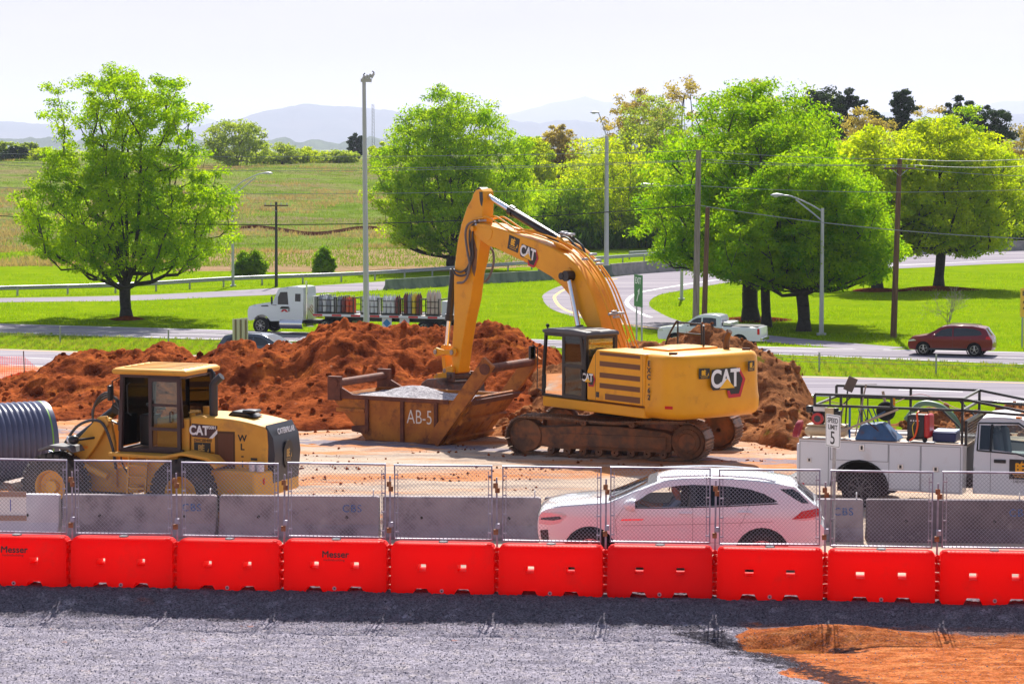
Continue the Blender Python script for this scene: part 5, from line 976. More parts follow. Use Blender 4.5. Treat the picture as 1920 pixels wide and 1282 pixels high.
# ================================================================ excavator
EX = Vector((2.76, 61.9, 0)); exc = thing('excavator', EX, 0, 'big yellow tracked excavator reaching its bucket into the rusty skip', 'excavator')
MT = Matrix.Rotation(R(180 - 20), 4, 'Z'); MU = Matrix.Rotation(R(180 - 52), 4, 'Z')
def trk(side):
    y0 = 1.34 * side; r0 = .47; L2 = 2.02; zc = .50
    N = 50; path = []                                     # belt centre line
    per = 4 * L2 + 2 * math.pi * r0
    def pt(s_):
        s_ %= per
        if s_ < 2 * L2: return Vector((L2 - s_, y0, zc - r0)), math.pi
        s_ -= 2 * L2
        if s_ < math.pi * r0: a = -math.pi / 2 - s_ / r0; return Vector((-L2 + r0 * math.cos(a), y0, zc + r0 * math.sin(a))), a - math.pi / 2
        s_ -= math.pi * r0
        if s_ < 2 * L2: t = s_ / (2 * L2); sag = -.055 * math.sin(math.pi * t) ** 2 + .02 * math.sin(3 * math.pi * t) * math.sin(math.pi * t); return Vector((-L2 + s_, y0, zc + r0 + sag)), 0
        s_ -= 2 * L2; a = math.pi / 2 - s_ / r0; return Vector((L2 + r0 * math.cos(a), y0, zc + r0 * math.sin(a))), a - math.pi / 2
    m = MB(MT); dl = per / N; w_ = .68
    for k in range(N):
        p, a = pt(k * dl); q, _ = pt(k * dl + dl); d = (q - p).normalized(); n_ = Vector((-d.z, 0, d.x)); 
        cen = sum((pt(u)[0] for u in (k * dl, k * dl + dl)), Vector()) / 2; nout = (cen - Vector((max(-L2, min(L2, cen.x)), y0, zc))).normalized()
        T = Matrix(((d.x, 0, nout.x, cen.x), (0, 1, 0, cen.y), (d.z, 0, nout.z, cen.z), (0, 0, 0, 1)))
        m.bx(-dl * .47, dl * .47, -w_ / 2, w_ / 2, -.006, .016, T)
        for u in (-.38, 0, .38): m.bx(dl * u - .009, dl * u + .009, -w_ / 2 + .01, w_ / 2 - .01, .016, .042, T)
        m.bx(-dl * .5, dl * .5, -.11, -.06, -.075, -.007, T); m.bx(-dl * .5, dl * .5, .06, .11, -.075, -.007, T); m.cyl(*(T @ Vector((0, y_, -.045)) for y_ in (-.13, .13)), .03, n=6)
    tb = m.build('track', shoe_m, exc, smooth=0)
    m = MB(MT); m.prism([(-1.62, .26), (-1.5, .22), (1.35, .22), (1.62, .30), (1.62, .70), (1.3, .74), (.4, .80), (-.3, .80), (-1.4, .72), (-1.62, .66)], y0 - .22, y0 + .22); m.prism([(1.2, .24), (2.05, .26), (2.12, .5), (2.05, .72), (1.2, .72)], y0 - .17, y0 + .17)
    ys_ = y0 + .222 * side
    tf = m.build('track_frame', undercar, exc, bevel=.02)
    m = MB(MT); a_, b_ = sorted((ys_, ys_ + .05 * side)); m.bx(-1.5, 1.15, a_, b_, .30, .60); m.build('side_guard', undercar, tf, bevel=.01)
    for nm, cx, rr_ in (('idler_wheel', L2, .38), ('sprocket', -L2, .40)):
        m = MB(MT); m.lathe([(.05, -.2), (rr_, -.2), (rr_ + .02, -.08), (rr_ + .02, .08), (rr_, .2), (.05, .2)], (cx, y0, zc), (0, 1, 0), 32)
        if nm == 'sprocket':
            for k in range(21): a = 2 * math.pi * k / 21; m.box((cx + (rr_ + .035) * math.cos(a), y0, zc + (rr_ + .035) * math.sin(a)), (.07, .09, .05), (0, -a, 0))
            m.lathe([(.001, .30), (.20, .30), (.22, .27), (.30, .24), (.32, .15), (.32, 0)], (cx, y0, zc), (0, side, 0), 28)
            for k in range(12): a = 2 * math.pi * k / 12; m.cyl((cx + .26 * math.cos(a), y0 + .23 * side, zc + .26 * math.sin(a)), (cx + .26 * math.cos(a), y0 + .275 * side, zc + .26 * math.sin(a)), .018, n=6)
        m.build(nm, undercar, exc)
    for k in range(8): m = MB(MT); m.lathe([(.02, -.22), (.09, -.22), (.11, -.12), (.11, .12), (.09, .22), (.02, .22)], (-1.42 + k * .40, y0, .175), (0, 1, 0), 14); m.build('bottom_roller', undercar, exc)
    for k in (-.65, .55): m = MB(MT); m.lathe([(.01, .27), (.075, .27), (.085, .1), (.085, -.1), (.01, -.1)], (k, y0 , .86), (0, side, 0), 14); m.build('carrier_roller', undercar, exc)
for sd_ in (1, -1): trk(sd_)
m = MB(MT); m.prism([(-1.0, .5), (1.0, .5), (.75, .95), (-.75, .95)], -1.15, 1.15); m.build('carbody', undercar, exc, bevel=.03); one('swing_bearing', blackdull, exc, 'cyl', (0, 0, .94), (0, 0, 1.14), .72, n=32)
# upper structure
m = MB(MU); m.prism([(1.42, -1.42), (1.46, -1.3), (1.46, 1.40), (1.38, 1.47), (-2.4, 1.47), (-2.4, -1.47), (1.3, -1.47)], 1.12, 1.36, 'z'); m.build('deck', yellow, exc, bevel=.03)
m = MB(MU); m.bx(-.2, 1.2, -.55, .42, 1.361, 1.55); m.build('boom_foot_block', yellow, exc, bevel=.02)
ZB = 2.62
left_prof = [(-2.40, 1.40), (-.30, 1.40), (-.30, 2.10), (-.52, 2.48), (-.66, ZB), (-2.40, ZB)]
m = MB(MU); m.prism(left_prof, .55, 1.475); eh = m.build('engine_housing', yellow, exc, bevel=.035, seg=3); m = MB(MU); m.bx(-2.40, -.62, -1.47, .549, 1.37, 2.58); m.build('hood', yellow, exc, bevel=.04)
m = MB(MU); m.bx(-2.1, -1.2, -1.1, .5, 2.581, 2.66); m.bx(-1.15, -.8, -1.2, -.5, 2.581, 2.64); m.build('hood_hatch', yellow, exc, bevel=.02)
m = MB(MU); m.bx(-.61, 1.2, -1.47, -.62, 1.37, 2.05); m.build('fuel_tank', yellow, exc, bevel=.04)
grl = mat('grille_brown', rgb(120, 78, 48), .7, bump=.4, bs=90)
for k, (z0, z1, x0) in enumerate([(2.50, 2.575, -.78), (2.24, 2.36, -.78), (1.97, 2.09, -.78), (1.72, 1.84, -.78), (1.46, 1.60, -.98)]):
    m = MB(MU); m.bx(-2.24, x0, 1.476, 1.480, z0, z1); m.build('vent_grille', grl, eh, smooth=0)
m = MB(MU); m.bx(-.625, -.615, 1.4755, 1.477, 1.42, 2.55); m.bx(-2.335, -2.33, 1.4755, 1.477, 1.38, 2.6); m.bx(-2.33, -.35, 1.4755, 1.477, 1.385, 1.392); m.build('panel_seam', black, eh, smooth=0)
one('door_latch', black, eh, 'bx', -.76, -.65, 1.4765, 1.484, 1.49, 1.62, M=MU)
# counterweight with rounded rear corners
def cwp(o=0):
    return [(-2.405, 1.47 + o)] + [(-2.9 + (.55 + o) * math.cos(a), .92 + (.55 + o) * math.sin(a)) for a in np.linspace(math.pi / 2, math.pi * .93, 9)] + [(-3.52 - o, 0)] + [(-2.9 + (.55 + o) * math.cos(a), -.92 + (.55 + o) * math.sin(a)) for a in np.linspace(-math.pi * .93, -math.pi / 2, 9)] + [(-2.405, -1.47 - o)]
m = MB(MU); rings = []
for z, o in ((1.14, -.16), (1.20, -.05), (1.30, .0), (1.55, .012), (1.66, -.01), (1.9, -.03), (2.35, -.03), (2.52, -.05), (2.60, -.10), (2.64, -.2)): rings.append([(x if x == -2.405 else x, y, z) for x, y in cwp(o)])
m.loft(rings); cw = m.build('counterweight', yellow, exc, smooth=40)
for p_, q_ in (((-2.95, 1.2, 2.66), (-3.1, 1.1, 2.66)), ((-3.05, -1.0, 2.66), (-3.15, -1.15, 2.66))): m = MB(MU); m.bar(p_, q_, .12, .05); m.build('lifting_eye', rust, cw)
Fr = frame(MU @ Vector((-3.475, -.22, 2.0)), MU.to_3x3() @ Vector((.035, -1, 0)), (0, 0, 1)); Fr = Fr @ Matrix.Translation((-.16, .05, .045)); cat_logo(cw, Fr, .40)
be_sign(cw, frame(MU @ Vector((-3.42, .60, 2.2)), MU.to_3x3() @ Vector((-.16, -1, 0)), (0, 0, 1)) @ Matrix.Translation((0, 0, .075)), .30, .24); be_sign(cw, frame(MU @ Vector((-3.44, -.86, 2.3)), MU.to_3x3() @ Vector((.16, -1, 0)), (0, 0, 1)) @ Matrix.Translation((0, 0, .055)), .24, .24)
m = MB(MU); 
pts_ = cwp(.02); 
m.add([(pts_[k][0], pts_[k][1], z + dz) for k in (3, 4, 5) for z, dz in ((1.40, 0), (1.47, 0))], [(0, 2, 3, 1), (2, 4, 5, 3)]); m.build('rear_reflector', redlens, cw, smooth=0)
text('fleet_number', 'E\nX\nC\n-\n6\n2', .17, decal_black, cw, frame(MU @ Vector((-2.56, 1.486, 2.02)), MU.to_3x3() @ Vector((-1, -.05, 0)), (0, 0, 1)), dbl=.006, line=.92)
Fd = frame(MU @ Vector((-.36, 1.478, 1.93)), MU.to_3x3() @ Vector((-1, 0, 0)), (0, 0, 1)); cat_logo(eh, Fd, .18)
m = MB(MU); m.tube([(-2.55, -.95, 2.6), (-2.55, -.95, 2.85), (-2.58, -.95, 2.95), (-2.68, -.95, 3.06)], [.075, .075, .075, .06], 12); m.build('exhaust_stack', mat('burnt_steel', (.12, .07, .05), .5, .7), exc)
m = MB(MU); rail = lambda p: m.tube(p, .024, 8)
yr = -1.30
rail(spline([(-.05, yr, 2.0), (.0, yr, 2.6), (-.35, yr, 3.12), (-.45, yr, 3.15)], 4)); rail([(-.43, yr, 2.6), (-.43, yr, 3.14), (-1.28, yr, 3.14), (-1.30, yr, 2.6)]); rail([(-1.36, yr, 2.6), (-1.36, yr, 3.12), (-1.75, -.95, 3.12), (-1.78, -.93, 2.6)]); rail([(-.43, yr, 2.88), (-1.3, yr, 2.88)])
m.build('handrail', black, exc)
# cab
CX0, CX1, CY0, CY1, CZ0, CZ1 = -.28, 1.42, .50, 1.47, 1.37, 2.98
cab = MB(MU); pr = .05
def pil(a, b, w_=.07, t_=.07): cab.bar(a, b, w_, t_)
for y in (CY0 + .035, CY1 - .035):
    cab.bar((CX1 - .03, y, CZ0), (CX1 - .03, y, CZ0 + .5), .07); cab.bar((CX1 - .03, y, CZ0 + .5), (CX1 - .12, y, CZ1 - .12), .07)
    cab.bar((CX0 + .05, y, CZ0), (CX0 + .05, y, CZ1 - .1), .10, .07); cab.bar((.62, y, CZ0), (.62, y, CZ1 - .1), .07, .06)
    cab.bar((CX0, y, CZ0 + .03), (CX1, y, CZ0 + .03), .07, .06); cab.bar((CX0, y, CZ1 - .1), (CX1 - .12, y, CZ1 - .1), .08, .07)
for x, z in ((CX1 - .03, CZ0 + .03), (CX0 + .05, CZ0 + .03), (CX0 + .05, CZ1 - .1), (CX1 - .12, CZ1 - .1), (CX0 + .05, CZ0 + .75)): cab.bar((x, CY0, z), (x, CY1, z), .07, .07)
cabf = cab.build('cab', black, exc, bevel=.01)
m = MB(MU); m.prism([(CX0 - .06, CZ1 - .07), (CX0 - .02, CZ1 + .03), (.2, CZ1 + .06), (1.15, CZ1 + .05), (CX1 - .02, CZ1 + .0), (CX1 - .06, CZ1 - .07)], CY0 - .03, CY1 + .03); m.build('cab_roof', mat('cab_roof_grey', (.07, .07, .08), .45), cabf, bevel=.03)
m = MB(MU); m.bx(CX0 + .02, CX0 + .05, CY0, CY1, CZ0, CZ0 + .75); m.build('cab_back_panel', black, cabf, smooth=0); one('cab_floor', mat('dusty_floor', rgb(150, 125, 110), .9), cabf, 'bx', CX0, CX1 - .05, CY0 + .02, CY1 - .06, CZ0 + .01, CZ0 + .05, M=MU)
for nm, q in (('rear_window', (CX0 + .045, CX0 + .055, CY0 + .07, CY1 - .07, CZ0 + .8, CZ1 - .15)), ('far_window', (CX0 + .1, CX1 - .15, CY0 + .03, CY0 + .036, CZ0 + .5, CZ1 - .15))): one(nm, glass, cabf, 'bx', *q, M=MU, smooth=0)
m = MB(MU); m.prism([(.66, CZ0 + .06), (CX1 - .07, CZ0 + .06), (CX1 - .07, CZ0 + .52), (.66, CZ0 + .60)], CY1 - .04, CY1 - .034); m.build('side_window', glass, cabf, smooth=0); m = MB(MU); m.add([(CX1 - .02, CY0 + .07, CZ0 + .07), (CX1 - .02, CY1 - .07, CZ0 + .07), (CX1 - .02, CY1 - .07, CZ0 + .5), (CX1 - .02, CY0 + .07, CZ0 + .5)], [(0, 1, 2, 3)]); m.build('lower_front_window', glass, cabf, smooth=0)
# door: framed, slightly proud of the cab
m = MB(MU); yd = CY1 + .02; dp_ = [(-.22, 1.40), (.60, 1.40), (.60, 2.92), (.50, 2.97), (-.02, 2.97), (-.14, 2.85), (-.22, 2.2)]
v, f, lp = cdt_panel(dp_, [[(-.12, 1.48), (.52, 1.48), (.52, 2.13), (-.12, 2.13)], [(-.12, 2.21), (.52, 2.21), (.52, 2.86), (.0, 2.88), (-.06, 2.8)]], .2, lambda x, z: yd, 1); m.add(v, f); v2, f2, _ = cdt_panel(dp_, [[(-.12, 1.48), (.52, 1.48), (.52, 2.13), (-.12, 2.13)], [(-.12, 2.21), (.52, 2.21), (.52, 2.86), (.0, 2.88), (-.06, 2.8)]], .2, lambda x, z: yd - .03, 1); m.add(v2, f2)
dr = m.build('cab_door', black, cabf, smooth=0); one('door_glass', glass, dr, 'bx', -.14, .54, yd - .018, yd - .012, 1.46, 2.88, M=MU, smooth=0); one('door_handle', black, dr, 'box', (-.15, yd + .03, 2.0), (.06, .04, .22), M=MU, bevel=.01)
# seat and controls
m = MB(MU); m.box((.15, 1.0, 1.78), (.5, .5, .16)); m.box((-.08, 1.0, 2.12), (.14, .48, .62), (0, .12, 0)); m.box((-.10, 1.0, 2.5), (.1, .26, .18)); m.box((.15, 1.0, 1.6), (.35, .35, .3)); m.build('operator_seat', mat('seat_cloth', (.05, .05, .055), .8), exc, bevel=.05)
m = MB(MU); m.box((.45, 1.28, 1.85), (.4, .14, .12)); m.tube([(.58, 1.28, 1.9), (.62, 1.28, 2.1), (.64, 1.28, 2.16)], [.02, .02, .035], 8); m.box((.75, 1.12, 1.5), (.14, .1, .1)); m.tube([(.85, 1.05, 1.4), (.9, 1.05, 1.75)], .015, 6); m.tube([(.85, .9, 1.4), (.9, .9, 1.75)], .015, 6); m.build('control_console', black, exc, bevel=.01)
m = MB(MU); m.box((.98, .95, 2.05), (.05, .22, .55), (0, -.15, 0)); m.build('travel_lever_guard', darkgrey, exc, bevel=.02)
m = MB(MU); m.tube([(CX1, CY1, 1.5), (CX1 + .06, CY1 + .1, 1.55), (CX1 + .04, CY1 + .1, 2.55), (CX1, CY1, 2.6)], .013, 6); m.tube([(CX1 + .02, CY1 + .1, 2.5), (CX1 + .12, CY1 + .2, 2.62)], .013, 6); mir = m.build('mirror_arm', black, exc); m = MB(MU); m.box((CX1 + .13, CY1 + .2, 2.42), (.07, .18, .32)); m.build('mirror', darkgrey, mir, bevel=.02); one('mirror_glass', chrome, mir, 'box', (CX1 + .09, CY1 + .2, 2.42), (.004, .15, .28), M=MU)
m = MB(MU); m.sphere((CX1 - .1, CY1 - .1, CZ1 + .1), .05, 8); m.cyl((CX1 - .1, CY1 - .1, CZ1), (CX1 - .1, CY1 - .1, CZ1 + .08), .02, n=6); m.build('beacon', black, cabf)
# ---- front linkage, outlines read in the plane of the boom
Fv = (MU.to_3x3() @ Vector((1, 0, 0))).normalized(); Lv = (MU.to_3x3() @ Vector((0, 1, 0))).normalized(); YB = -.05
def tz_(px, py, y=None):
    y = YB if y is None else y; o = EX + Lv * y; p = onplane(px, py, o, Lv); d = p - o; return (d.dot(Fv), d.z)
zz_ = lambda a, b: (780 + a / 2.2103, 320 + b / 2.2103)
def arm_prism(name, pix, y0, y1, m_, parent=None, bevel=.02, ref=None):
    pts = [tz_(*p, ref if ref is not None else y1) for p in pix]; m = MB(MU); m.prism(pts, y0, y1); return m.build(name, m_, parent or exc, bevel=bevel, smooth=30)
B0, B1 = -.38, .28
boom_px = [zz_(*p) for p in ((238, 232), (250, 218), (280, 220), (340, 238), (400, 260), (480, 286), (560, 320), (620, 352), (668, 398), (702, 452), (732, 520), (754, 590), (778, 680), (800, 760), (760, 760), (712, 655), (668, 575), (634, 515), (600, 475), (560, 440), (480, 393), (400, 355), (330, 322), (298, 312), (265, 288), (240, 262))]
boom = arm_prism('boom', boom_px, B0, B1, yellow, ref=B1, bevel=.025)
def patch(name, pix, y, th, m_, parent, bevel=.005): pts = [tz_(*p, y) for p in pix]; m = MB(MU); m.prism(pts, y, y + th); return m.build(name, m_, parent, bevel=bevel)
patch('weld_plate', [zz_(*p) for p in ((262, 232), (310, 240), (318, 250), (312, 280), (300, 292), (262, 276), (252, 258))], B1 + .001, .012, yellow, boom)
# decals on the boom side
def dec_frame(cx, cy_, ex, ey, y): 
    a = Vector((tz_(cx, cy_, y)[0], y, tz_(cx, cy_, y)[1])); b = Vector((tz_(ex, ey, y)[0], y, tz_(ex, ey, y)[1])); return frame(MU @ a, MU.to_3x3() @ (b - a), MU.to_3x3() @ Vector((0, 0, 1)))
c_ = zz_(468, 342); e_ = zz_(500, 356); cat_logo(boom, dec_frame(*c_, *e_, B1), .27); c_ = zz_(405, 303); e_ = zz_(430, 314); be_sign(boom, dec_frame(*c_, *e_, B1), .44, .36)
# boom cylinder
def cyl2(name, a, b, frac, rb, rr_, yy, parent=None, rod_first=True):
    a = MU @ Vector((a[0], yy, a[1])); b = MU @ Vector((b[0], yy, b[1])); k = a.lerp(b, frac)
    rt = MB(); rt.cyl(k, b, rb, n=20); rt.cyl(k, k + (b - a).normalized() * .16, rb * 1.22, n=20); rt.cyl(b - (b - a).normalized() * .14, b, rb * 1.12, n=20)
    o = rt.build(name, black, parent or exc); one('rod', chrome, o, 'cyl', a, k, rr_, n=18)
    ax = Lv * (rb * 1.1); one('pin_eye', yellow if name == 'bucket_cylinder' else black, o, 'cyl', a - ax, a + ax, rb * 1.25, n=18); return o
for yy in (B1 + .12, B0 - .12):
    cyl2('boom_cylinder', tz_(*zz_(632, 436), B1 + .12), tz_(*zz_(682, 690), B1 + .12), .82, .105, .065, yy)
m = MB(MU); t_, z_ = tz_(*zz_(632, 436), B1); m.cyl((t_, B0 - .25, z_), (t_, B1 + .25, z_), .09, n=18); m.build('boom_pin', black, exc); m = MB(MU); m.cyl((t_, B1 + .001, z_), (t_, B1 + .03, z_), .21, n=24); m.build('pin_boss', yellow, boom)
st = cyl2('stick_cylinder', tz_(*zz_(276, 92), -.05), tz_(*zz_(606, 296), -.05), .36, .115, .072, -.05)
m = MB(MU); a_ = tz_(*zz_(398, 165), -.05); b_ = tz_(*zz_(585, 275), -.05); m.tube([(a_[0], .08, a_[1] + .08), (b_[0], .08, b_[1] + .09)], .028, 8); m.build('cylinder_tube', black, st)
arm_prism('cylinder_bracket', [zz_(*p) for p in ((580, 300), (600, 270), (625, 290), (640, 330), (600, 320))], -.16, .06, yellow, boom, ref=-.05)
# stick
S0, S1 = -.20, .16
stick_px = [(885, 372), (887, 364), (892, 357), (901, 354), (905, 360), (906, 375), (904, 410), (901, 450), (895, 490), (889, 511), (883, 560), (874, 600), (869, 630), (865, 655), (862, 680), (859, 698), (853, 701), (848, 690), (847, 668), (848, 640), (851, 600), (851, 560), (851, 520), (853, 494), (857, 458), (865, 420), (875, 390)]
stick = arm_prism('stick', stick_px, S0, S1, yellow, ref=S1)
patch('grease_stain', [zz_(*p) for p in ((262, 88), (276, 88), (278, 120), (274, 150), (268, 140), (264, 120))], S1 + .001, .003, mat('black_grease', (.01, .008, .006), .3), stick)
patch('grease_stain', [zz_(*p) for p in ((232, 250), (246, 300), (254, 330), (250, 400), (242, 440), (234, 420), (228, 360), (226, 300))], S1 + .001, .003, mat('dusty_grease', rgb(92, 76, 72), .7, col2=rgb(150, 100, 50), vs=5), stick)
# bucket cylinder and linkage
bc = cyl2('bucket_cylinder', tz_(*zz_(126, 738), -.05), tz_(*zz_(157, 408), -.05), .36, .095, .058, -.05)
link_px = [zz_(*p) for p in ((80, 740), (90, 732), (105, 738), (125, 742), (150, 740), (160, 730), (172, 738), (176, 752), (165, 768), (150, 766), (125, 760), (105, 764), (90, 770), (80, 758))]
for y0 in (S1 + .01, S0 - .07): arm_prism('tilt_link', link_px, y0, y0 + .06, yellow, exc, ref=S1, bevel=.008)
for k, (a, b) in enumerate(((90, 750), (158, 752), (130, 828), (154, 872), (98, 850))):
    t_, z_ = tz_(*zz_(a, b), S1); m = MB(MU); m.cyl((t_, S0 - .1, z_), (t_, S1 + .1, z_), .065, n=16); m.build('linkage_pin', mat('pin_steel', (.35, .32, .3), .4, .6), exc)
arm_prism('power_link', [zz_(*p) for p in ((96, 765), (112, 765), (118, 830), (104, 838))], S0 + .06, S1 - .06, yellow, exc, ref=S1)
bk_px = [zz_(*p) for p in ((82, 880), (86, 848), (100, 838), (118, 836), (140, 812), (156, 806), (166, 820), (160, 845), (140, 862), (120, 878), (96, 896))]
for y0 in (S1 + .03, S0 - .13): arm_prism('bucket_ear', bk_px, y0, y0 + .07, yellow, exc, ref=S1, bevel=.01)
m = MB(MU); t0, z0 = tz_(*zz_(160, 860), -.05)
buck_m = mat('bucket_steel', rgb(112, 92, 84), .55, .3, col2=rgb(70, 56, 50), vs=5, dirt=(rgb(140, 80, 50), .6, 4, .5), bump=.2)
prof = [(t0 + .55, z0 - .12), (t0 + .30, z0 + .0), (t0 - .1, z0 + .04), (t0 - .38, z0 - .12), (t0 - .45, z0 - .45), (t0 - .2, z0 - .8), (t0 + .3, z0 - .9), (t0 + .75, z0 - .7)]
m.prism(prof, -.75, .65); bk = m.build('bucket', buck_m, exc, bevel=.03); m = MB(MU); m.bx(t0 - .35, t0 + .2, -.3, .2, z0 + .02, z0 + .14); m.cyl((t0 - .3, -.45, z0 + .1), (t0 - .3, .38, z0 + .1), .07, n=12); m.bx(t0 - .45, t0 - .15, -.42, -.34, z0 - .05, z0 + .2); m.bx(t0 - .45, t0 - .15, .26, .34, z0 - .05, z0 + .2); m.build('quick_coupler', buck_m, exc, bevel=.02)
# hydraulic pipes along the boom
pl = [tz_(*zz_(*p), .0) for p in ((262, 212), (300, 208), (330, 205), (420, 262), (500, 272), (590, 302), (650, 330), (700, 372), (750, 432), (790, 500), (825, 590), (856, 680), (880, 745))]
for k in range(5):
    yk = -.30 + k * .13; off = [.0, .05, .02, .06, .01][k]; pts = [(t, yk, z + .06 + off) for t, z in pl]; 
    if k % 2: pts = pts[3:]
    m = MB(MU); m.tube(spline(pts, 5), .022, 7); m.build('hydraulic_pipe', yellow, boom)
pl2 = [tz_(*zz_(*p), .2) for p in ((640, 312), (700, 350), (760, 420), (800, 490), (835, 580), (866, 640), (880, 700))]
m = MB(MU); m.tube(spline([(t, .2, z + .02) for t, z in pl2], 5), .026, 7); m.build('hydraulic_pipe', yellow, boom)
hs = mat('hydraulic_hose', (.05, .05, .055), .45)
def hose(name, pix, yy, r_=.026, m_=None, parent=None): m = MB(MU); m.tube(spline([(*((lambda q: (q[0], yy, q[1]))(tz_(*zz_(*p), yy))),) for p in pix], 6), r_, 8); return m.build(name, m_ or hs, parent or exc)
grey_hose = mat('grey_hose', (.16, .14, .14), .55)
hose('hydraulic_hose', ((245, 208), (215, 225), (205, 265), (212, 330), (222, 390), (212, 440), (196, 462), (172, 465)), S1 + .08, .03, grey_hose); hose('hydraulic_hose', ((250, 212), (226, 240), (222, 300), (228, 350), (214, 400), (185, 420), (160, 412)), S1 + .06); hose('hydraulic_hose', ((256, 214), (236, 250), (234, 320), (236, 350), (222, 400), (205, 420)), S1 + .05)
hose('hydraulic_hose', ((308, 318), (320, 340), (322, 380), (312, 420), (298, 448), (284, 460)), S0 - .05, .03, grey_hose)
hose('hydraulic_hose', ((150, 405), (165, 430), (190, 436), (212, 425), (222, 398)), S1 + .07); hose('hydraulic_hose', ((592, 262), (625, 265), (660, 285), (690, 315), (700, 345)), .12, .03, black); hose('hydraulic_hose', ((600, 270), (630, 280), (655, 305), (672, 330)), .0, .03, black)
m = MB(MU)
for qq, (a, b) in enumerate((((245, 215)), (262, 212), (248, 228), (600, 262), (615, 268), (630, 270), (720, 352), (738, 378), (748, 392), (690, 372), (800, 600), (820, 612), (835, 596), (812, 590))):
    t_, z_ = tz_(*zz_(a, b), B1); m = MB(MU); m.box((t_, B1 - .1, z_ + .03), (.07, .22, .06)); m.build('pipe_clamp', steel, boom, bevel=.01)
m = MB(MU); t_, z_ = tz_(*zz_(240, 240), B1); m.cyl((t_, B1, z_), (t_, B1 + .07, z_), .07, n=8); m.build('hinge_pin', yellow, boom)

# ================================================================ rusty skip with gravel
SK = G(757, 832, 0); skip_m = mat('rusty_yellow_steel', rgb(186, 116, 36), .65, .1, col2=rgb(150, 84, 34), vs=1.6, dirt=[(rgb(92, 46, 30), .9, 2.6, .52), (rgb(60, 34, 28), .8, 9, .60), (rgb(196, 140, 60), .5, 5, .62)], bump=.25, bs=20)
rust_b = mat('brown_rusted_steel', rgb(116, 66, 48), .75, .1, col2=rgb(86, 48, 38), vs=4, dirt=(rgb(160, 100, 50), .6, 5, .58), bump=.3, bs=30)
sk = thing('rock_skip', SK, R(-28), 'rusty yellow steel skip with raised end arms, filled with grey gravel', 'skip'); W = 2.35; zr = 1.16
for y0 in (0.0, W - .05):
    m = MB(); m.prism([(-1.05, 0), (1.05, 0), (1.95, zr), (-2.1, zr), (-2.1, zr - .1)], y0, y0 + .05); m.build('side_plate', skip_m, sk, bevel=.008)
m = MB(); m.bx(-1.05, 1.05, .051, W - .051, .0, .05); m.build('floor_plate', skip_m, sk, smooth=0)
def slab(name, a, b, t_, y0, y1, m_, parent): 
    a = Vector((a[0], 0, a[1])); b = Vector((b[0], 0, b[1])); d = (b - a).normalized(); n_ = Vector((-d.z, 0, d.x)); m = MB(); q = [a, b, b + n_ * t_, a + n_ * t_]; m.prism([(p.x, p.z) for p in q], y0, y1); return m.build(name, m_, parent, bevel=.008)
lw = slab('end_wall', (-1.05, .02), (-2.1, zr - .02), .05, .051, W - .051, skip_m, sk); rw = slab('end_wall', (1.07, .02), (2.0, 1.28), -.05, .051, W - .051, skip_m, sk)
for f_ in (.12, .5, .92): 
    c = Vector((1.07 + .93 * f_, 0, .02 + 1.26 * f_)); m = MB(); m.box((c.x + .07, W / 2, c.z - .03), (.16, W - .02, .1), (0, -.9, 0)); m.build('rib', rust_b if f_ > .9 else skip_m, rw, bevel=.01)
for k in range(4): m = MB(); m.bar((1.14, .35 + k * .55, .08), (1.55, .35 + k * .55, .62), .07, .08); m.build('rib', skip_m, rw, bevel=.008)
for k in range(7): m = MB(); m.bar((1.2, .3 + k * .29, .02), (1.42, .3 + k * .29, .0), .12, .05); m.build('tooth', rust_b, rw, bevel=.01)
for x in (-1.05, -.02, .95):
    m = MB(); m.bx(x - .05, x + .05, -.07, -.001, .0 if x > -1 else .28, zr - .08); m.build('stiffener', rust_b, sk, bevel=.01)
m = MB(); m.bx(-1.1, 1.06, -.06, -.001, .0, .05); m.bx(-2.05, 1.3, -.05, -.001, zr - .1, zr + .01); m.build('top_rim', rust_b, sk, bevel=.01); m = MB(); m.bx(-2.05, 1.95, W, W + .05, zr - .1, zr + .01); m.build('top_rim', rust_b, sk, bevel=.01)
m = MB(); m.bar((-1.95, -.03, .78), (-1.12, -.03, .78), .06, .1); m.build('side_rib', skip_m, sk, bevel=.01); m = MB(); m.prism([(-1.5, .25), (-1.5, .38), (-1.1, .42), (-1.1, .2)], -.05, -.002); m.build('tow_lug', rust_b, sk, bevel=.01)
for y0 in (-.12, W + .0):
    ar = slab('end_arm', (1.03, .0), (2.62, 2.05), .36, y0, y0 + .11, skip_m, sk)
    m = MB(); m.cyl((2.38, y0 - .03 if y0 < 1 else y0 + .115, 1.98), (2.38, y0 - .001 if y0 < 1 else y0 + .15, 1.98), .14, n=24); m.build('bar_cap', rust_b, ar)
m = MB(); m.cyl((2.38, -.01, 1.98), (2.38, W, 1.98), .105, n=24); m.build('lifting_bar', rust_b, sk); m = MB(); m.cyl((-1.98, .0, 1.44), (-1.98, W, 1.44), .10, n=24); m.build('lifting_bar', rust_b, sk)
for y0 in (-.10, W - .02):
    m = MB(); m.bx(-2.18, -1.80, y0, y0 + .12, zr - .15, 1.62); bb = m.build('bar_bracket', rust_b, sk, bevel=.015); m = MB(); m.prism([(-1.8, zr), (-1.45, zr + .02), (-1.8, 1.35)], y0 + .03, y0 + .09); m.build('gusset', rust_b, bb, smooth=0)
    if y0 < 0: m = MB(); m.cyl((-1.98, y0 - .03, 1.44), (-1.98, y0 - .001, 1.44), .13, n=8); m.build('bar_cap', rust_b, bb)
m = MB(); Fs = frame(Vector((.46, -.006, .68)), (1, 0, 0), (0, 0, 1)); text('painted_number', 'AB-5', .50, mat('white_chalk_paint', (.75, .72, .66), .9), sk, Fs, bold=-.004, extrude=.003, sx=.72)
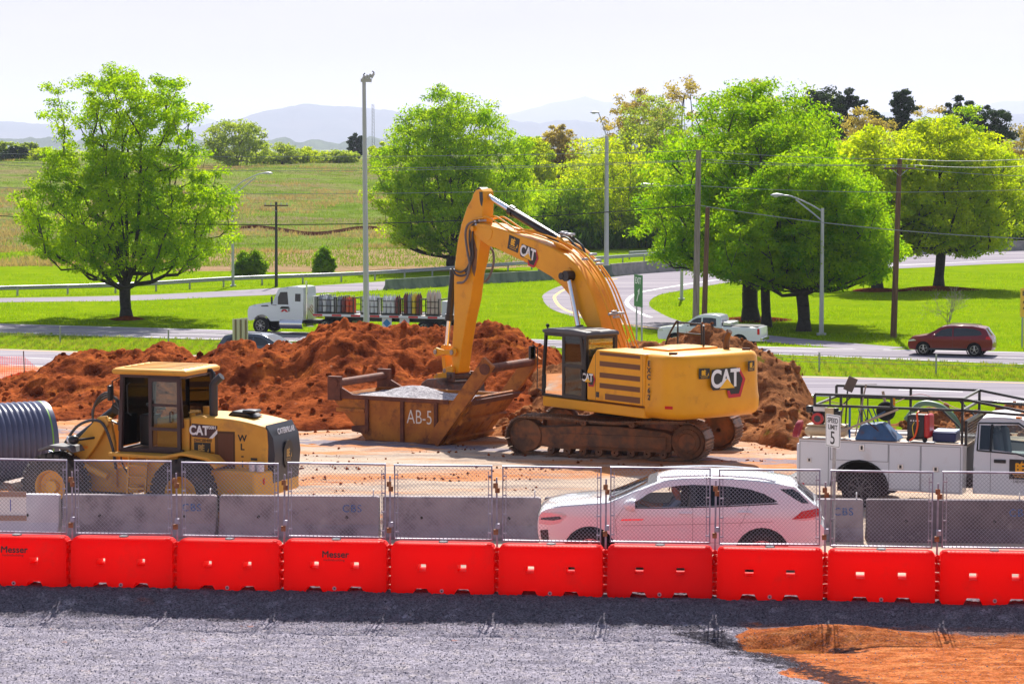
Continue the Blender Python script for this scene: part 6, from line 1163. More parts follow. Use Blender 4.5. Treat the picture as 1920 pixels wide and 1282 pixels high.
# gravel in the skip
gx = np.linspace(-1.95, 1.85, 130); gy = np.linspace(.06, W - .06, 80)
grav_m = ground_mat('grey_gravel', rgb(176, 172, 176), [(rgb(140, 136, 142), (4, 4, 4), .45, .6, .8, None)], bump=.8, bscale=50, bdist=.015, grain=(34, .35))
X_, Y_ = np.meshgrid(gx, gy); Z_ = zr - .10 + .30 * np.exp(-(((X_ + .25) / .85) ** 2 + ((Y_ - 1.0) / .75) ** 2)) + .05 * (fbm(X_ * 2, Y_ * 2, 3, 5) - .5) + .02 * worley(X_ * 22, Y_ * 22, 4)[1]
V = np.stack([X_, Y_, Z_], -1).reshape(-1, 3); i = np.arange(X_.size).reshape(X_.shape); F = np.stack([i[:-1, :-1], i[:-1, 1:], i[1:, 1:], i[1:, :-1]], -1).reshape(-1, 4)
o = np_mesh('gravel_heap', V, F, grav_m, smooth=True); o.location = SK; o.rotation_euler = (0, 0, R(-28)); tag(o, 'heap of pale grey gravel inside the rusty skip', 'gravel')
# ================================================================ corrugated pipe
pr_, pd = .875, 57.0; pe = P(60, 762, pd); cpr = thing('corrugated_pipe', (pe.x + .28, pd, pr_ - .0), R(31), 'large dark grey ribbed plastic pipe lying at the left frame edge', 'pipe')
prof = []; t = 0
prof += [(pr_, 0), (pr_, -.06)]
prof += [(pr_ - .0, -.20)]
x = -.22
while x > -5.2:
    prof += [(pr_ - .045, x - .015), (pr_ - .045, x - .035), (pr_ - .005, x - .055), (pr_ + .006, x - .085), (pr_ - .005, x - .115)]; x -= .13
m = MB(); m.lathe(prof, (0, 0, 0), (1, 0, 0), 64); m.build('ribbed_wall', mat('grey_hdpe', rgb(92, 97, 124), .34, col2=rgb(78, 82, 108), vs=1.5), cpr, smooth=70)
m = MB(); m.lathe([(pr_, 0), (pr_ - .07, 0), (pr_ - .07, -5.2)], (0, 0, 0), (1, 0, 0), 64); m.build('inner_wall', mat('pipe_inner', (.03, .03, .035), .6), cpr, smooth=40); m = MB(); m.lathe([(pr_ + .004, -.115), (pr_ + .004, -.145)], (0, 0, 0), (1, 0, 0), 64); m.build('green_stripe', mat('green_stripe', rgb(120, 180, 60), .5), cpr)
# ================================================================ cars
tyre_m = mat('tyre_rubber', (.012, .012, .012), .85, bump=.2, bs=60); alloy = mat('alloy_wheel', (.55, .55, .58), .3, .8); lens_w = mat('headlight_lens', (.7, .72, .75), .1, .3)
def wheel(parent, x, y, r, w_, side, rim=alloy, spokes=5, hub=None, name='wheel'):
    root = thing(name, (0, 0, 0)); root.parent = parent; c = (x, y, r)
    m = MB(); m.lathe([(r * .64, -w_ / 2), (r * .9, -w_ / 2), (r * .985, -w_ * .36), (r, -w_ * .2), (r, w_ * .2), (r * .985, w_ * .36), (r * .9, w_ / 2), (r * .64, w_ / 2)], c, (0, 1, 0), 36); m.build('tyre', tyre_m, root, smooth=35)
    m = MB(); o = w_ * .42 * side; m.lathe([(r * .66, o), (r * .60, o), (r * .58, o * .3)], c, (0, 1, 0), 30); m.cur = 1; m.lathe([(r * .58, o * .3), (.001, o * .3)], c, (0, 1, 0), 30); m.cur = 0
    for k in range(spokes):
        a = 2 * math.pi * k / spokes + .3; m.bar((c[0] + r * .1 * math.cos(a), y + o * .8, c[2] + r * .1 * math.sin(a)), (c[0] + r * .6 * math.cos(a), y + o * .9, c[2] + r * .6 * math.sin(a)), r * .17, .02)
    m.lathe([(.001, o * .95), (r * .14, o * .9), (r * .15, o * .5)], c, (0, 1, 0), 16); m.build('rim', [rim, blackdull], root); return root
def car(name, loc, rz, label, cat, paint, L_, W, Yf, top, tags, sill, arches, windows, wheels, wr, ww=.23, crown=.05, rim=alloy, seams=(), clear=False, wmat=None, details=None, seg=10, lift=0):
    ac = wr - lift
    root = thing(name, loc, rz, label, cat); wmat = wmat or glass_dark
    body = MB(); gl = MB(); ncross = 12
    P2 = [Vector(p) for p in top]; n = len(P2); nor = []
    for i in range(n):
        a = P2[max(0, i - 1)]; b = P2[min(n - 1, i + 1)]; t = (b - a).normalized(); nor.append(Vector((t.y, -t.x)) * (1 if True else 1))
    # top runs front-bottom -> over -> rear-bottom (x decreasing): outward normal
    for i in range(n):
        if nor[i].x * (P2[i].x) + nor[i].y * (P2[i].y - .6) < 0: nor[i] = -nor[i]
    def ring(i):
        r_ = []; y0 = Yf(P2[i].x, P2[i].y)
        for k in range(ncross + 1):
            v = -1 + 2 * k / ncross; c = crown * (1 - abs(v) ** 2.6); q = P2[i] + nor[i] * c; r_.append((q.x, y0 * v, q.y))
        return r_
    rings = [ring(i) for i in range(n)]
    for i in range(n - 1):
        tg = tags(i); m = gl if tg == 'glass' else body
        if tg == 'glass':   # leave a painted margin at the sides, glass inset
            k0, k1 = 1, ncross - 1; body.add(rings[i][:k0 + 1] + rings[i + 1][:k0 + 1], [(0, 1, 3, 2)]); body.add(rings[i][k1:] + rings[i + 1][k1:], [(0, 1, 3, 2)])
            nn = k1 - k0 + 1; gl.add(rings[i][k0:k1 + 1] + rings[i + 1][k0:k1 + 1], [(k, k + 1, nn + k + 1, nn + k) for k in range(nn - 1)])
        else:
            nn = ncross + 1; body.add(rings[i] + rings[i + 1], [(k, k + 1, nn + k + 1, nn + k) for k in range(ncross)])
    bottom = []                                            # rear to front along the sill with wheel arches
    for ax, ar in sorted(arches, key=lambda q: q[0]):
        bottom += [(ax - ar, sill)] + [(ax + ar * math.cos(a), ac + ar * math.sin(a)) for a in np.linspace(math.pi * (.93 if not lift else 1.0), math.pi * (.07 if not lift else 0), 13)] + [(ax + ar, sill)]
    outline = [tuple(p) for p in P2] + bottom
    for side in (1, -1):
        v, f, lp = cdt_panel(outline, windows, .09, Yf, side); body.add(v, f)
        for w_ in (windows if not clear else []):
            v, f, lp = cdt_panel(w_, [], .09, lambda x, z: Yf(x, z) - .012, side); gl.add(v, f)
    body.build('body', paint, root, smooth=38, merge=True); gl.build('window', wmat, root, smooth=40, merge=True)
    m = MB(); x0, x1 = P2[-1].x + .12, P2[0].x - .12; m.bx(x0, x1, -W * .30, W * .30, sill + .02, .72 if clear else .8); m.bx(x0 + .1, x1 - .1, -W * .42, W * .42, sill - .02, sill + .06)
    if not clear: pass
    for ax, ar in arches:
        for s_ in (1, -1): m.lathe([(.05, .0), (ar + .02, -.0), (ar + .02, .34)] if s_ < 0 else [(ar + .02, 0), (ar + .02, .34)], (ax, s_ * (W / 2 - .38 if s_ > 0 else -(W / 2 - .04)) if False else (W / 2 - .38 if s_ > 0 else -(W / 2 - .04)), ac), (0, 1, 0), 28)
    m.build('underbody', blackdull, root)
    for wx in wheels:
        for s_ in (1, -1): wheel(root, wx, s_ * (W / 2 - ww / 2 - .03), wr, ww, s_, rim)
    if seams:
        m = MB()
        for ln in seams:
            pts = []; 
            for a, b in zip(ln[:-1], ln[1:]):
                k = max(2, int(math.hypot(b[0] - a[0], b[1] - a[1]) / .08)); pts += [(a[0] + (b[0] - a[0]) * t / k, a[1] + (b[1] - a[1]) * t / k) for t in range(k)]
            pts.append(ln[-1])
            for s_ in (1, -1): m.tube([(x, s_ * (Yf(x, z) + .0005), z) for x, z in pts], .0035, 4)
        m.build('door_seam', darkgrey, root, smooth=0)
    if details: details(root, rings, Yf)
    if lift:
        for ch in root.children:
            if not ch.name.startswith('wheel'): ch.location.z = lift
    return root
def side_patch(root, nm, poly, m_, Yf, off=.004, step=.06, sides=(1, -1), parent=None):
    for s_ in sorted(sides): m = MB(); v, f, lp = cdt_panel(poly, [], step, lambda x, z: Yf(x, z) + off, s_); m.add(v, f); o = m.build(nm, m_, parent or root, smooth=40)
    return o
def ring_patch(root, nm, rings, i0, i1, k0, k1, m_, off=.006):
    m = MB(); nn = k1 - k0 + 1
    for i in range(i0, i1):
        a = rings[i][k0:k1 + 1]; b = rings[i + 1][k0:k1 + 1]; d = (Vector(b[0]) - Vector(a[0])).cross(Vector((0, 1, 0))).normalized()
        if d.z < 0 and abs(d.z) > .3: d = -d
        if abs(d.z) <= .3 and d.x * a[0][0] < 0: d = -d
        m.add([tuple(Vector(p) + d * off) for p in a + b], [(k, k + 1, nn + k + 1, nn + k) for k in range(nn - 1)])
    return m.build(nm, m_, root, smooth=40)
def mirror_(root, x, y, z, m_, glassm=chrome, name='side_mirror', sc_=1.0):
    for s_ in (1, -1):
        m = MB(); c = (x, s_ * y, z); m.loft([[(c[0] + dx, c[1] + s_ * dy * math.cos(t), c[2] + dz * math.sin(t)) for t in np.linspace(0, 2 * math.pi, 13)[:-1]] for dx, dy, dz in ((.10 * sc_, .02, .02), (.07 * sc_, .08 * sc_, .06 * sc_), (0, .12 * sc_, .09 * sc_), (-.05 * sc_, .12 * sc_, .085 * sc_))]); m.bar((c[0], c[1] - s_ * .2, c[2] - .08), (c[0], c[1] - s_ * .05, c[2] - .03), .06, .03)
        o = m.build(name, m_, root, smooth=50); one('mirror_glass', glassm, o, 'box', (x - .052, s_ * y, z), (.004, .19, .13))
# ---- white SUV behind the barriers
car_white = mat('pearl_white_paint', (.86, .86, .88), .2, coat=1)
def zq(z): return z if z < 1 else 1 + (z - 1) * .81
def mq(L_): return [(a, zq(b)) for a, b in L_]
def ySUV(x, z):
    z = z if z < 1 else 1 + (z - 1) / .81
    w_ = .985; f = 1 - .20 * max(0, (x - 1.5) / .97) ** 2.2 - .10 * max(0, (-x - 1.4) / 1.08) ** 2
    b = 1 - .035 * max(0, (.55 - z) / .3) ** 2 + .0
    if z > .98: b -= .235 * ((z - .98) / .7) ** 1.15 + .012
    elif z > .9: b -= .012 * (z - .9) / .08
    b -= .012 * math.exp(-((z - .62) / .10) ** 2) * (1 if -1.0 < x < 1.1 else 0)
    return w_ * f * b
top = [(2.38, .30), (2.45, .38), (2.48, .52), (2.485, .66), (2.47, .80), (2.42, .90), (2.30, .96), (2.05, 1.005), (1.75, 1.045), (1.45, 1.075), (1.25, 1.09), (1.02, 1.20), (.78, 1.33), (.56, 1.445), (.40, 1.52), (.2, 1.575), (-.1, 1.615), (-.5, 1.63), (-.9, 1.615), (-1.3, 1.58), (-1.65, 1.53), (-1.95, 1.475), (-2.0, 1.45), (-2.02, 1.42), (-2.15, 1.28), (-2.30, 1.12), (-2.38, 1.06), (-2.42, .96), (-2.43, .84), (-2.42, .76), (-2.49, .68), (-2.51, .52), (-2.48, .40), (-2.40, .32)]
win1 = [(.93, 1.02), (.90, 1.045), (.52, 1.33), (.30, 1.43), (.0, 1.485), (-.18, 1.495), (-.18, 1.055), (.3, 1.035)]; win2 = [(-.26, 1.06), (-.26, 1.497), (-.62, 1.49), (-.80, 1.478), (-.80, 1.085)]; win3 = [(-.84, 1.09), (-.84, 1.475), (-1.2, 1.42), (-1.45, 1.33), (-1.68, 1.18), (-1.62, 1.15)]
top, win1, win2, win3 = mq(top), mq(win1), mq(win2), mq(win3)
def suv_details(root, rings, Yf):
    tl = side_patch(root, 'tail_light', [(-1.92, .84), (-2.10, .98), (-2.38, 1.03), (-2.415, .96), (-2.41, .90), (-2.2, .86)], redlens, Yf, .006); side_patch(root, 'lamp_stripe', [(-1.93, .835), (-2.2, .855), (-2.41, .895), (-2.40, .86), (-2.15, .82)], lens_w, Yf, .007, parent=tl)
    hl = side_patch(root, 'headlight', [(1.96, .86), (2.06, .92), (2.40, .885), (2.455, .82), (2.46, .70), (2.3, .68), (2.10, .72)], lens_w, Yf, .006); side_patch(root, 'headlight_core', [(2.05, .80), (2.10, .845), (2.42, .80), (2.43, .765), (2.2, .765)], darkgrey, Yf, .009, parent=hl)
    side_patch(root, 'fog_recess', [(2.28, .40), (2.42, .42), (2.44, .58), (2.30, .60)], black, Yf, .004); ring_patch(root, 'grille', rings, 3, 5, 3, 9, black); ring_patch(root, 'lower_grille', rings, 0, 2, 2, 10, black)
    ring_patch(root, 'rear_bumper_trim', rings, 31, 33, 1, 11, darkgrey); ring_patch(root, 'number_plate', rings, 28, 30, 5, 7, white)
    for s_ in (1, -1):
      m = MB(); m.tube(spline([(.35, s_ * .70, 1.50), (.25, s_ * .70, 1.52), (-.5, s_ * .69, 1.55), (-1.3, s_ * .68, 1.515), (-1.65, s_ * .67, 1.455)], 5), .016, 8)
      m.build('roof_rail', car_white, root)
    for x, z in ((-.10, .93), (-1.12, .955)):
        for s_ in (1, -1): m = MB(); m.tube([(x + .11, s_ * (Yf(x, z) + .0), z), (x + .09, s_ * (Yf(x, z) + .035), z), (x - .09, s_ * (Yf(x, z) + .035), z), (x - .11, s_ * (Yf(x, z) + .0), z)], .014, 8); m.build('door_handle', car_white, root)
    side_patch(root, 'fender_trim', [(1.03, .79), (1.0, .815), (.62, .825), (.66, .80)], mat('fender_chrome', (.7, .7, .72), .15, 1), Yf, .008)
    side_patch(root, 'rear_glass_edge', mq([(-1.72, 1.43), (-1.95, 1.43), (-2.04, 1.36), (-2.22, 1.14), (-2.1, 1.14), (-1.88, 1.3)]), glass_dark, Yf, .003)
    side_patch(root, 'window_trim', mq([(.95, 1.0), (.96, 1.02), (.3, 1.03), (-.8, 1.08), (-1.66, 1.145), (-1.7, 1.12), (-.8, 1.055), (.3, 1.005)]), black, Yf, .004)
    mirror_(root, .84, 1.12, 1.08, car_white, sc_=1.35)
    side_patch(root, 'pillar_trim', mq([(-.17, 1.05), (-.17, 1.50), (-.27, 1.50), (-.27, 1.05)]), black, Yf, .003); side_patch(root, 'pillar_trim', mq([(-.79, 1.08), (-.79, 1.48), (-.85, 1.475), (-.85, 1.085)]), black, Yf, .003)
    for y in (.42, -.42):
        for x in (.22, -.85): m = MB(); m.box((x, y, .72), (.5, .5, .14)); m.box((x - .27, y, 1.0), (.14, .48, .6), (0, -.2, 0)); m.box((x - .34, y, 1.29), (.09, .26, .14)); m.build('seat', mat('seat_dark', (.02, .02, .022), .7), root, bevel=.04)
    m = MB(); m.box((1.1, 0, .95), (.5, 1.6, .16), (0, .1, 0)); m.build('dashboard', blackdull, root, bevel=.04); m = MB(); m.tube([(.82 + .08 * math.sin(a), .42 + .18 * math.cos(a), 1.02 + .17 * math.sin(a)) for a in np.linspace(0, 2 * math.pi, 20)[:-1]], .014, 6, closed=True); m.bar((.82, .42, 1.02), (1.05, .42, .96), .04); m.build('steering_wheel', black, root)
    ring_patch(root, 'windscreen_band', rings, 13, 14, 1, 11, black, .003)
glass_suv = mat('rear_dark_glass', (.004, .005, .008), .06, spec=.35)
SUV = P(1276, 1040, 44.95); SUVrz = R(180 - 4.5)
suv = car('suv', (SUV.x, 44.95, 0), SUVrz, 'white SUV driving past between the red barriers and the concrete barriers', 'car', car_white, 4.97, 1.97, ySUV, top, lambda i: 'glass' if 10 <= i <= 13 or 23 <= i <= 24 else 'body', .22, [(1.56, .47), (-1.42, .48)], [win1, win2, win3], [1.56, -1.42], .385, .25, .045, lift=.17,
    seams=[[(1.08, .36), (1.12, .8), (.98, 1.02)], [(-.22, .34), (-.22, 1.02)], [(-.99, .66), (-1.08, .8), (-1.2, 1.1)], [(1.0, .70), (-.3, .74), (-1.6, .80)], [(1.05, .42), (-.9, .42)]], clear=True, wmat=[glass_tint], details=suv_details)
# front side glass is open: dark glass only on the rear panes
for w_ in (win2, win3):
    for s_ in (1, -1): m = MB(); v, f, lp = cdt_panel(w_, [], .1, lambda x, z: ySUV(x, z) - .02, s_); m.add(v, f); m.build('privacy_glass', glass_suv, suv, smooth=40).location.z = .17
# driver
dv = thing('person', (SUV.x - .22, 44.967, .11), SUVrz, 'man with short hair in a grey shirt driving the white SUV, hands on the wheel', 'person')
def skin_mesh(name, nodes, edges, m_, parent, root=0, sub=1):
    me = bpy.data.meshes.new(name); me.from_pydata([n[:3] for n in nodes], edges, []); o = link(name, me, parent); sk_ = o.modifiers.new('skin', 'SKIN'); me.skin_vertices.new() if not me.skin_vertices else None
    for i, n in enumerate(nodes): me.skin_vertices[0].data[i].radius = (n[3], n[4] if len(n) > 4 else n[3]); me.skin_vertices[0].data[i].use_root = (i == root)
    ss = o.modifiers.new('sub', 'SUBSURF'); ss.levels = sub; ss.render_levels = sub + 1; sk_.use_smooth_shade = True; me.materials.append(m_); return o
skin_m = mat('skin', (.50, .22, .14), .5); shirt = mat('grey_shirt', (.20, .24, .32), .8)
hx, hy = .02, .42
nodes = [(-.10, hy, .82, .16, .15), (-.16, hy, 1.00, .15, .17), (-.19, hy, 1.16, .12, .19), (-.17, hy, 1.21, .06, .06), (-.14, hy, 1.28, .09, .075), (-.13, hy, 1.34, .11, .09), (-.14, hy, 1.41, .09, .075),
         (-.18, hy + .20, 1.15, .055, .055), (-.02, hy + .27, 1.00, .045, .045), (.28, hy + .20, 1.05, .035, .035), (.50, hy + .14, 1.12, .03, .03), (-.18, hy - .20, 1.15, .055, .055), (-.02, hy - .27, 1.00, .045, .045), (.28, hy - .2, 1.03, .035, .035), (.50, hy - .14, 1.10, .03, .03),
         (.15, hy + .1, .83, .08, .08), (.40, hy + .1, .80, .06, .06), (.15, hy - .1, .83, .08, .08), (.40, hy - .1, .80, .06, .06)]
ed = [(0, 1), (1, 2), (2, 3), (3, 4), (4, 5), (5, 6), (2, 7), (7, 8), (8, 9), (9, 10), (2, 11), (11, 12), (12, 13), (13, 14), (0, 15), (15, 16), (0, 17), (17, 18)]
skin_mesh('body', nodes, ed, skin_m, dv)
skin_mesh('shirt', [(-.10, hy, .84, .175, .165), (-.16, hy, 1.00, .165, .185), (-.19, hy, 1.145, .13, .2), (-.18, hy + .20, 1.15, .068, .068), (-.02, hy + .27, 1.00, .058, .058), (.12, hy + .24, 1.02, .05, .05), (-.18, hy - .20, 1.15, .068, .068), (-.02, hy - .27, 1.00, .058, .058), (.12, hy - .24, 1.01, .05, .05)], [(0, 1), (1, 2), (2, 3), (3, 4), (4, 5), (2, 6), (6, 7), (7, 8)], shirt, dv)
m = MB(); m.sphere((-.165, hy, 1.39), .115, 12, (1.0, .88, .85)); m.build('hair', mat('brown_hair', (.06, .035, .025), .8), dv, smooth=60)
m = MB(); m.prism([(-.035, 1.35), (.005, 1.315), (-.035, 1.305)], hy - .014, hy + .014); m.build('nose', skin_m, dv, smooth=60)
for s_ in (1, -1): one('ear', skin_m, dv, 'sphere', (-.14, hy + s_ * .095, 1.335), .03, 8, (.8, .4, 1.2)); one('eye', black, dv, 'sphere', (-.03, hy + s_ * .036, 1.355), .012, 8)
m = MB(); m.box((-.03, hy, 1.285), (.01, .045, .008)); m.build('mouth', mat('lips', (.35, .1, .08), .5), dv)
for s_ in (1, -1):
    for k in range(4): m = MB(); c0 = Vector((.52, hy + s_ * .14, 1.13 - k * .018)); m.tube([c0, c0 + Vector((.05, s_ * .0, .01)), c0 + Vector((.075, -s_ * .02, -.0)), c0 + Vector((.06, -s_ * .04, -.01))], .0085, 6); m.build('finger', skin_m, dv)
    m = MB(); c0 = Vector((.50, hy + s_ * .125, 1.135)); m.tube([c0, c0 + Vector((.03, -s_ * .02, .03)), c0 + Vector((.055, -s_ * .035, .025))], .0095, 6); m.build('thumb', skin_m, dv)

# ---- vehicles on the highway
def yGen(W, xf, xr, zb, zr, tumble=.16, nose=.14):
    def Y(x, z):
        f = 1 - nose * max(0, (x - xf * .55) / (xf * .45)) ** 2.2 - .09 * max(0, (x / xr - .55) / .45) ** 2; b = 1 - .03 * max(0, (.5 - z) / .3) ** 2
        if z > zb: b -= tumble * ((z - zb) / (zr - zb)) ** 1.1 + .01
        return W / 2 * f * b
    return Y
red_car = mat('metallic_red_paint', (.17, .002, .010), .28, .1, coat=.5, spec=.3); blue_car = mat('dark_blue_grey_paint', (.05, .065, .09), .22, .4, coat=1); silver_white = mat('white_truck_paint', (.74, .76, .80), .25, coat=.8)
hwy = R(180 - 19)
def on_road(px, py): return G(px, py, ZH)
topE = [(2.12, .30), (2.2, .45), (2.22, .62), (2.16, .80), (2.0, .93), (1.6, 1.0), (1.22, 1.06), (.95, 1.2), (.62, 1.4), (.42, 1.5), (.1, 1.57), (-.5, 1.6), (-1.2, 1.58), (-1.75, 1.5), (-1.85, 1.46), (-1.98, 1.25), (-2.1, 1.08), (-2.2, .95), (-2.24, .7), (-2.26, .5), (-2.2, .34)]
wE = [[(.85, 1.02), (.45, 1.36), (.1, 1.46), (-.15, 1.48), (-.15, 1.04)], [(-.22, 1.04), (-.22, 1.485), (-.85, 1.485), (-1.3, 1.45), (-1.62, 1.34), (-1.72, 1.16), (-1.5, 1.1)]]
def escape_det(root, rings, Yf):
    side_patch(root, 'headlight', [(1.75, .78), (1.9, .86), (2.15, .80), (2.18, .72)], lens_w, Yf, .006); side_patch(root, 'tail_light', [(-1.9, .92), (-1.95, 1.08), (-2.1, 1.06), (-2.21, .9)], redlens, Yf, .006); ring_patch(root, 'grille', rings, 1, 3, 3, 9, black); side_patch(root, 'sill_trim', [(1.1, .30), (-1.0, .30), (-1.0, .42), (1.1, .40)], darkgrey, Yf, .006)
    ring_patch(root, 'number_plate', rings, 17, 18, 5, 7, white); mirror_(root, .78, 1.0, 1.06, red_car)
    m = MB()
    for s_ in (1, -1): m.tube([(.2, s_ * .62, 1.58), (.1, s_ * .62, 1.64), (-1.4, s_ * .62, 1.63), (-1.5, s_ * .62, 1.57)], .016, 6)
    m.build('roof_rail', darkgrey, root)
o_ = on_road(1790, 668); car('suv', (o_.x, o_.y + .9, ZH + .02), hwy, 'dark red SUV on the highway at the right', 'car', red_car, 4.5, 1.84, yGen(1.84, 2.2, -2.25, .95, 1.6), topE, lambda i: 'glass' if 6 <= i <= 8 or 14 <= i <= 15 else 'body', .30, [(1.38, .40), (-1.32, .40)], wE, [1.38, -1.32], .345, .22, .05, seams=[[(.95, .4), (.95, 1.0)], [(-.18, .36), (-.18, 1.02)], [(-1.0, .6), (-1.15, 1.0)]], details=escape_det)
def wag_det(root, rings, Yf):
    side_patch(root, 'headlight', [(1.85, .70), (1.95, .80), (2.2, .74), (2.22, .66)], lens_w, Yf, .006); side_patch(root, 'tail_light', [(-1.9, .80), (-1.95, 1.02), (-2.12, 1.0), (-2.22, .8)], redlens, Yf, .006); mirror_(root, .78, .98, 1.02, blue_car)
    m = MB()
    for s_ in (1, -1): m.tube([(.2, s_ * .60, 1.53), (.1, s_ * .60, 1.60), (-1.3, s_ * .60, 1.59), (-1.4, s_ * .60, 1.53)], .018, 6)
    m.build('roof_rail', black, root)
topW = [(x, z * .965) for x, z in topE]; wW = [[(x, z * .965) for x, z in w_] for w_ in wE]
o_ = on_road(492, 684); car('station_wagon', (o_.x, o_.y + .6, ZH + .02), hwy + math.pi, 'dark blue grey wagon partly hidden by the red clay heap on the near carriageway', 'car', blue_car, 4.6, 1.82, yGen(1.82, 2.2, -2.25, .9, 1.55), topW, lambda i: 'glass' if 6 <= i <= 8 or 14 <= i <= 15 else 'body', .28, [(1.38, .39), (-1.32, .39)], wW, [1.38, -1.32], .335, .22, .05, details=wag_det)
topP = [(2.82, .50), (2.88, .62), (2.88, .95), (2.80, 1.10), (2.4, 1.16), (1.9, 1.19), (1.55, 1.22), (1.25, 1.4), (.95, 1.62), (.75, 1.75), (.45, 1.84), (0, 1.87), (-.40, 1.86), (-.62, 1.80), (-.68, 1.6), (-.72, 1.32), (-.74, 1.24), (-1.5, 1.235), (-2.2, 1.235), (-2.80, 1.235), (-2.86, 1.22), (-2.88, .9), (-2.9, .6), (-2.86, .5)]
wP = [[(1.22, 1.24), (.86, 1.60), (.62, 1.70), (.40, 1.72), (.40, 1.25)], [(.32, 1.25), (.32, 1.72), (-.15, 1.72), (-.42, 1.68), (-.46, 1.27)]]
def pk_det(root, rings, Yf):
    side_patch(root, 'headlight', [(2.55, .95), (2.6, 1.08), (2.82, 1.06), (2.86, .92)], lens_w, Yf, .006); side_patch(root, 'tail_light', [(-2.74, .86), (-2.74, 1.18), (-2.86, 1.18), (-2.87, .86)], redlens, Yf, .006); mirror_(root, 1.02, 1.12, 1.34, silver_white)
    m = MB(); m.bx(-2.74, -.80, -.80, .80, 1.262, 1.30); m.build('bed_cover', black, root, bevel=.01); m = MB(); m.bx(-.75, -.78, -.7, .7, 1.3, 1.7); one('toolbox', mat('checker_plate', (.6, .6, .62), .35, .7), root, 'bx', -1.25, -.80, -.85, .85, 1.301, 1.48, bevel=.02); one('rear_bumper', chrome, root, 'bx', -3.0, -2.9, -.85, .85, .5, .68, bevel=.02)
o_ = on_road(1338, 655); car('pickup_truck', (o_.x, o_.y + .8, ZH + .02), hwy, 'white crew cab pickup truck on the highway behind the excavator', 'pickup truck', silver_white, 5.8, 2.0, yGen(2.0, 2.88, -2.9, 1.12, 1.87, .15, .10), topP, lambda i: 'glass' if 6 <= i <= 8 or 14 <= i <= 14 else 'body', .50, [(1.85, .48), (-1.75, .48)], wP, [1.85, -1.75], .40, .27, .04, seams=[[(1.2, .55), (1.25, 1.2)], [(.36, .55), (.36, 1.24)], [(-.55, .55), (-.55, 1.2)], [(-.74, .5), (-.74, 1.2)]], details=pk_det)

# ---- semi truck with flatbed trailer of gas cylinders
o_ = on_road(548, 628); TR = thing('semi_truck', (o_.x, o_.y + 1.25, ZH + .02), hwy, 'white day cab semi tractor hauling the flatbed of gas cylinders', 'truck'); tw = mat('white_truck_paint', (.74, .76, .80), .25)
def yT(x, z): 
    f = .98 if x < .6 else .98 - .22 * ((x - .6) / 2.0) ** 1.2
    return f * (1 - (.06 * (z - 1.5) / 1.2 if z > 1.5 else 0))
topT = [(2.60, .75), (2.66, .95), (2.66, 1.35), (2.55, 1.58), (2.2, 1.70), (1.6, 1.80), (1.05, 1.88), (.92, 1.95), (.75, 2.3), (.60, 2.62), (.45, 2.72), (.0, 2.80), (-.6, 2.82), (-.98, 2.78), (-1.02, 2.6), (-1.03, 1.8), (-1.02, .85)]
out = topT + [(1.05, .75)] + [(1.70 + .62 * math.cos(a), .50 + .62 * math.sin(a)) for a in np.linspace(math.pi * .85, math.pi * .15, 11)]
wT = [[(.62, 1.75), (.60, 2.2), (.45, 2.48), (.0, 2.5), (-.08, 1.75)]]
body = MB(); gl = MB()
for s_ in (1, -1):
    v, f, lp = cdt_panel(out, wT, .15, yT, s_); body.add(v, f); v, f, lp = cdt_panel(wT[0], [], .2, lambda x, z: yT(x, z) - .015, s_); gl.add(v, f)
for i in range(len(topT) - 1):
    a, b = topT[i], topT[i + 1]; ya, yb = yT(*a), yT(*b); tgt = gl if i in (7, 8) else body; tgt.add([(a[0], -ya, a[1]), (a[0], ya, a[1]), (b[0], yb, b[1]), (b[0], -yb, b[1])], [(0, 1, 2, 3)])
bd = body.build('cab', tw, TR, smooth=30, merge=True); gl.build('window', glass_dark, bd, smooth=30); side_patch(TR, 'rear_side_window', [(-.5, 1.95), (-.5, 2.4), (-.85, 2.4), (-.85, 1.95)], glass_dark, yT, .006, parent=bd)
side_patch(TR, 'hood_vent', [(1.2, 1.62), (1.3, 1.7), (1.75, 1.66), (1.7, 1.6)], darkgrey, yT, .008, parent=bd); m = MB()
for s_ in (1, -1): m.tube([(-.12, s_ * (.99), 1.35), (-.12, s_ * 1.0, 1.6)], .03, 6); m.tube([(.72, s_ * 1.0, 2.3), (.9, s_ * 1.22, 2.25), (.9, s_ * 1.22, 1.75), (.7, s_ * .98, 1.7)], .018, 5); m.box((.88, s_ * 1.22, 2.0), (.06, .16, .42))
m.build('side_mirror', black, bd); m = MB(frame(Vector((.18, .995, 1.48)), (-1, 0, 0), (0, 0, 1))); m.prism([(-.3, .02), (-.18, .16), (.3, .16), (.22, .02)], 0, .006, 'z'); m.cur = 1; m.prism([(-.24, -.16), (-.1, -.01), (.1, -.01), (.26, -.16), (.1, -.16), (0, -.08), (-.1, -.16)], 0, .006, 'z'); m.build('door_emblem', [decal_black, decal_red], bd, smooth=0)
m = MB(); m.bx(-3.9, 2.3, -.42, .42, .62, .85); m.bx(-1.0, .6, -.95, .95, .45, .72); m.build('chassis', black, TR, smooth=0)
for s_ in (1, -1): one('fuel_tank', chrome, TR, 'cyl', (-1.0, s_ * .82, .62), (.45, s_ * .82, .62), .30, n=20)
one('exhaust_stack', chrome, TR, 'cyl', (-1.15, .75, .9), (-1.15, .75, 3.15), .06, n=10)
for wx in (1.70, -2.5, -3.5):
    for s_ in (1, -1): wheel(TR, wx, s_ * .95, .49, .28 if wx > 0 else .5, s_, alloy, 8)
m = MB(); 
for k, yy in enumerate((-.2, 0, .2)): m.tube(spline([(-1.05, yy, 1.7 - k * .1), (-1.5, yy, 1.0), (-2.0, yy, 1.0 + k * .1), (-2.4, yy, 1.35)], 6), .02, 5)
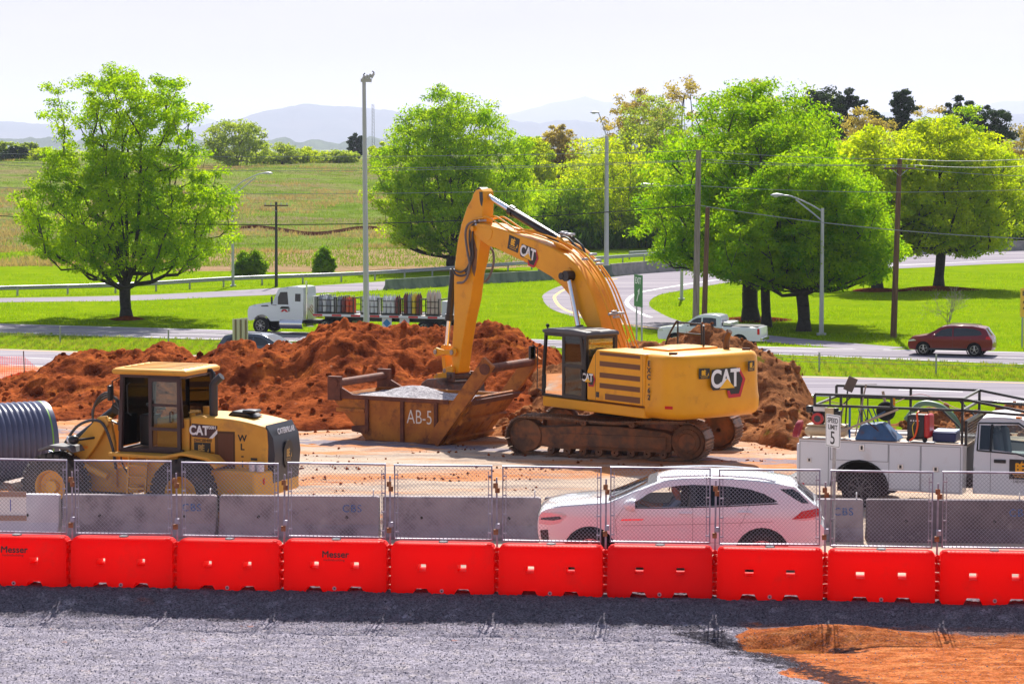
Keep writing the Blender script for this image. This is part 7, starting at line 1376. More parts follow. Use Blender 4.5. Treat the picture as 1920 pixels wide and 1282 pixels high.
m.build('air_line', mat('air_line_red', (.4, .05, .03), .5), TR)
FL = thing('flatbed_trailer', (o_.x + 1.25 * 0, o_.y + 1.25, ZH + .02), hwy, 'flatbed trailer with red and white side strip behind the white semi tractor', 'trailer'); m = MB(); m.bx(-10.7, -1.75, -1.2, 1.2, 1.12, 1.28); fb_ = m.build('deck', mat('trailer_deck', (.45, .42, .4), .6), FL); one('frame_beam', black, FL, 'bx', -10.5, -2.2, -.5, .5, .85, 1.119)
m = MB(); m.cur = 0
for k in range(14): m.cur = k % 2; m.bx(-1.75 - (k + 1) * .6, -1.75 - k * .6, 1.201, 1.212, 1.15, 1.25)
m.build('reflective_strip', [mat('strip_red', (.6, .03, .03), .5), white], fb_, smooth=0); one('headboard', mat('headboard_alu', (.6, .6, .6), .4, .5), FL, 'bx', -1.82, -1.75, -1.15, 1.15, 1.285, 2.3)
for wx in (-8.7, -9.9):
    for s_ in (1, -1): wheel(FL, wx, s_ * .95, .49, .5, s_, alloy, 8)
for x, c_ in ((-6.3, (.05, .25, .5)), (-7.4, (.6, .1, .15))): m = MB(); m.bx(x - .3, x + .3, .9, .93, .5, 1.1); pl_ = m.build('placard_plate', white, FL, smooth=0); m = MB(); m.prism([(x, .55), (x + .25, .8), (x, 1.05), (x - .25, .8)], .931, .94); m.build('placard', mat('placard_%d' % int(c_[0] * 100), c_, .5), pl_, smooth=0)
cyl_cols = {'w': (.62, .62, .64), 'm': (.16, .03, .03), 'o': (.62, .09, .03), 'y': (.7, .5, .03), 'g': (.22, .23, .28), 's': (.52, .42, .36)}
def rack(x0, n, cols, h, label, tall=False):
    wd = n * .27; r0 = thing('cylinder_rack', (o_.x, o_.y + 1.25, ZH + .02), hwy, label, 'rack', 'cylinder racks on the flatbed'); m = MB(); z0 = 1.285
    for yy in (-1.0, 1.0):
        for zz in (.08, .45, .8): m.bar((x0, yy, z0 + zz), (x0 - wd, yy, z0 + zz), .04)
        for k in range(2): m.bar((x0 - k * wd, yy, z0), (x0 - k * wd, yy, z0 + .98), .05)
    for k in range(2): m.bar((x0 - k * wd, -1.0, z0 + .94), (x0 - k * wd, 1.0, z0 + .94), .05)
    m.box((x0 - wd / 2, 0, z0 + .03), (wd, 1.95, .06)); m.build('frame', black, r0, smooth=0)
    for j, yy in enumerate((.86, .55)):
        for k in range(n):
            c = cols[(k) % len(cols)]; x = x0 - (k + .5) * .27; m = MB(); m.lathe([(.001, .065), (.115, .065), (.12, .09), (.12, h - .22), (.10, h - .12), (.045, h - .05), (.04, h), (.001, h + .0)], (x, yy, z0), (0, 0, 1), 12); cy0 = thing('gas_cylinder', (o_.x, o_.y + 1.25, ZH + .02), hwy, None, 'gas cylinder', None)
            b_ = m.build('body', mat('cylinder_' + c, cyl_cols[c], .35), cy0); one('valve', steel, cy0, 'cyl', (x, yy, z0 + h), (x, yy, z0 + h + .08), .03, n=8)
            cy0['label'] = {'w': 'white gas cylinder among others standing in a rack on the flatbed', 'm': 'maroon gas cylinder standing in a rack on the flatbed', 'o': 'orange gas cylinder standing in a rack on the flatbed', 'y': 'yellow gas cylinder standing in a rack on the flatbed', 'g': 'grey gas cylinder standing in a rack on the flatbed', 's': 'tall steel coloured gas cylinder at the rear of the flatbed'}[c]
            cy0['group'] = {'w': 'white', 'm': 'maroon', 'o': 'orange', 'y': 'yellow', 'g': 'grey', 's': 'steel'}[c] + ' gas cylinders on the flatbed'
rack(-1.95, 4, 'gwgw', 1.05, 'black cylinder rack nearest the headboard of the flatbed'); rack(-3.15, 4, 'gmoo', 1.0, 'black cylinder rack holding the orange gas cylinders'); rack(-4.7, 4, 'wwww', 1.1, 'black cylinder rack of white cylinders right beside the floodlight mast'); rack(-6.0, 4, 'wwwm', 1.1, 'black cylinder rack of white cylinders left of the maroon ones'); rack(-7.3, 4, 'mgym', 1.25, 'black cylinder rack holding the yellow gas cylinder'); rack(-8.75, 3, 'sss', 1.4, 'black cylinder rack at the rear with the tall steel cylinders')
bx_m = MB(); bx_m.bx(-10.6, -9.75, -.9, 1.05, 1.29, 2.15); o = bx_m.build('cargo_box', mat('pale_box', (.55, .57, .6), .6), bevel=.02); o.location = FL.location; o.rotation_euler = (0, 0, hwy); tag(o, 'pale square tank box at the rear of the flatbed beside the excavator arm', 'box')
# ================================================================ wheel loader
yl = yellow_old; LO = Vector((-7.42, 51.3, 0)); LD = thing('wheel_loader', LO, R(160), 'faded yellow wheel loader with a glazed cab parked behind the barriers on the left', 'wheel loader')
tyre_dusty = mat('dusty_tyre', (.075, .065, .058), .9, col2=(.035, .032, .03), vs=4, dirt=(rgb(140, 110, 90), .5, 6, .55), bump=.3)
def big_wheel(x, y, side):
    r_, w_ = .68, .50; root = thing('wheel', (0, 0, 0)); root.parent = LD; c = (x, y, r_ - .02)
    m = MB(); m.lathe([(.34, -w_ / 2), (.50, -w_ / 2 - .01), (.60, -w_ * .46), (.64, -w_ * .40), (.64, w_ * .40), (.60, w_ * .46), (.50, w_ / 2 + .01), (.34, w_ / 2)], c, (0, 1, 0), 40)
    for k in range(26):
        for s_, ph in ((-1, 0), (1, .5)):
            a = 2 * math.pi * (k + ph) / 26; m.box((c[0] + .652 * math.cos(a), c[1] + s_ * w_ * .26, c[2] + .652 * math.sin(a)), (.05, w_ * .40, .115), (0, -a, 0)); 
            m.box((c[0] + .625 * math.cos(a), c[1] + s_ * w_ * .47, c[2] + .625 * math.sin(a)), (.08, .035, .10), (0, -a, 0))
    m.build('tyre', tyre_dusty, root, smooth=35); m = MB(); o = side * w_ / 2
    m.lathe([(.36, o * .98), (.34, o * 1.0), (.31, o * .9), (.29, o * .45), (.001, o * .45)], c, (0, 1, 0), 32); m.lathe([(.001, o * .85), (.12, o * .85), (.14, o * .7), (.14, o * .4)], c, (0, 1, 0), 20)
    for k in range(10): a = 2 * math.pi * k / 10; m.cyl((c[0] + .2 * math.cos(a), c[1] + o * .4, c[2] + .2 * math.sin(a)), (c[0] + .2 * math.cos(a), c[1] + o * .55, c[2] + .2 * math.sin(a)), .018, n=6)
    m.build('rim', yl, root)
for x in (1.45, -1.45):
    for s_ in (1, -1): big_wheel(x, s_ * .99, s_)
m = MB(); m.bx(-2.9, -.3, -.5, .5, .55, 1.05); m.bx(-1.75, -1.15, -.8, .8, .5, .85); m.build('rear_frame', yl, LD, bevel=.02); m = MB(); m.bx(-.1, 2.0, -.42, .42, .5, 1.0); m.bx(1.15, 1.75, -.8, .8, .5, .85); m.build('front_frame', yl, LD, bevel=.02); one('articulation_joint', blackdull, LD, 'cyl', (-.2, 0, .4), (-.2, 0, 1.15), .14, n=16)
# hood
def hood_z(x): return 2.12 - .02 * (-x - 1.3) - .085 * max(0, -x - 2.0) ** 2 * 1.5
hp = [(-1.36, 1.0)] + [(-1.36, hood_z(-1.36))] + [(x, hood_z(x)) for x in np.linspace(-1.5, -2.98, 9)] + [(-3.04, 1.90), (-3.06, 1.6), (-3.04, .98)] + [(-2.35, .98), (-2.2, 1.18), (-1.95, 1.38), (-1.6, 1.45)]
m = MB(); m.prism(hp, -.62, .62); hood = m.build('hood', yl, LD, bevel=.05, seg=3)
m = MB(); m.bx(-1.34, -.62 + .0, -.62, .62, 1.2, 2.06); m.build('cab_rear_housing', yl, LD, bevel=.03)
m = MB(); m.prism([(-3.0, 2.0), (-3.02, 1.96), (-3.15, 1.75), (-3.19, 1.4), (-3.14, .86), (-2.99, .86), (-2.99, 1.98)], -.60, .60); rg = m.build('radiator_guard', mat('guard_black', (.03, .03, .038), .4), LD, bevel=.05, seg=3)
Fg = frame(Vector((-3.135, 0, 1.85)), (0, -1, 0), (.2, 0, 1)) @ Matrix.Translation((0, 0, .02)); text('brand_letters', 'CATERPILLAR', .155, decal_white, rg, Fg, dbl=.003, sx=.82)
Fg = frame(Vector((-3.185, 0, 1.38)), (0, -1, 0), (-.03, 0, 1)) @ Matrix.Translation((0, 0, .012)); be_sign(rg, Fg, .44, .56, mat('old_gold', rgb(190, 150, 80), .5), plate='oval')
m = MB(); m.bx(-2.30, -1.98, .621, .626, 1.03, 1.80)
for k in range(9): m.bx(-2.285 + k * .034, -2.27 + k * .034, .627, .634, 1.04, 1.79)
m.build('side_grille', mat('louver_brown', rgb(110, 72, 50), .7), hood, smooth=0); m = MB(); m.prism([(-2.34, 1.0), (-1.9, 1.0), (-1.9, 1.85), (-2.34, 1.85)], .6205, .6215); m.bx(-1.365, -1.355, .6215, .624, 1.2, 2.1); m.build('panel_seam', mat('seam_brown', rgb(90, 60, 35), .8), hood, smooth=0)  # brown louvers, brown backing plate and hood joint line
m = MB(); m.prism([(-1.40, 1.72), (-1.40, 1.98), (-1.96, 1.95), (-1.96, 1.90), (-1.78, 1.70)], .6235, .628); m.build('model_plate', mat('plate_brown', rgb(70, 40, 44), .5), hood, smooth=0); m = MB(); m.prism([(-1.78, 1.70), (-1.96, 1.88), (-1.96, 1.80), (-1.86, 1.70)], .6285, .631); m.build('plate_stripe', white, hood, smooth=0)
Fh = frame(Vector((-1.56, .632, 1.84)), (-1, 0, 0), (0, 0, 1)); text('logo_letters', 'CAT', .25, decal_white, hood, Fh, bold=.009, sx=.86); text('model_letters', '930H', .09, decal_white, hood, Fh @ Matrix.Translation((.27, .07, 0)), bold=.002)
m = MB(); m.prism([(-1.62, 1.70 + .045), (-1.50, 1.70 + .045), (-1.56, 1.81)], .6325, .634); m.build('logo_triangle', mat('plate_brown', rgb(70, 40, 44), .5), hood, smooth=0)
text('serial_letters', 'DHC00400', .085, decal_black, hood, Fh @ Matrix.Translation((.08, -.19, -.005))); be_sign(hood, frame(Vector((-1.63, .624, 1.48)), (-1, 0, 0), (0, 0, 1)), .36, .26, mat('old_gold', rgb(190, 150, 80), .5))
text('fleet_number', 'W\nL\n-\n1\n0', .18, decal_black, hood, frame(Vector((-2.50, .6225, 1.38)), (-1, 0, 0), (0, 0, 1)), dbl=.005, line=.95); one('small_plate', decal_black, hood, 'bx', -2.82, -2.68, .6215, .625, 1.30, 1.35)
m = MB(); m.prism([(-1.95, 2.11), (-2.05, 2.2), (-2.35, 2.19), (-2.55, 2.08)], -.28, .18); m.box((-2.42, .02, 2.20), (.3, .3, .06)); m.build('air_precleaner', black, LD, bevel=.03); m = MB(); m.tube([(-1.72, .30, 2.05), (-1.72, .30, 2.72), (-1.78, .30, 2.80), (-1.90, .30, 2.90)], [.085, .085, .082, .08], 14); m.build('exhaust_stack', mat('stack_black', (.03, .03, .035), .45), LD); m = MB(); m.tube([(-1.18, -.2, 2.95), (-1.42, -.2, 2.96), (-1.47, -.2, 2.90), (-1.47, -.2, 2.1)], .045, 10); m.build('air_intake_pipe', black, LD); m = MB(); m.cyl((-1.45, .02, 2.05), (-1.45, .02, 2.26), .10, n=14); m.cyl((-1.25, .3, 2.05), (-1.25, .3, 2.15), .06, n=10); m.build('filler_cap', yl, LD)
# counterweight bumper
m = MB(); m.prism([(-1.95, -.95), (-2.92, -1.0), (-3.14, -.6), (-3.14, .6), (-2.92, 1.0), (-1.95, .95)], .62, 1.12, 'z'); cwt = m.build('counterweight', yl, LD, bevel=.04); m = MB(); m.cyl((-3.0, 1.0, .72), (-3.0, 1.005, .72), .0, n=3); m.bx(-2.72, -2.6, 1.001, 1.012, .70, .75)
m = MB(); m.bx(-2.5, -2.35, .985, 1.0, .70, .76); m.build('side_marker', amber, cwt, smooth=0); m = MB()
for y in (.75, -.75): m.cyl((-3.03, y, .92), (-3.05, y, .92), .07, n=14)
m.build('rear_light', redlens, cwt)
for k, dx in enumerate((0, .16)):
    cn = MB(); cn.lathe([(.001, 0), (.075, 0), (.08, .17), (.07, .175), (.065, .16), (.001, .16)], (0, 0, 0), (0, 0, 1), 16); o = cn.build('paint_tin', mat('tin_white', (.6, .6, .65), .4, .3)); o.location = LO + Vector((math.cos(R(160)), math.sin(R(160)), 0)) * (-2.83 - dx) + Vector((-math.sin(R(160)), math.cos(R(160)), 0)) * .84 + Vector((0, 0, 1.12)); tag(o, ['left', 'right'][k] + ' one of two white paint tins on the loader rear bumper', 'tin', 'paint tins on the loader')
# cab
x0, x1, y0, y1, z0, z1 = -1.24, .16, -.70, .70, 1.38, 2.92
m = MB()
for y in (y0 + .03, y1 - .03): m.bar((x1 - .0, y, z0), (x1 - .06, y, z1), .09, .07); m.bar((x0 + .03, y, z0 + .5), (x0 + .1, y, z1), .07); m.bar((-.52, y, z0), (-.52, y, z1), .07); m.bar((x0, y, z0 + .03), (x1, y, z0 + .03), .08); m.bar((x0 + .08, y, z1 - .03), (x1 - .05, y, z1 - .03), .07); m.bar((-1.16, y, z0), (-1.16, y, z1), .06)
for x, z in ((x1, z0 + .03), (x1 - .05, z1 - .03), (x0 + .05, z0 + .62), (x0 + .1, z1 - .03)): m.bar((x, y0, z), (x, y1, z), .07)
cb_ = m.build('cab', mat('cab_brown_black', (.045, .018, .02), .4), LD, bevel=.008)
rfm = MB(); rfm.loft([[(x0 - .12 + i, y0 - .04 + i, z), (x1 + .14 - i, y0 - .04 + i, z), (x1 + .14 - i, y1 + .06 - i, z), (x0 - .12 + i, y1 + .06 - i, z)] for i, z in ((.04, z1 - .01), (0, z1 + .02), (0, z1 + .08), (.06, z1 + .12))])
for k in range(5): rfm.bx(x0 + .05, x1 - .05, y0 + .12 + k * .27, y0 + .22 + k * .27, z1 + .1, z1 + .14)
rfm.build('roof', yl, cb_, bevel=.02)
for nm, q in (('far_window', (x0 + .12, x1 - .08, y0 + .03, y0 + .035, z0 + .3, z1 - .08)), ('rear_window', (x0 + .06, x0 + .065, y0 + .06, y1 - .06, z0 + .66, z1 - .08)), ('windscreen', (x1 - .04, x1 - .035, y0 + .06, y1 - .06, z0 + .1, z1 - .08))): one(nm, glass, cb_, 'bx', *q, smooth=0)
m = MB(); m.bx(x0 + .1, -.55, y1 - .03, y1 - .02, z0 + .66, z1 - .08)
m.bx(x0 + .1, -.55, y1 - .03, y1 - .02, z0 + .05, z0 + .62)
drm = MB(); yd = y1 + .03; dp_ = [(-1.20, 1.40), (-.50, 1.40), (-.50, 2.86), (-1.20, 2.86)]; hl_ = [[(-1.13, 1.50), (-.58, 1.50), (-.58, 1.82), (-1.13, 1.82)], [(-1.13, 1.88), (-.58, 1.88), (-.58, 2.30), (-1.13, 2.30)], [(-1.13, 2.35), (-.58, 2.35), (-.58, 2.79), (-1.13, 2.79)]]
for yy in (yd, yd - .035): v, f, lp = cdt_panel(dp_, hl_, .2, lambda x, z: yy, 1); drm.add(v, f)
door = drm.build('cab_door', mat('cab_brown_black', (.045, .018, .02), .4), cb_, smooth=0); one('door_glass', glass, door, 'bx', -1.15, -.56, yd - .02, yd - .012, 1.48, 2.81, smooth=0); m = MB(); m.tube([(-1.0, yd + .0, 2.0), (-1.0, yd + .05, 2.0), (-1.0, yd + .05, 2.2), (-1.0, yd, 2.2)], .014, 6); m.tube([(-.58, yd + .03, 1.9), (-.58, yd + .03, 2.4), (-.62, yd, 2.42)], .012, 6); m.build('door_handle', black, door)
m = MB(); m.box((-.78, -.05, 1.75), (.5, .5, .14)); m.box((-1.0, -.05, 2.05), (.12, .48, .55)); m.build('operator_seat', mat('red_seat', (.30, .02, .025), .7), LD, bevel=.04); m = MB(); m.box((-.15, 0, 1.75), (.3, .34, .62)); m.cyl((-.18, 0, 2.0), (-.28, 0, 2.2), .05, n=10); m.build('steering_column', black, LD, bevel=.05)
m = MB(); c = Vector((-.28, 0, 2.22)); m.tube([c + Vector((.19 * math.cos(a) * .96, .19 * math.sin(a), .05 * math.cos(a))) for a in np.linspace(0, 2 * math.pi, 22)[:-1]], .016, 6, closed=True); m.bar(c - Vector((.17, 0, .04)), c + Vector((.17, 0, .04)), .03, .015); m.bar(c - Vector((0, .17, 0)), c + Vector((0, .17, 0)), .03, .015); m.build('steering_wheel', black, LD)
one('cab_floor', mat('dusty_floor', rgb(150, 125, 110), .9), cb_, 'bx', x0, x1 - .02, y0 + .05, y1 - .05, z0 - .02, z0 + .02); m = MB(); m.prism([(.20, .70), (.30, .95), (-.8, 1.12), (-1.3, 1.02), (-1.3, .70)], 1.30, 1.37, 'z'); m.build('platform', yl, LD, bevel=.015)
m = MB(); m.tube([(x1 + .02, y1, 2.2), (x1 + .08, y1 + .12, 2.3), (x1 + .08, y1 + .14, 2.78), (x1, y1, 2.84)], .014, 6); m.tube([(-.1, y1 + .0, 2.1), (-.06, y1 + .06, 2.15), (-.04, y1 + .06, 2.7), (-.08, y1, 2.75)], .012, 6); mr = m.build('grab_rail', black, LD); m = MB(); m.box((x1 + .1, y1 + .18, 2.55), (.07, .16, .30)); m.build('mirror', black, mr, bevel=.02)
# ladder
m = MB()
for x in (-.22, -.62): m.bar((x, 1.02, 1.32), (x, 1.14, .42), .035, .05)
lad = m.build('ladder', yl, LD)
for k in range(4): m = MB(); m.box((-.42, 1.04 + .03 * k, 1.15 - k * .22), (.40, .14, .03)); m.build('step', yl, lad)
m = MB(); m.bx(-1.0, -.2, .5, .98, .75, 1.25); m.build('side_box', yl, LD, bevel=.03)
# front tower, lift arms, cylinders, bucket
for s_ in (1, -1):
    m = MB(); a, b = sorted((s_ * .42, s_ * .52)); m.prism([(.35, .6), (1.9, .6), (1.6, 1.1), (.95, 1.75), (.62, 2.02), (.48, 2.0), (.38, 1.5)], a, b); m.build('tower_plate', yl, LD, bevel=.02)
    m = MB(); a, b = sorted((s_ * .56, s_ * .68)); m.prism([(.42, 1.94), (.50, 2.06), (.66, 2.04), (1.2, 1.50), (1.8, .98), (2.35, .40), (2.38, .25), (2.22, .20), (1.6, .66), (1.05, 1.05), (.72, 1.45)], a, b); la = m.build('lift_arm', yl, LD, bevel=.02)
    m = MB(); m.cyl((.42, s_ * .74, .85), (1.3, s_ * .74, 1.15), .07, n=14); lc = m.build('lift_cylinder', yl, LD); one('rod', chrome, lc, 'cyl', (1.3, s_ * .74, 1.15), (1.75, s_ * .74, 1.3), .04, n=12)
m = MB(); m.cyl((.62, .0, 2.12), (1.55, 0, 1.45), .10, n=16); m.cyl((.55, -.1, 2.16), (.55, .1, 2.16), .13, n=16); tc_ = m.build('tilt_cylinder', black, LD); one('rod', chrome, tc_, 'cyl', (1.55, 0, 1.45), (2.2, 0, 1.0), .05, n=12); m = MB(); m.prism([(1.2, 1.45), (1.4, 1.62), (2.2, .75), (2.0, .6)], .28, .34); m.build('tilt_lever', black, LD, bevel=.01)
m = MB(); m.prism([(2.30, .04), (3.35, .03), (3.37, .07), (2.5, .12), (2.36, .35), (2.42, .62), (2.55, .68), (2.52, .72), (2.34, .70), (2.2, .45), (2.22, .15)], -1.25, 1.25); m.build('bucket', buck_m, LD, bevel=.01)
m = MB(); 
for k in range(3): m.tube(spline([(.95, .30 + k * .05, 1.75), (.98 - k * .05, .30 + k * .05, 2.15 + .06 * k), (.60, .30 + k * .05, 2.42 + .04 * k), (.35, .3 + k * .05, 2.25), (.34, .3 + k * .05, 1.75)], 6), .022, 7)
m.tube(spline([(1.5, .70, 1.35), (1.1, .70, 1.85), (.6, .70, 1.95), (.35, .70, 1.5), (.3, .62, 1.0)], 6), .03, 8); m.tube(spline([(.45, .5, 1.95), (.2, .55, 1.8), (.22, .55, 1.2), (.1, .5, .9)], 6), .02, 6); m.build('hydraulic_hose', hs, LD)
for s_ in (1, -1):
    m = MB(); m.bar((.72, s_ * .6, 1.62), (.92, s_ * .98, 1.60), .04); m.sphere((1.02, s_ * 1.02, 1.60), .11, 12, (1, 1, .9)); wl = m.build('work_lamp', black, LD, smooth=60); one('lamp_lens', lens_w, wl, 'cyl', (1.10, s_ * 1.02, 1.60), (1.135, s_ * 1.02, 1.59), .085, n=16)
    m = MB(); m.prism([(.92, 1.36), (1.0, 1.48), (1.45, 1.50), (1.72, 1.40), (1.70, 1.36), (1.44, 1.44), (1.05, 1.42)], *sorted((s_ * .74, s_ * 1.24))); m.build('front_fender', mat('fender_grey', (.11, .105, .11), .6), LD, bevel=.015)
    m = MB(); m.cyl((1.15, s_ * .685, 1.38), (1.15, s_ * .69, 1.38), .02, n=8); m.box((.95, s_ * .685, 1.5 - .08), (.1, .01, .05)); m.build('turn_signal', amber, LD)
    m = MB(); m.prism([(-2.2, 1.20), (-2.0, 1.38), (-1.45, 1.46), (-.95, 1.36), (-.95, 1.30), (-1.45, 1.40), (-1.98, 1.32), (-2.15, 1.16)], *sorted((s_ * .625, s_ * 1.15))); m.build('rear_fender', yl, LD, bevel=.01)

# ================================================================ service truck
th = R(-20); TO = Vector((6.31, 53.63, 0)); ST = thing('service_truck', TO, th, 'white utility truck with toolbox doors and a black ladder rack at the right edge', 'truck'); sw = mat('service_body_white', (.70, .69, .72), .35, coat=.3, dirt=(rgb(190, 160, 140), .25, 2.5, .58)); ch_ = mat('seam_dark', (.18, .17, .18), .6)
ZT = 1.40; YN = -1.1
side = [(0, .44), (0, ZT), (3.38, ZT), (3.38, .40), (1.88, .42)] + [(1.27 + .58 * math.cos(a), .42 + .56 * math.sin(a)) for a in np.linspace(.12, math.pi - .12, 13)] + [(.66, .44)]
for s_ in (-1, 1):
    m = MB(); v, f, lp = cdt_panel(side, [], .3, lambda x, z: 1.1, s_); m.add(v, f); v, f, lp = cdt_panel(side, [], .3, lambda x, z: .62, s_); m.add(v, [tuple(reversed(q)) for q in f]); n_ = len(side)
    m.add([(x, 1.1 * s_, z) for x, z in side] + [(x, .62 * s_, z) for x, z in side], [(i, (i + 1) % n_, n_ + (i + 1) % n_, n_ + i) for i in range(n_)]); m.build('side_box', sw, ST, smooth=0, merge=True)
    lips = MB(); lips.bx(-.01, 3.40, *sorted((s_ * 1.02, s_ * 1.115)), ZT + .001, ZT + .02); lips.build('top_edge', mat('worn_edge', (.35, .25, .2), .7), ST)
    am = MB(); pts = [(1.27 + .60 * math.cos(a), s_ * 1.105, .42 + .58 * math.sin(a)) for a in np.linspace(.05, math.pi - .05, 15)]; am.tube(pts, .022, 6); am.build('wheel_arch_trim', blackdull, ST)
def door_lines(rects):
    m = MB(); y = YN - .002
    for a, b, c, d in rects:
        for p, q in (((a, c), (b, c)), ((b, c), (b, d)), ((b, d), (a, d)), ((a, d), (a, c))): m.bar((p[0], y, p[1]), (q[0], y, q[1]), .010, .008)
    m.build('door_seam', ch_, ST, smooth=0)
door_lines([(.02, .62, .47, 1.36), (.66, 1.86, 1.0, 1.37), (1.88, 2.52, .45, 1.36), (2.54, 3.34, .43, 1.36)])
for x, z, w_, h_ in ((.17, .93, .10, .09), (1.26, 1.20, .11, .14), (2.06, .86, .12, .11), (2.78, .84, .12, .11)):
    m = MB(); m.bx(x, x + w_, YN - .016, YN - .001, z, z + h_); p_ = m.build('latch', mat('latch_chrome', (.65, .6, .58), .3, .6), ST, bevel=.008); m = MB(); m.bx(x + w_ * .3, x + w_ * .7, YN - .022, YN - .0165, z + h_ * .2, z + h_ * .8); m.build('latch_handle', black, p_, smooth=0)
m = MB(); m.bx(0, 3.38, -.619, .619, 1.30, 1.36); m.build('bed_floor', mat('dusty_bed', rgb(160, 140, 120), .8), ST); m = MB(); m.bx(-.06, -.01, -1.05, 1.05, .45, 1.30); m.build('tailgate', sw, ST, bevel=.01); m = MB(); m.bx(-.28, -.07, -1.0, 1.0, .42, .60); m.build('rear_bumper', black, ST, bevel=.02); m = MB(); m.bx(-.02, .12, -1.112, -1.101, .45, .49); m.build('side_reflector', redlens, ST, smooth=0)
m = MB(); m.bx(-.1, 5.6, -.42, .42, .45, .66); m.build('chassis', black, ST, smooth=0); m = MB(); m.bx(.7, 1.9, -.62, .62, .3, .9); m.build('wheel_well', blackdull, ST, smooth=0)
steelrim = mat('steel_rim', (.14, .13, .13), .5, .5)
for s_ in (1, -1):
    wheel(ST, 1.27, s_ * .92, .40, .30, s_, steelrim, 8); wheel(ST, 5.3, s_ * .92, .40, .26, s_, steelrim, 8)
# headache rack and ladder rack
m = MB(); bl = lambda a, b, w_=.05: m.bar(a, b, w_)
for y in (-1.0, 1.0):
    bl((.30, y, 2.33), (3.35, y, 2.33)); bl((3.35, y, 2.33), (5.2, y, 1.99 + .02)); bl((.30, y, 2.10), (3.35, y, 2.10)); bl((.30, y, 2.33), (.30, y, 2.08)); bl((3.35, y, 2.10), (5.2, y, 2.02))
    for x in (.85, 1.9, 3.35): bl((x, y, 2.33), (x, y, ZT + .02 if (y > 0 or x > 3) else 2.1))
    bl((3.3, y, 1.75), (2.95, y, 2.08), .035); bl((.62, y, 2.1), (.3 + .12, y, 1.9) if y > 0 else (.62, y, 2.3), .03)
for x, z in ((.30, 2.10), (3.35, 2.10), (3.35, 2.33), (5.2, 2.0)): bl((x, -1.0, z), (x, 1.0, z), .045)
m.build('ladder_rack', black, ST)
m = MB(); 
for y in (-.95, .95): m.bar((3.42, y, 1.38), (3.42, y, 1.86), .06)
m.bar((3.42, -.98, 1.86), (3.42, .98, 1.86), .06)
for k in range(26): m.bar((3.42, -.92 + k * .072, 1.40), (3.42, -.92 + k * .072, 1.85), .008)
for k in range(8): m.bar((3.42, -.95, 1.42 + k * .058), (3.42, .95, 1.42 + k * .058), .008)
m.build('headache_rack', black, ST, smooth=0)
# cab of the truck
def yC(x, z): 
    b = 1.0 if z < 1.3 else 1.0 - .19 * (z - 1.3) / .65
    return b * (1 - .14 * max(0, (x - 5.2) / 1.3) ** 2)
topC = [(6.6, .5), (6.66, .8), (6.62, 1.15), (6.5, 1.25), (5.6, 1.33), (5.25, 1.38), (5.0, 1.6), (4.78, 1.82), (4.6, 1.92), (4.3, 1.965), (3.95, 1.97), (3.72, 1.94), (3.64, 1.85), (3.60, 1.5), (3.58, .9), (3.58, .42)]
outC = topC + [(4.75, .42)] + [(5.3 + .5 * math.cos(a), .42 + .5 * math.sin(a)) for a in np.linspace(math.pi - .1, .1, 11)]
wC = [[(3.95, 1.32), (3.95, 1.80), (4.45, 1.83), (4.72, 1.66), (4.95, 1.30), (4.7, 1.22), (4.45, 1.28)]]
body = MB(); gl = MB()
for s_ in (1, -1): v, f, lp = cdt_panel(outC, wC, .12, yC, s_); body.add(v, f); v, f, lp = cdt_panel(wC[0], [], .2, lambda x, z: yC(x, z) - .015, s_); gl.add(v, f)
for i in range(len(topC) - 1):
    a, b = topC[i], topC[i + 1]; rr_ = []
    for q in (a, b): y_ = yC(*q); rr_.append([(q[0], y_ * v, q[1] + (.03 * (1 - v * v) if q[1] > 1.2 else 0)) for v in np.linspace(-1, 1, 7)])
    (gl if i in (5, 6) else body).add(rr_[0] + rr_[1], [(k, k + 1, 7 + k + 1, 7 + k) for k in range(6)])
cab_ = body.build('cab', sw, ST, smooth=35, merge=True); gl.build('window', glass, cab_, smooth=35)
side_patch(ST, 'quarter_window', [(3.70, 1.32), (3.70, 1.80), (3.90, 1.80), (3.93, 1.32)], glass_dark, yC, .006, parent=cab_); side_patch(ST, 'window_frame', [(3.66, 1.28), (3.66, 1.85), (4.47, 1.875), (4.78, 1.68), (5.02, 1.30), (4.72, 1.18), (4.44, 1.25)], black, yC, .002, parent=cab_) if False else None
m = MB(); 
for s_ in (1, -1):
    for ln in ([(3.66, 1.30), (3.66, 1.84), (4.46, 1.86), (4.76, 1.68), (5.0, 1.30), (4.72, 1.19), (4.45, 1.26), (3.66, 1.30)],): m.tube([(x, s_ * (yC(x, z) + .004), z) for x, z in ln], .018, 5)
    m.tube([(3.93, s_ * (yC(3.93, z) + .004), z) for z in (1.3, 1.5, 1.82)], .025, 5)
m.build('window_seal', black, cab_); m = MB(); m.tube([(3.93, -(yC(3.93, z) + .001), z) for z in (.46, .8, 1.28)], .005, 4); m.tube([(5.02, -(yC(5.0, z) + .001), z) for z in (.9, 1.28)], .005, 4); m.build('door_seam', darkgrey, cab_)
m = MB(); m.box((4.12, -(yC(4.1, 1.1) + .02), 1.10), (.24, .035, .07)); m.build('door_handle', black, cab_, bevel=.012); be_sign(cab_, frame(Vector((4.55, -(1.006), .95)), (1, 0, 0), (0, 0, 1)), .48, .40, mat('sign_orange', rgb(245, 165, 20), .5)); text('door_lettering', 'USDOT 2184756', .07, decal_black, cab_, frame(Vector((4.64, -1.006, .70)), (1, 0, 0), (0, 0, 1)))
m = MB(); m.box((4.45, -.2, 1.99), (.12, .1, .03)); m.box((4.45, -.75, 1.97), (.12, .08, .03)); m.build('roof_marker', amber, cab_)
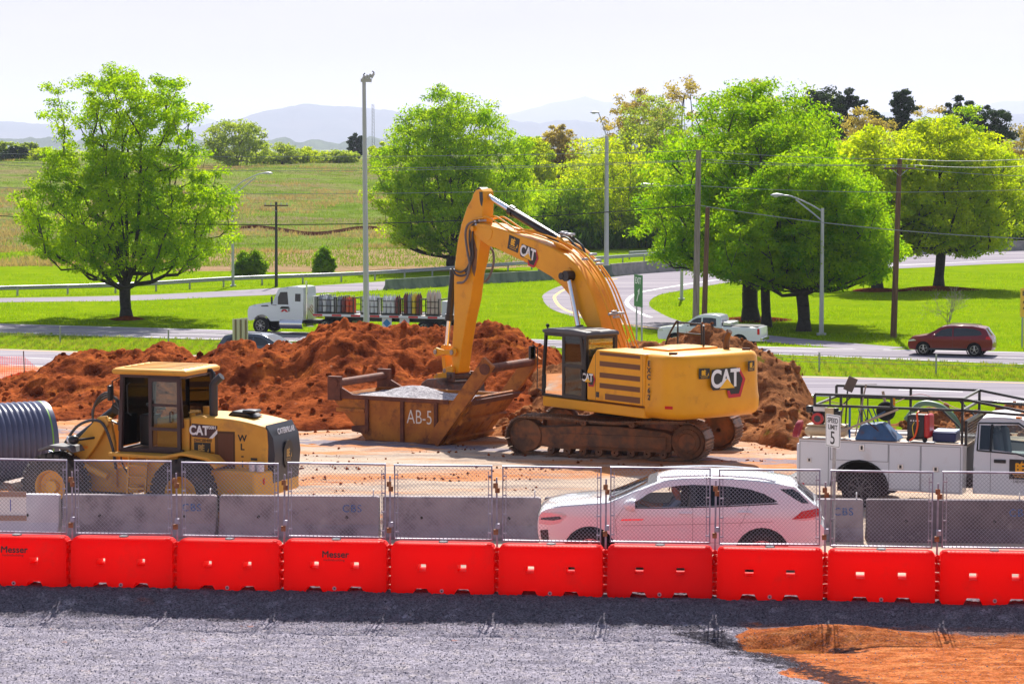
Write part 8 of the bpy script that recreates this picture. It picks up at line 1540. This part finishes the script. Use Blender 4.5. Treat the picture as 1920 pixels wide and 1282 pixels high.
for y in (-.45, .45): m = MB(); m.box((4.25, y, 1.05), (.5, .5, .15)); m.box((4.0, y, 1.35), (.14, .48, .55), (0, -.15, 0)); m.box((3.95, y, 1.66), (.1, .25, .14)); m.build('seat', mat('seat_grey', (.22, .24, .27), .8), ST, bevel=.05)
m = MB(); m.box((5.0, 0, 1.15), (.3, 1.7, .2)); m.build('dashboard', darkgrey, ST, bevel=.03); m = MB(); m.bar((4.9, -.98, 1.4), (4.95, -1.2, 1.42), .04); m.box((4.95, -1.24, 1.42), (.1, .2, .34)); m.build('side_mirror', black, cab_, bevel=.02)
# ---- cargo on the truck (things of their own, placed in the truck's frame)
TM = Matrix.Translation(TO) @ Matrix.Rotation(th, 4, 'Z')
def cargo(name, x, y, z, rz, label, cat): p = TM @ Vector((x, y, z)); return thing(name, p, th + rz, label, cat)
zt = ZT + .022
cp = cargo('air_compressor', .28, -.80, zt, 0, 'tan air compressor with a red engine at the rear corner of the white truck', 'air compressor'); tan = mat('tan_paint', rgb(206, 186, 150), .45, col2=rgb(190, 165, 130), vs=4)
for y in (-.14, .14): m = MB(); m.lathe([(.001, -.45), (.06, -.44), (.10, -.38), (.105, .38), (.06, .44), (.001, .45)], (.25, y, .14), (1, 0, 0), 18); m.build('air_tank', tan, cp)
m = MB(); m.bx(-.15, .65, -.2, .2, .25, .275); m.bar((-.05, -.2, 0), (-.05, -.2, .06), .04); m.bar((.55, -.2, 0), (.55, -.2, .06), .04); m.bar((-.05, .2, 0), (-.05, .2, .06), .04); m.bar((.55, .2, 0), (.55, .2, .06), .04); m.build('base_plate', tan, cp); m = MB(); m.box((.08, -.02, .42), (.26, .24, .26)); m.build('engine', black, cp, bevel=.03)
m = MB(); m.cyl((.08, -.15, .40), (.08, -.22, .40), .125, n=24); ec = m.build('engine_cover', redp, cp, bevel=.01); m = MB(); m.cyl((.08, -.221, .40), (.08, -.225, .40), .07, n=18); m.build('pull_starter', darkgrey, ec); m = MB(); m.box((.1, -.04, .60), (.26, .22, .13)); m.build('fuel_tank', white, cp, bevel=.04); m = MB(); m.box((-.12, -.02, .58), (.15, .16, .14)); m.build('air_filter', black, cp, bevel=.03); m = MB(); m.box((.42, .0, .42), (.22, .2, .28)); m.cyl((.42, -.02, .56), (.42, -.02, .62), .07, n=12); m.build('pump_head', black, cp, bevel=.02); m = MB(); m.box((.32, -.16, .45), (.18, .03, .36)); m.build('belt_guard', tan, cp, bevel=.01)
m = MB()
for k in range(5): m.tube([(.02 * k - .02 + .05 * math.sin(a), .2 * math.cos(a) * (1 - .06 * k), .0 + .17 * math.sin(a)) for a in np.linspace(0, 2 * math.pi, 18)[:-1]], .012, 6, closed=True)
o = m.build('air_hose', mat('red_hose', (.35, .03, .05), .5)); o.location = TM @ Vector((-.10, -.86, zt + .16)); o.rotation_euler = (0, 0, th); tag(o, 'coil of dark red air hose hanging at the rear end of the compressor', 'hose')
wbw = cargo('wheelbarrow', 1.55, -.72, zt, 0, 'old blue wheelbarrow lying upside down on the white truck', 'wheelbarrow'); bl_m = mat('worn_blue_paint', rgb(66, 100, 140), .6, col2=rgb(50, 80, 116), vs=3, dirt=(rgb(110, 70, 50), .8, 5, .56))
m = MB(); m.loft([[(a - .04 * 0, -.36, 0), (b, -.36, 0), (b, .36, 0), (a, .36, 0)] for a, b in ((-.40, .50),)] + [[(-.30, -.24, .30), (.14, -.24, .34), (.14, .24, .34), (-.30, .24, .30)]]); m.build('tray', bl_m, wbw, bevel=.03); m = MB(); m.lathe([(.001, -.04), (.10, -.045), (.17, -.05), (.20, -.02), (.20, .02), (.17, .05), (.10, .045), (.001, .04)], (.18, -.02, .58), (0, 1, 0), 26); m.build('wheel', tyre_m, wbw)
m = MB(); 
for s_ in (1, -1): m.bar((.18, s_ * .07, .58), (-.25, s_ * .2, .33), .03); m.tube([(-.25, s_ * .2, .33), (-.35, s_ * .2, .62), (-.15, s_ * .2, .64), (-.02, s_ * .18, .34)], .014, 6)
m.build('leg_frame', bl_m, wbw); m = MB(); m.bar((-1.0, -.30, .03), (.50, -.34, .66), .05, .045); m.build('handle', mat('grey_wood', rgb(170, 150, 130), .8), wbw)
gn = cargo('generator', 2.42, -.80, zt, R(-8), 'black and red portable generator with an orange cord on the white truck', 'generator'); m = MB(); m.prism([(-.19, .03), (.19, .03), (.21, .12), (.20, .50), (.12, .58), (-.16, .58), (-.21, .48)], -.17, .14, 'x'); m2 = MB(); m2.box((0, 0, .30), (.40, .34, .50)); m2.build('housing', mat('generator_black', (.02, .02, .022), .5), gn, bevel=.05); m = MB(); m.box((.225, 0, .32), (.12, .36, .50)); m.build('end_shell', redp, gn, bevel=.05)
m = MB(); m.box((-.02, -.172, .42), (.24, .01, .16)); gp_ = m.build('control_panel', darkgrey, gn); m = MB()
for k in range(4): m.cyl((-.1 + k * .055, -.178, .43), (-.1 + k * .055, -.184, .43), .015, n=8)
m.build('socket', white, gp_); m = MB(); m.tube([(-.16, -.06, .56), (-.16, -.06, .62), (.22, -.06, .62), (.22, -.06, .55)], .016, 6); m.build('carry_handle', black, gn); m = MB()
for x in (-.14, .2): m.cyl((x, -.2, .05), (x, -.16, .05), .05, n=12)
m.build('wheel', tyre_m, gn); m = MB(); m.tube(spline([(.04, -.1, .62), (.03, -.19, .56), (.05, -.20, .35), (.0, -.22, .12), (-.1, -.24, .02)], 6), .02, 6); m.build('orange_cord', mat('orange_cord', rgb(240, 90, 40), .5), gn); m = MB(); m.tube(spline([(-.03, -.18, .40), (-.06, -.2, .3), (-.03, -.21, .1), (-.06, -.23, .02)], 6), .009, 6); m.build('yellow_cord', mat('yellow_cord', rgb(230, 200, 40), .5), gn)
cs = cargo('storage_case', 2.95, -.55, zt, 0, 'flat blue and white storage case right of the generator', 'case'); one('base', mat('navy_blue', (.01, .02, .10), .4), cs, 'box', (0, 0, .09), (.48, .55, .18), bevel=.02); one('lid', mat('pale_blue_lid', (.45, .52, .7), .4), cs, 'box', (0, 0, .20), (.46, .53, .04), bevel=.01)
bt = cargo('battery', 2.12, .45, zt - .02, 0, 'black battery with terminals standing left of the generator', 'battery'); one('case', black, bt, 'box', (0, 0, .12), (.28, .2, .22), bevel=.01); one('terminal', chrome, bt, 'cyl', (.08, 0, .23), (.08, 0, .27), .015, n=8)
def tool(name, a, b, r_, m_, label, cat, head=None, hm=None):
    a = TM @ Vector(a); b = TM @ Vector(b); root = thing(name, a, 0, label, cat); one('shaft', m_, root, 'cyl', (0, 0, 0), b - a, r_, n=8)
    if head: hd_, sz, rot = head; one('head', hm or darkgrey, root, 'box', b - a + Vector(hd_), sz, rot, bevel=.006)
gw = mat('grey_wood', rgb(170, 150, 130), .8)
tool('square_shovel', (.82, -.5, zt), (.90, -.62, 2.38), .018, mat('dark_wood', (.05, .05, .045), .9), 'square shovel with its dark blade up at the rear of the ladder rack', 'shovel', ((.06, 0, .14), (.20, .03, .30), (0, R(24), 0)), mat('shovel_steel', (.16, .12, .1), .6, .5))
tool('rake', (1.0, -.3, zt), (1.22, -.3, 2.50), .016, gw, 'pale garden rake standing with its tines up in the rack', 'rake', ((.0, 0, 0), (.45, .02, .02), (0, 0, 0)), mat('rake_steel', (.3, .28, .28), .5, .5)); tool('metal_bar', (.98, -.75, zt), (.98, -.75, 2.05), .022, mat('blue_pipe', (.02, .12, .4), .4), 'upright bright blue bar right of the compressor', 'bar'); tool('wooden_handle', (.75, -.7, zt + .25), (.84, -.7, 2.1), .018, gw, 'leaning brown wooden tool handle left of the blue bar', 'tool'); tool('timber_board', (1.75, -.2, zt), (1.55, -.2, 2.36), .03, gw, 'narrow grey board leaning in the middle of the rack', 'board'); tool('metal_rod', (1.28, -.4, zt), (1.28, -.4, 2.3), .014, black, 'thin black upright rod between the rake and the board', 'rod'); tool('pry_bar', (1.35, -1.0, zt + .42), (1.85, -1.0, zt + .03), .012, rust, 'rusty bar lying slanted across the upturned wheelbarrow', 'bar')
lv_ = cargo('spirit_level', 1.78, -.3, 2.12, R(10), 'orange handled tool hooked on the rack beside the grey board', 'tool'); one('body', mat('tool_orange', rgb(250, 150, 20), .5), lv_, 'box', (0, 0, .03), (.10, .05, .2), bevel=.01)
m = MB(); m.tube(spline([(1.9, .5, zt + .28), (2.2, .5, zt + .62), (2.6, .5, zt + .60), (2.9, .5, zt + .38), (3.05, .5, zt + .1)], 8), .06, 10); o = m.build('suction_hose', mat('green_hose', rgb(110, 140, 110), .5)); o.location = TO; o.rotation_euler = (0, 0, th); tag(o, 'thick pale green hose arching over the truck bed behind the generator', 'hose')
m = MB(); m.tube(spline([(.5, -.9, 2.2), (.9, -.3, 2.05), (1.5, 0, 2.0), (2.1, .4, 2.25), (2.5, .4, 2.2), (3.1, .2, 2.0), (3.4, .5, 2.15)], 5), .008, 5); o = m.build('pink_rope', mat('pink_rope', (.6, .3, .3), .7)); o.location = TO; o.rotation_euler = (0, 0, th); tag(o, 'thin pink rope strung along the inside of the ladder rack', 'rope')
# ---- speed limit sign
sp = P(1560, 1030, 47.25); sl_ = thing('speed_limit_sign', (sp.x, 47.25, .0), R(-62), 'white speed limit 5 sign on a perforated post beside the white SUV tail', 'road sign'); one('post', steel, sl_, 'box', (0, .03, 1.15), (.05, .045, 2.3)); zc = HCAM - (809 - HOR) * 47.25 / FPX
def rrect(w_, h_, r_): return [(sx * (w_ / 2 - r_) + r_ * math.cos(a), sy * (h_ / 2 - r_) + r_ * math.sin(a)) for sx, sy, a0 in ((1, 1, 0), (-1, 1, 90), (-1, -1, 180), (1, -1, 270)) for a in np.radians([a0, a0 + 45, a0 + 90])]
Fs = frame(Vector((0, -.002, zc)), (1, 0, 0), (0, 0, 1)); m = MB(Fs); m.prism(rrect(.185 * 1.0 + .0, .61, .02), -.004, .004, 'z'); 
m = MB(Fs); m.prism(rrect(.46, .61, .03), -.004, .003, 'z'); spn = m.build('sign_panel', white, sl_, smooth=0); m = MB(Fs); m.prism(rrect(.43, .58, .025), .0045, .006, 'z'); m.cur = 1; m.prism(rrect(.41, .56, .02), .0065, .008, 'z'); m.build('sign_border', [decal_black, white], spn, smooth=0)
for s_, sz, y in (('SPEED', .125, .19), ('LIMIT', .125, .065), ('5', .34, -.14)): text('sign_letters', s_, sz, decal_black, spn, Fs @ Matrix.Translation((0, y, .0095)), bold=.002, extrude=.001)
# ================================================================ haze
hm = MB(); hm.bx(-12000, 12000, -60, 29500, -180, 480); ho = hm.build('haze', [], None, smooth=0)
hz = bpy.data.materials.new('haze_air'); hz.use_nodes = True; nt = hz.node_tree; nt.nodes.clear(); o_ = nt.nodes.new('ShaderNodeOutputMaterial'); v_ = nt.nodes.new('ShaderNodeVolumePrincipled')
v_.inputs['Color'].default_value = (.72, .78, 1, 1); v_.inputs['Density'].default_value = .000075; v_.inputs['Anisotropy'].default_value = .3
nt.links.new(v_.outputs[0], o_.inputs['Volume']); ho.data.materials.append(hz); tag(ho, kind='stuff')
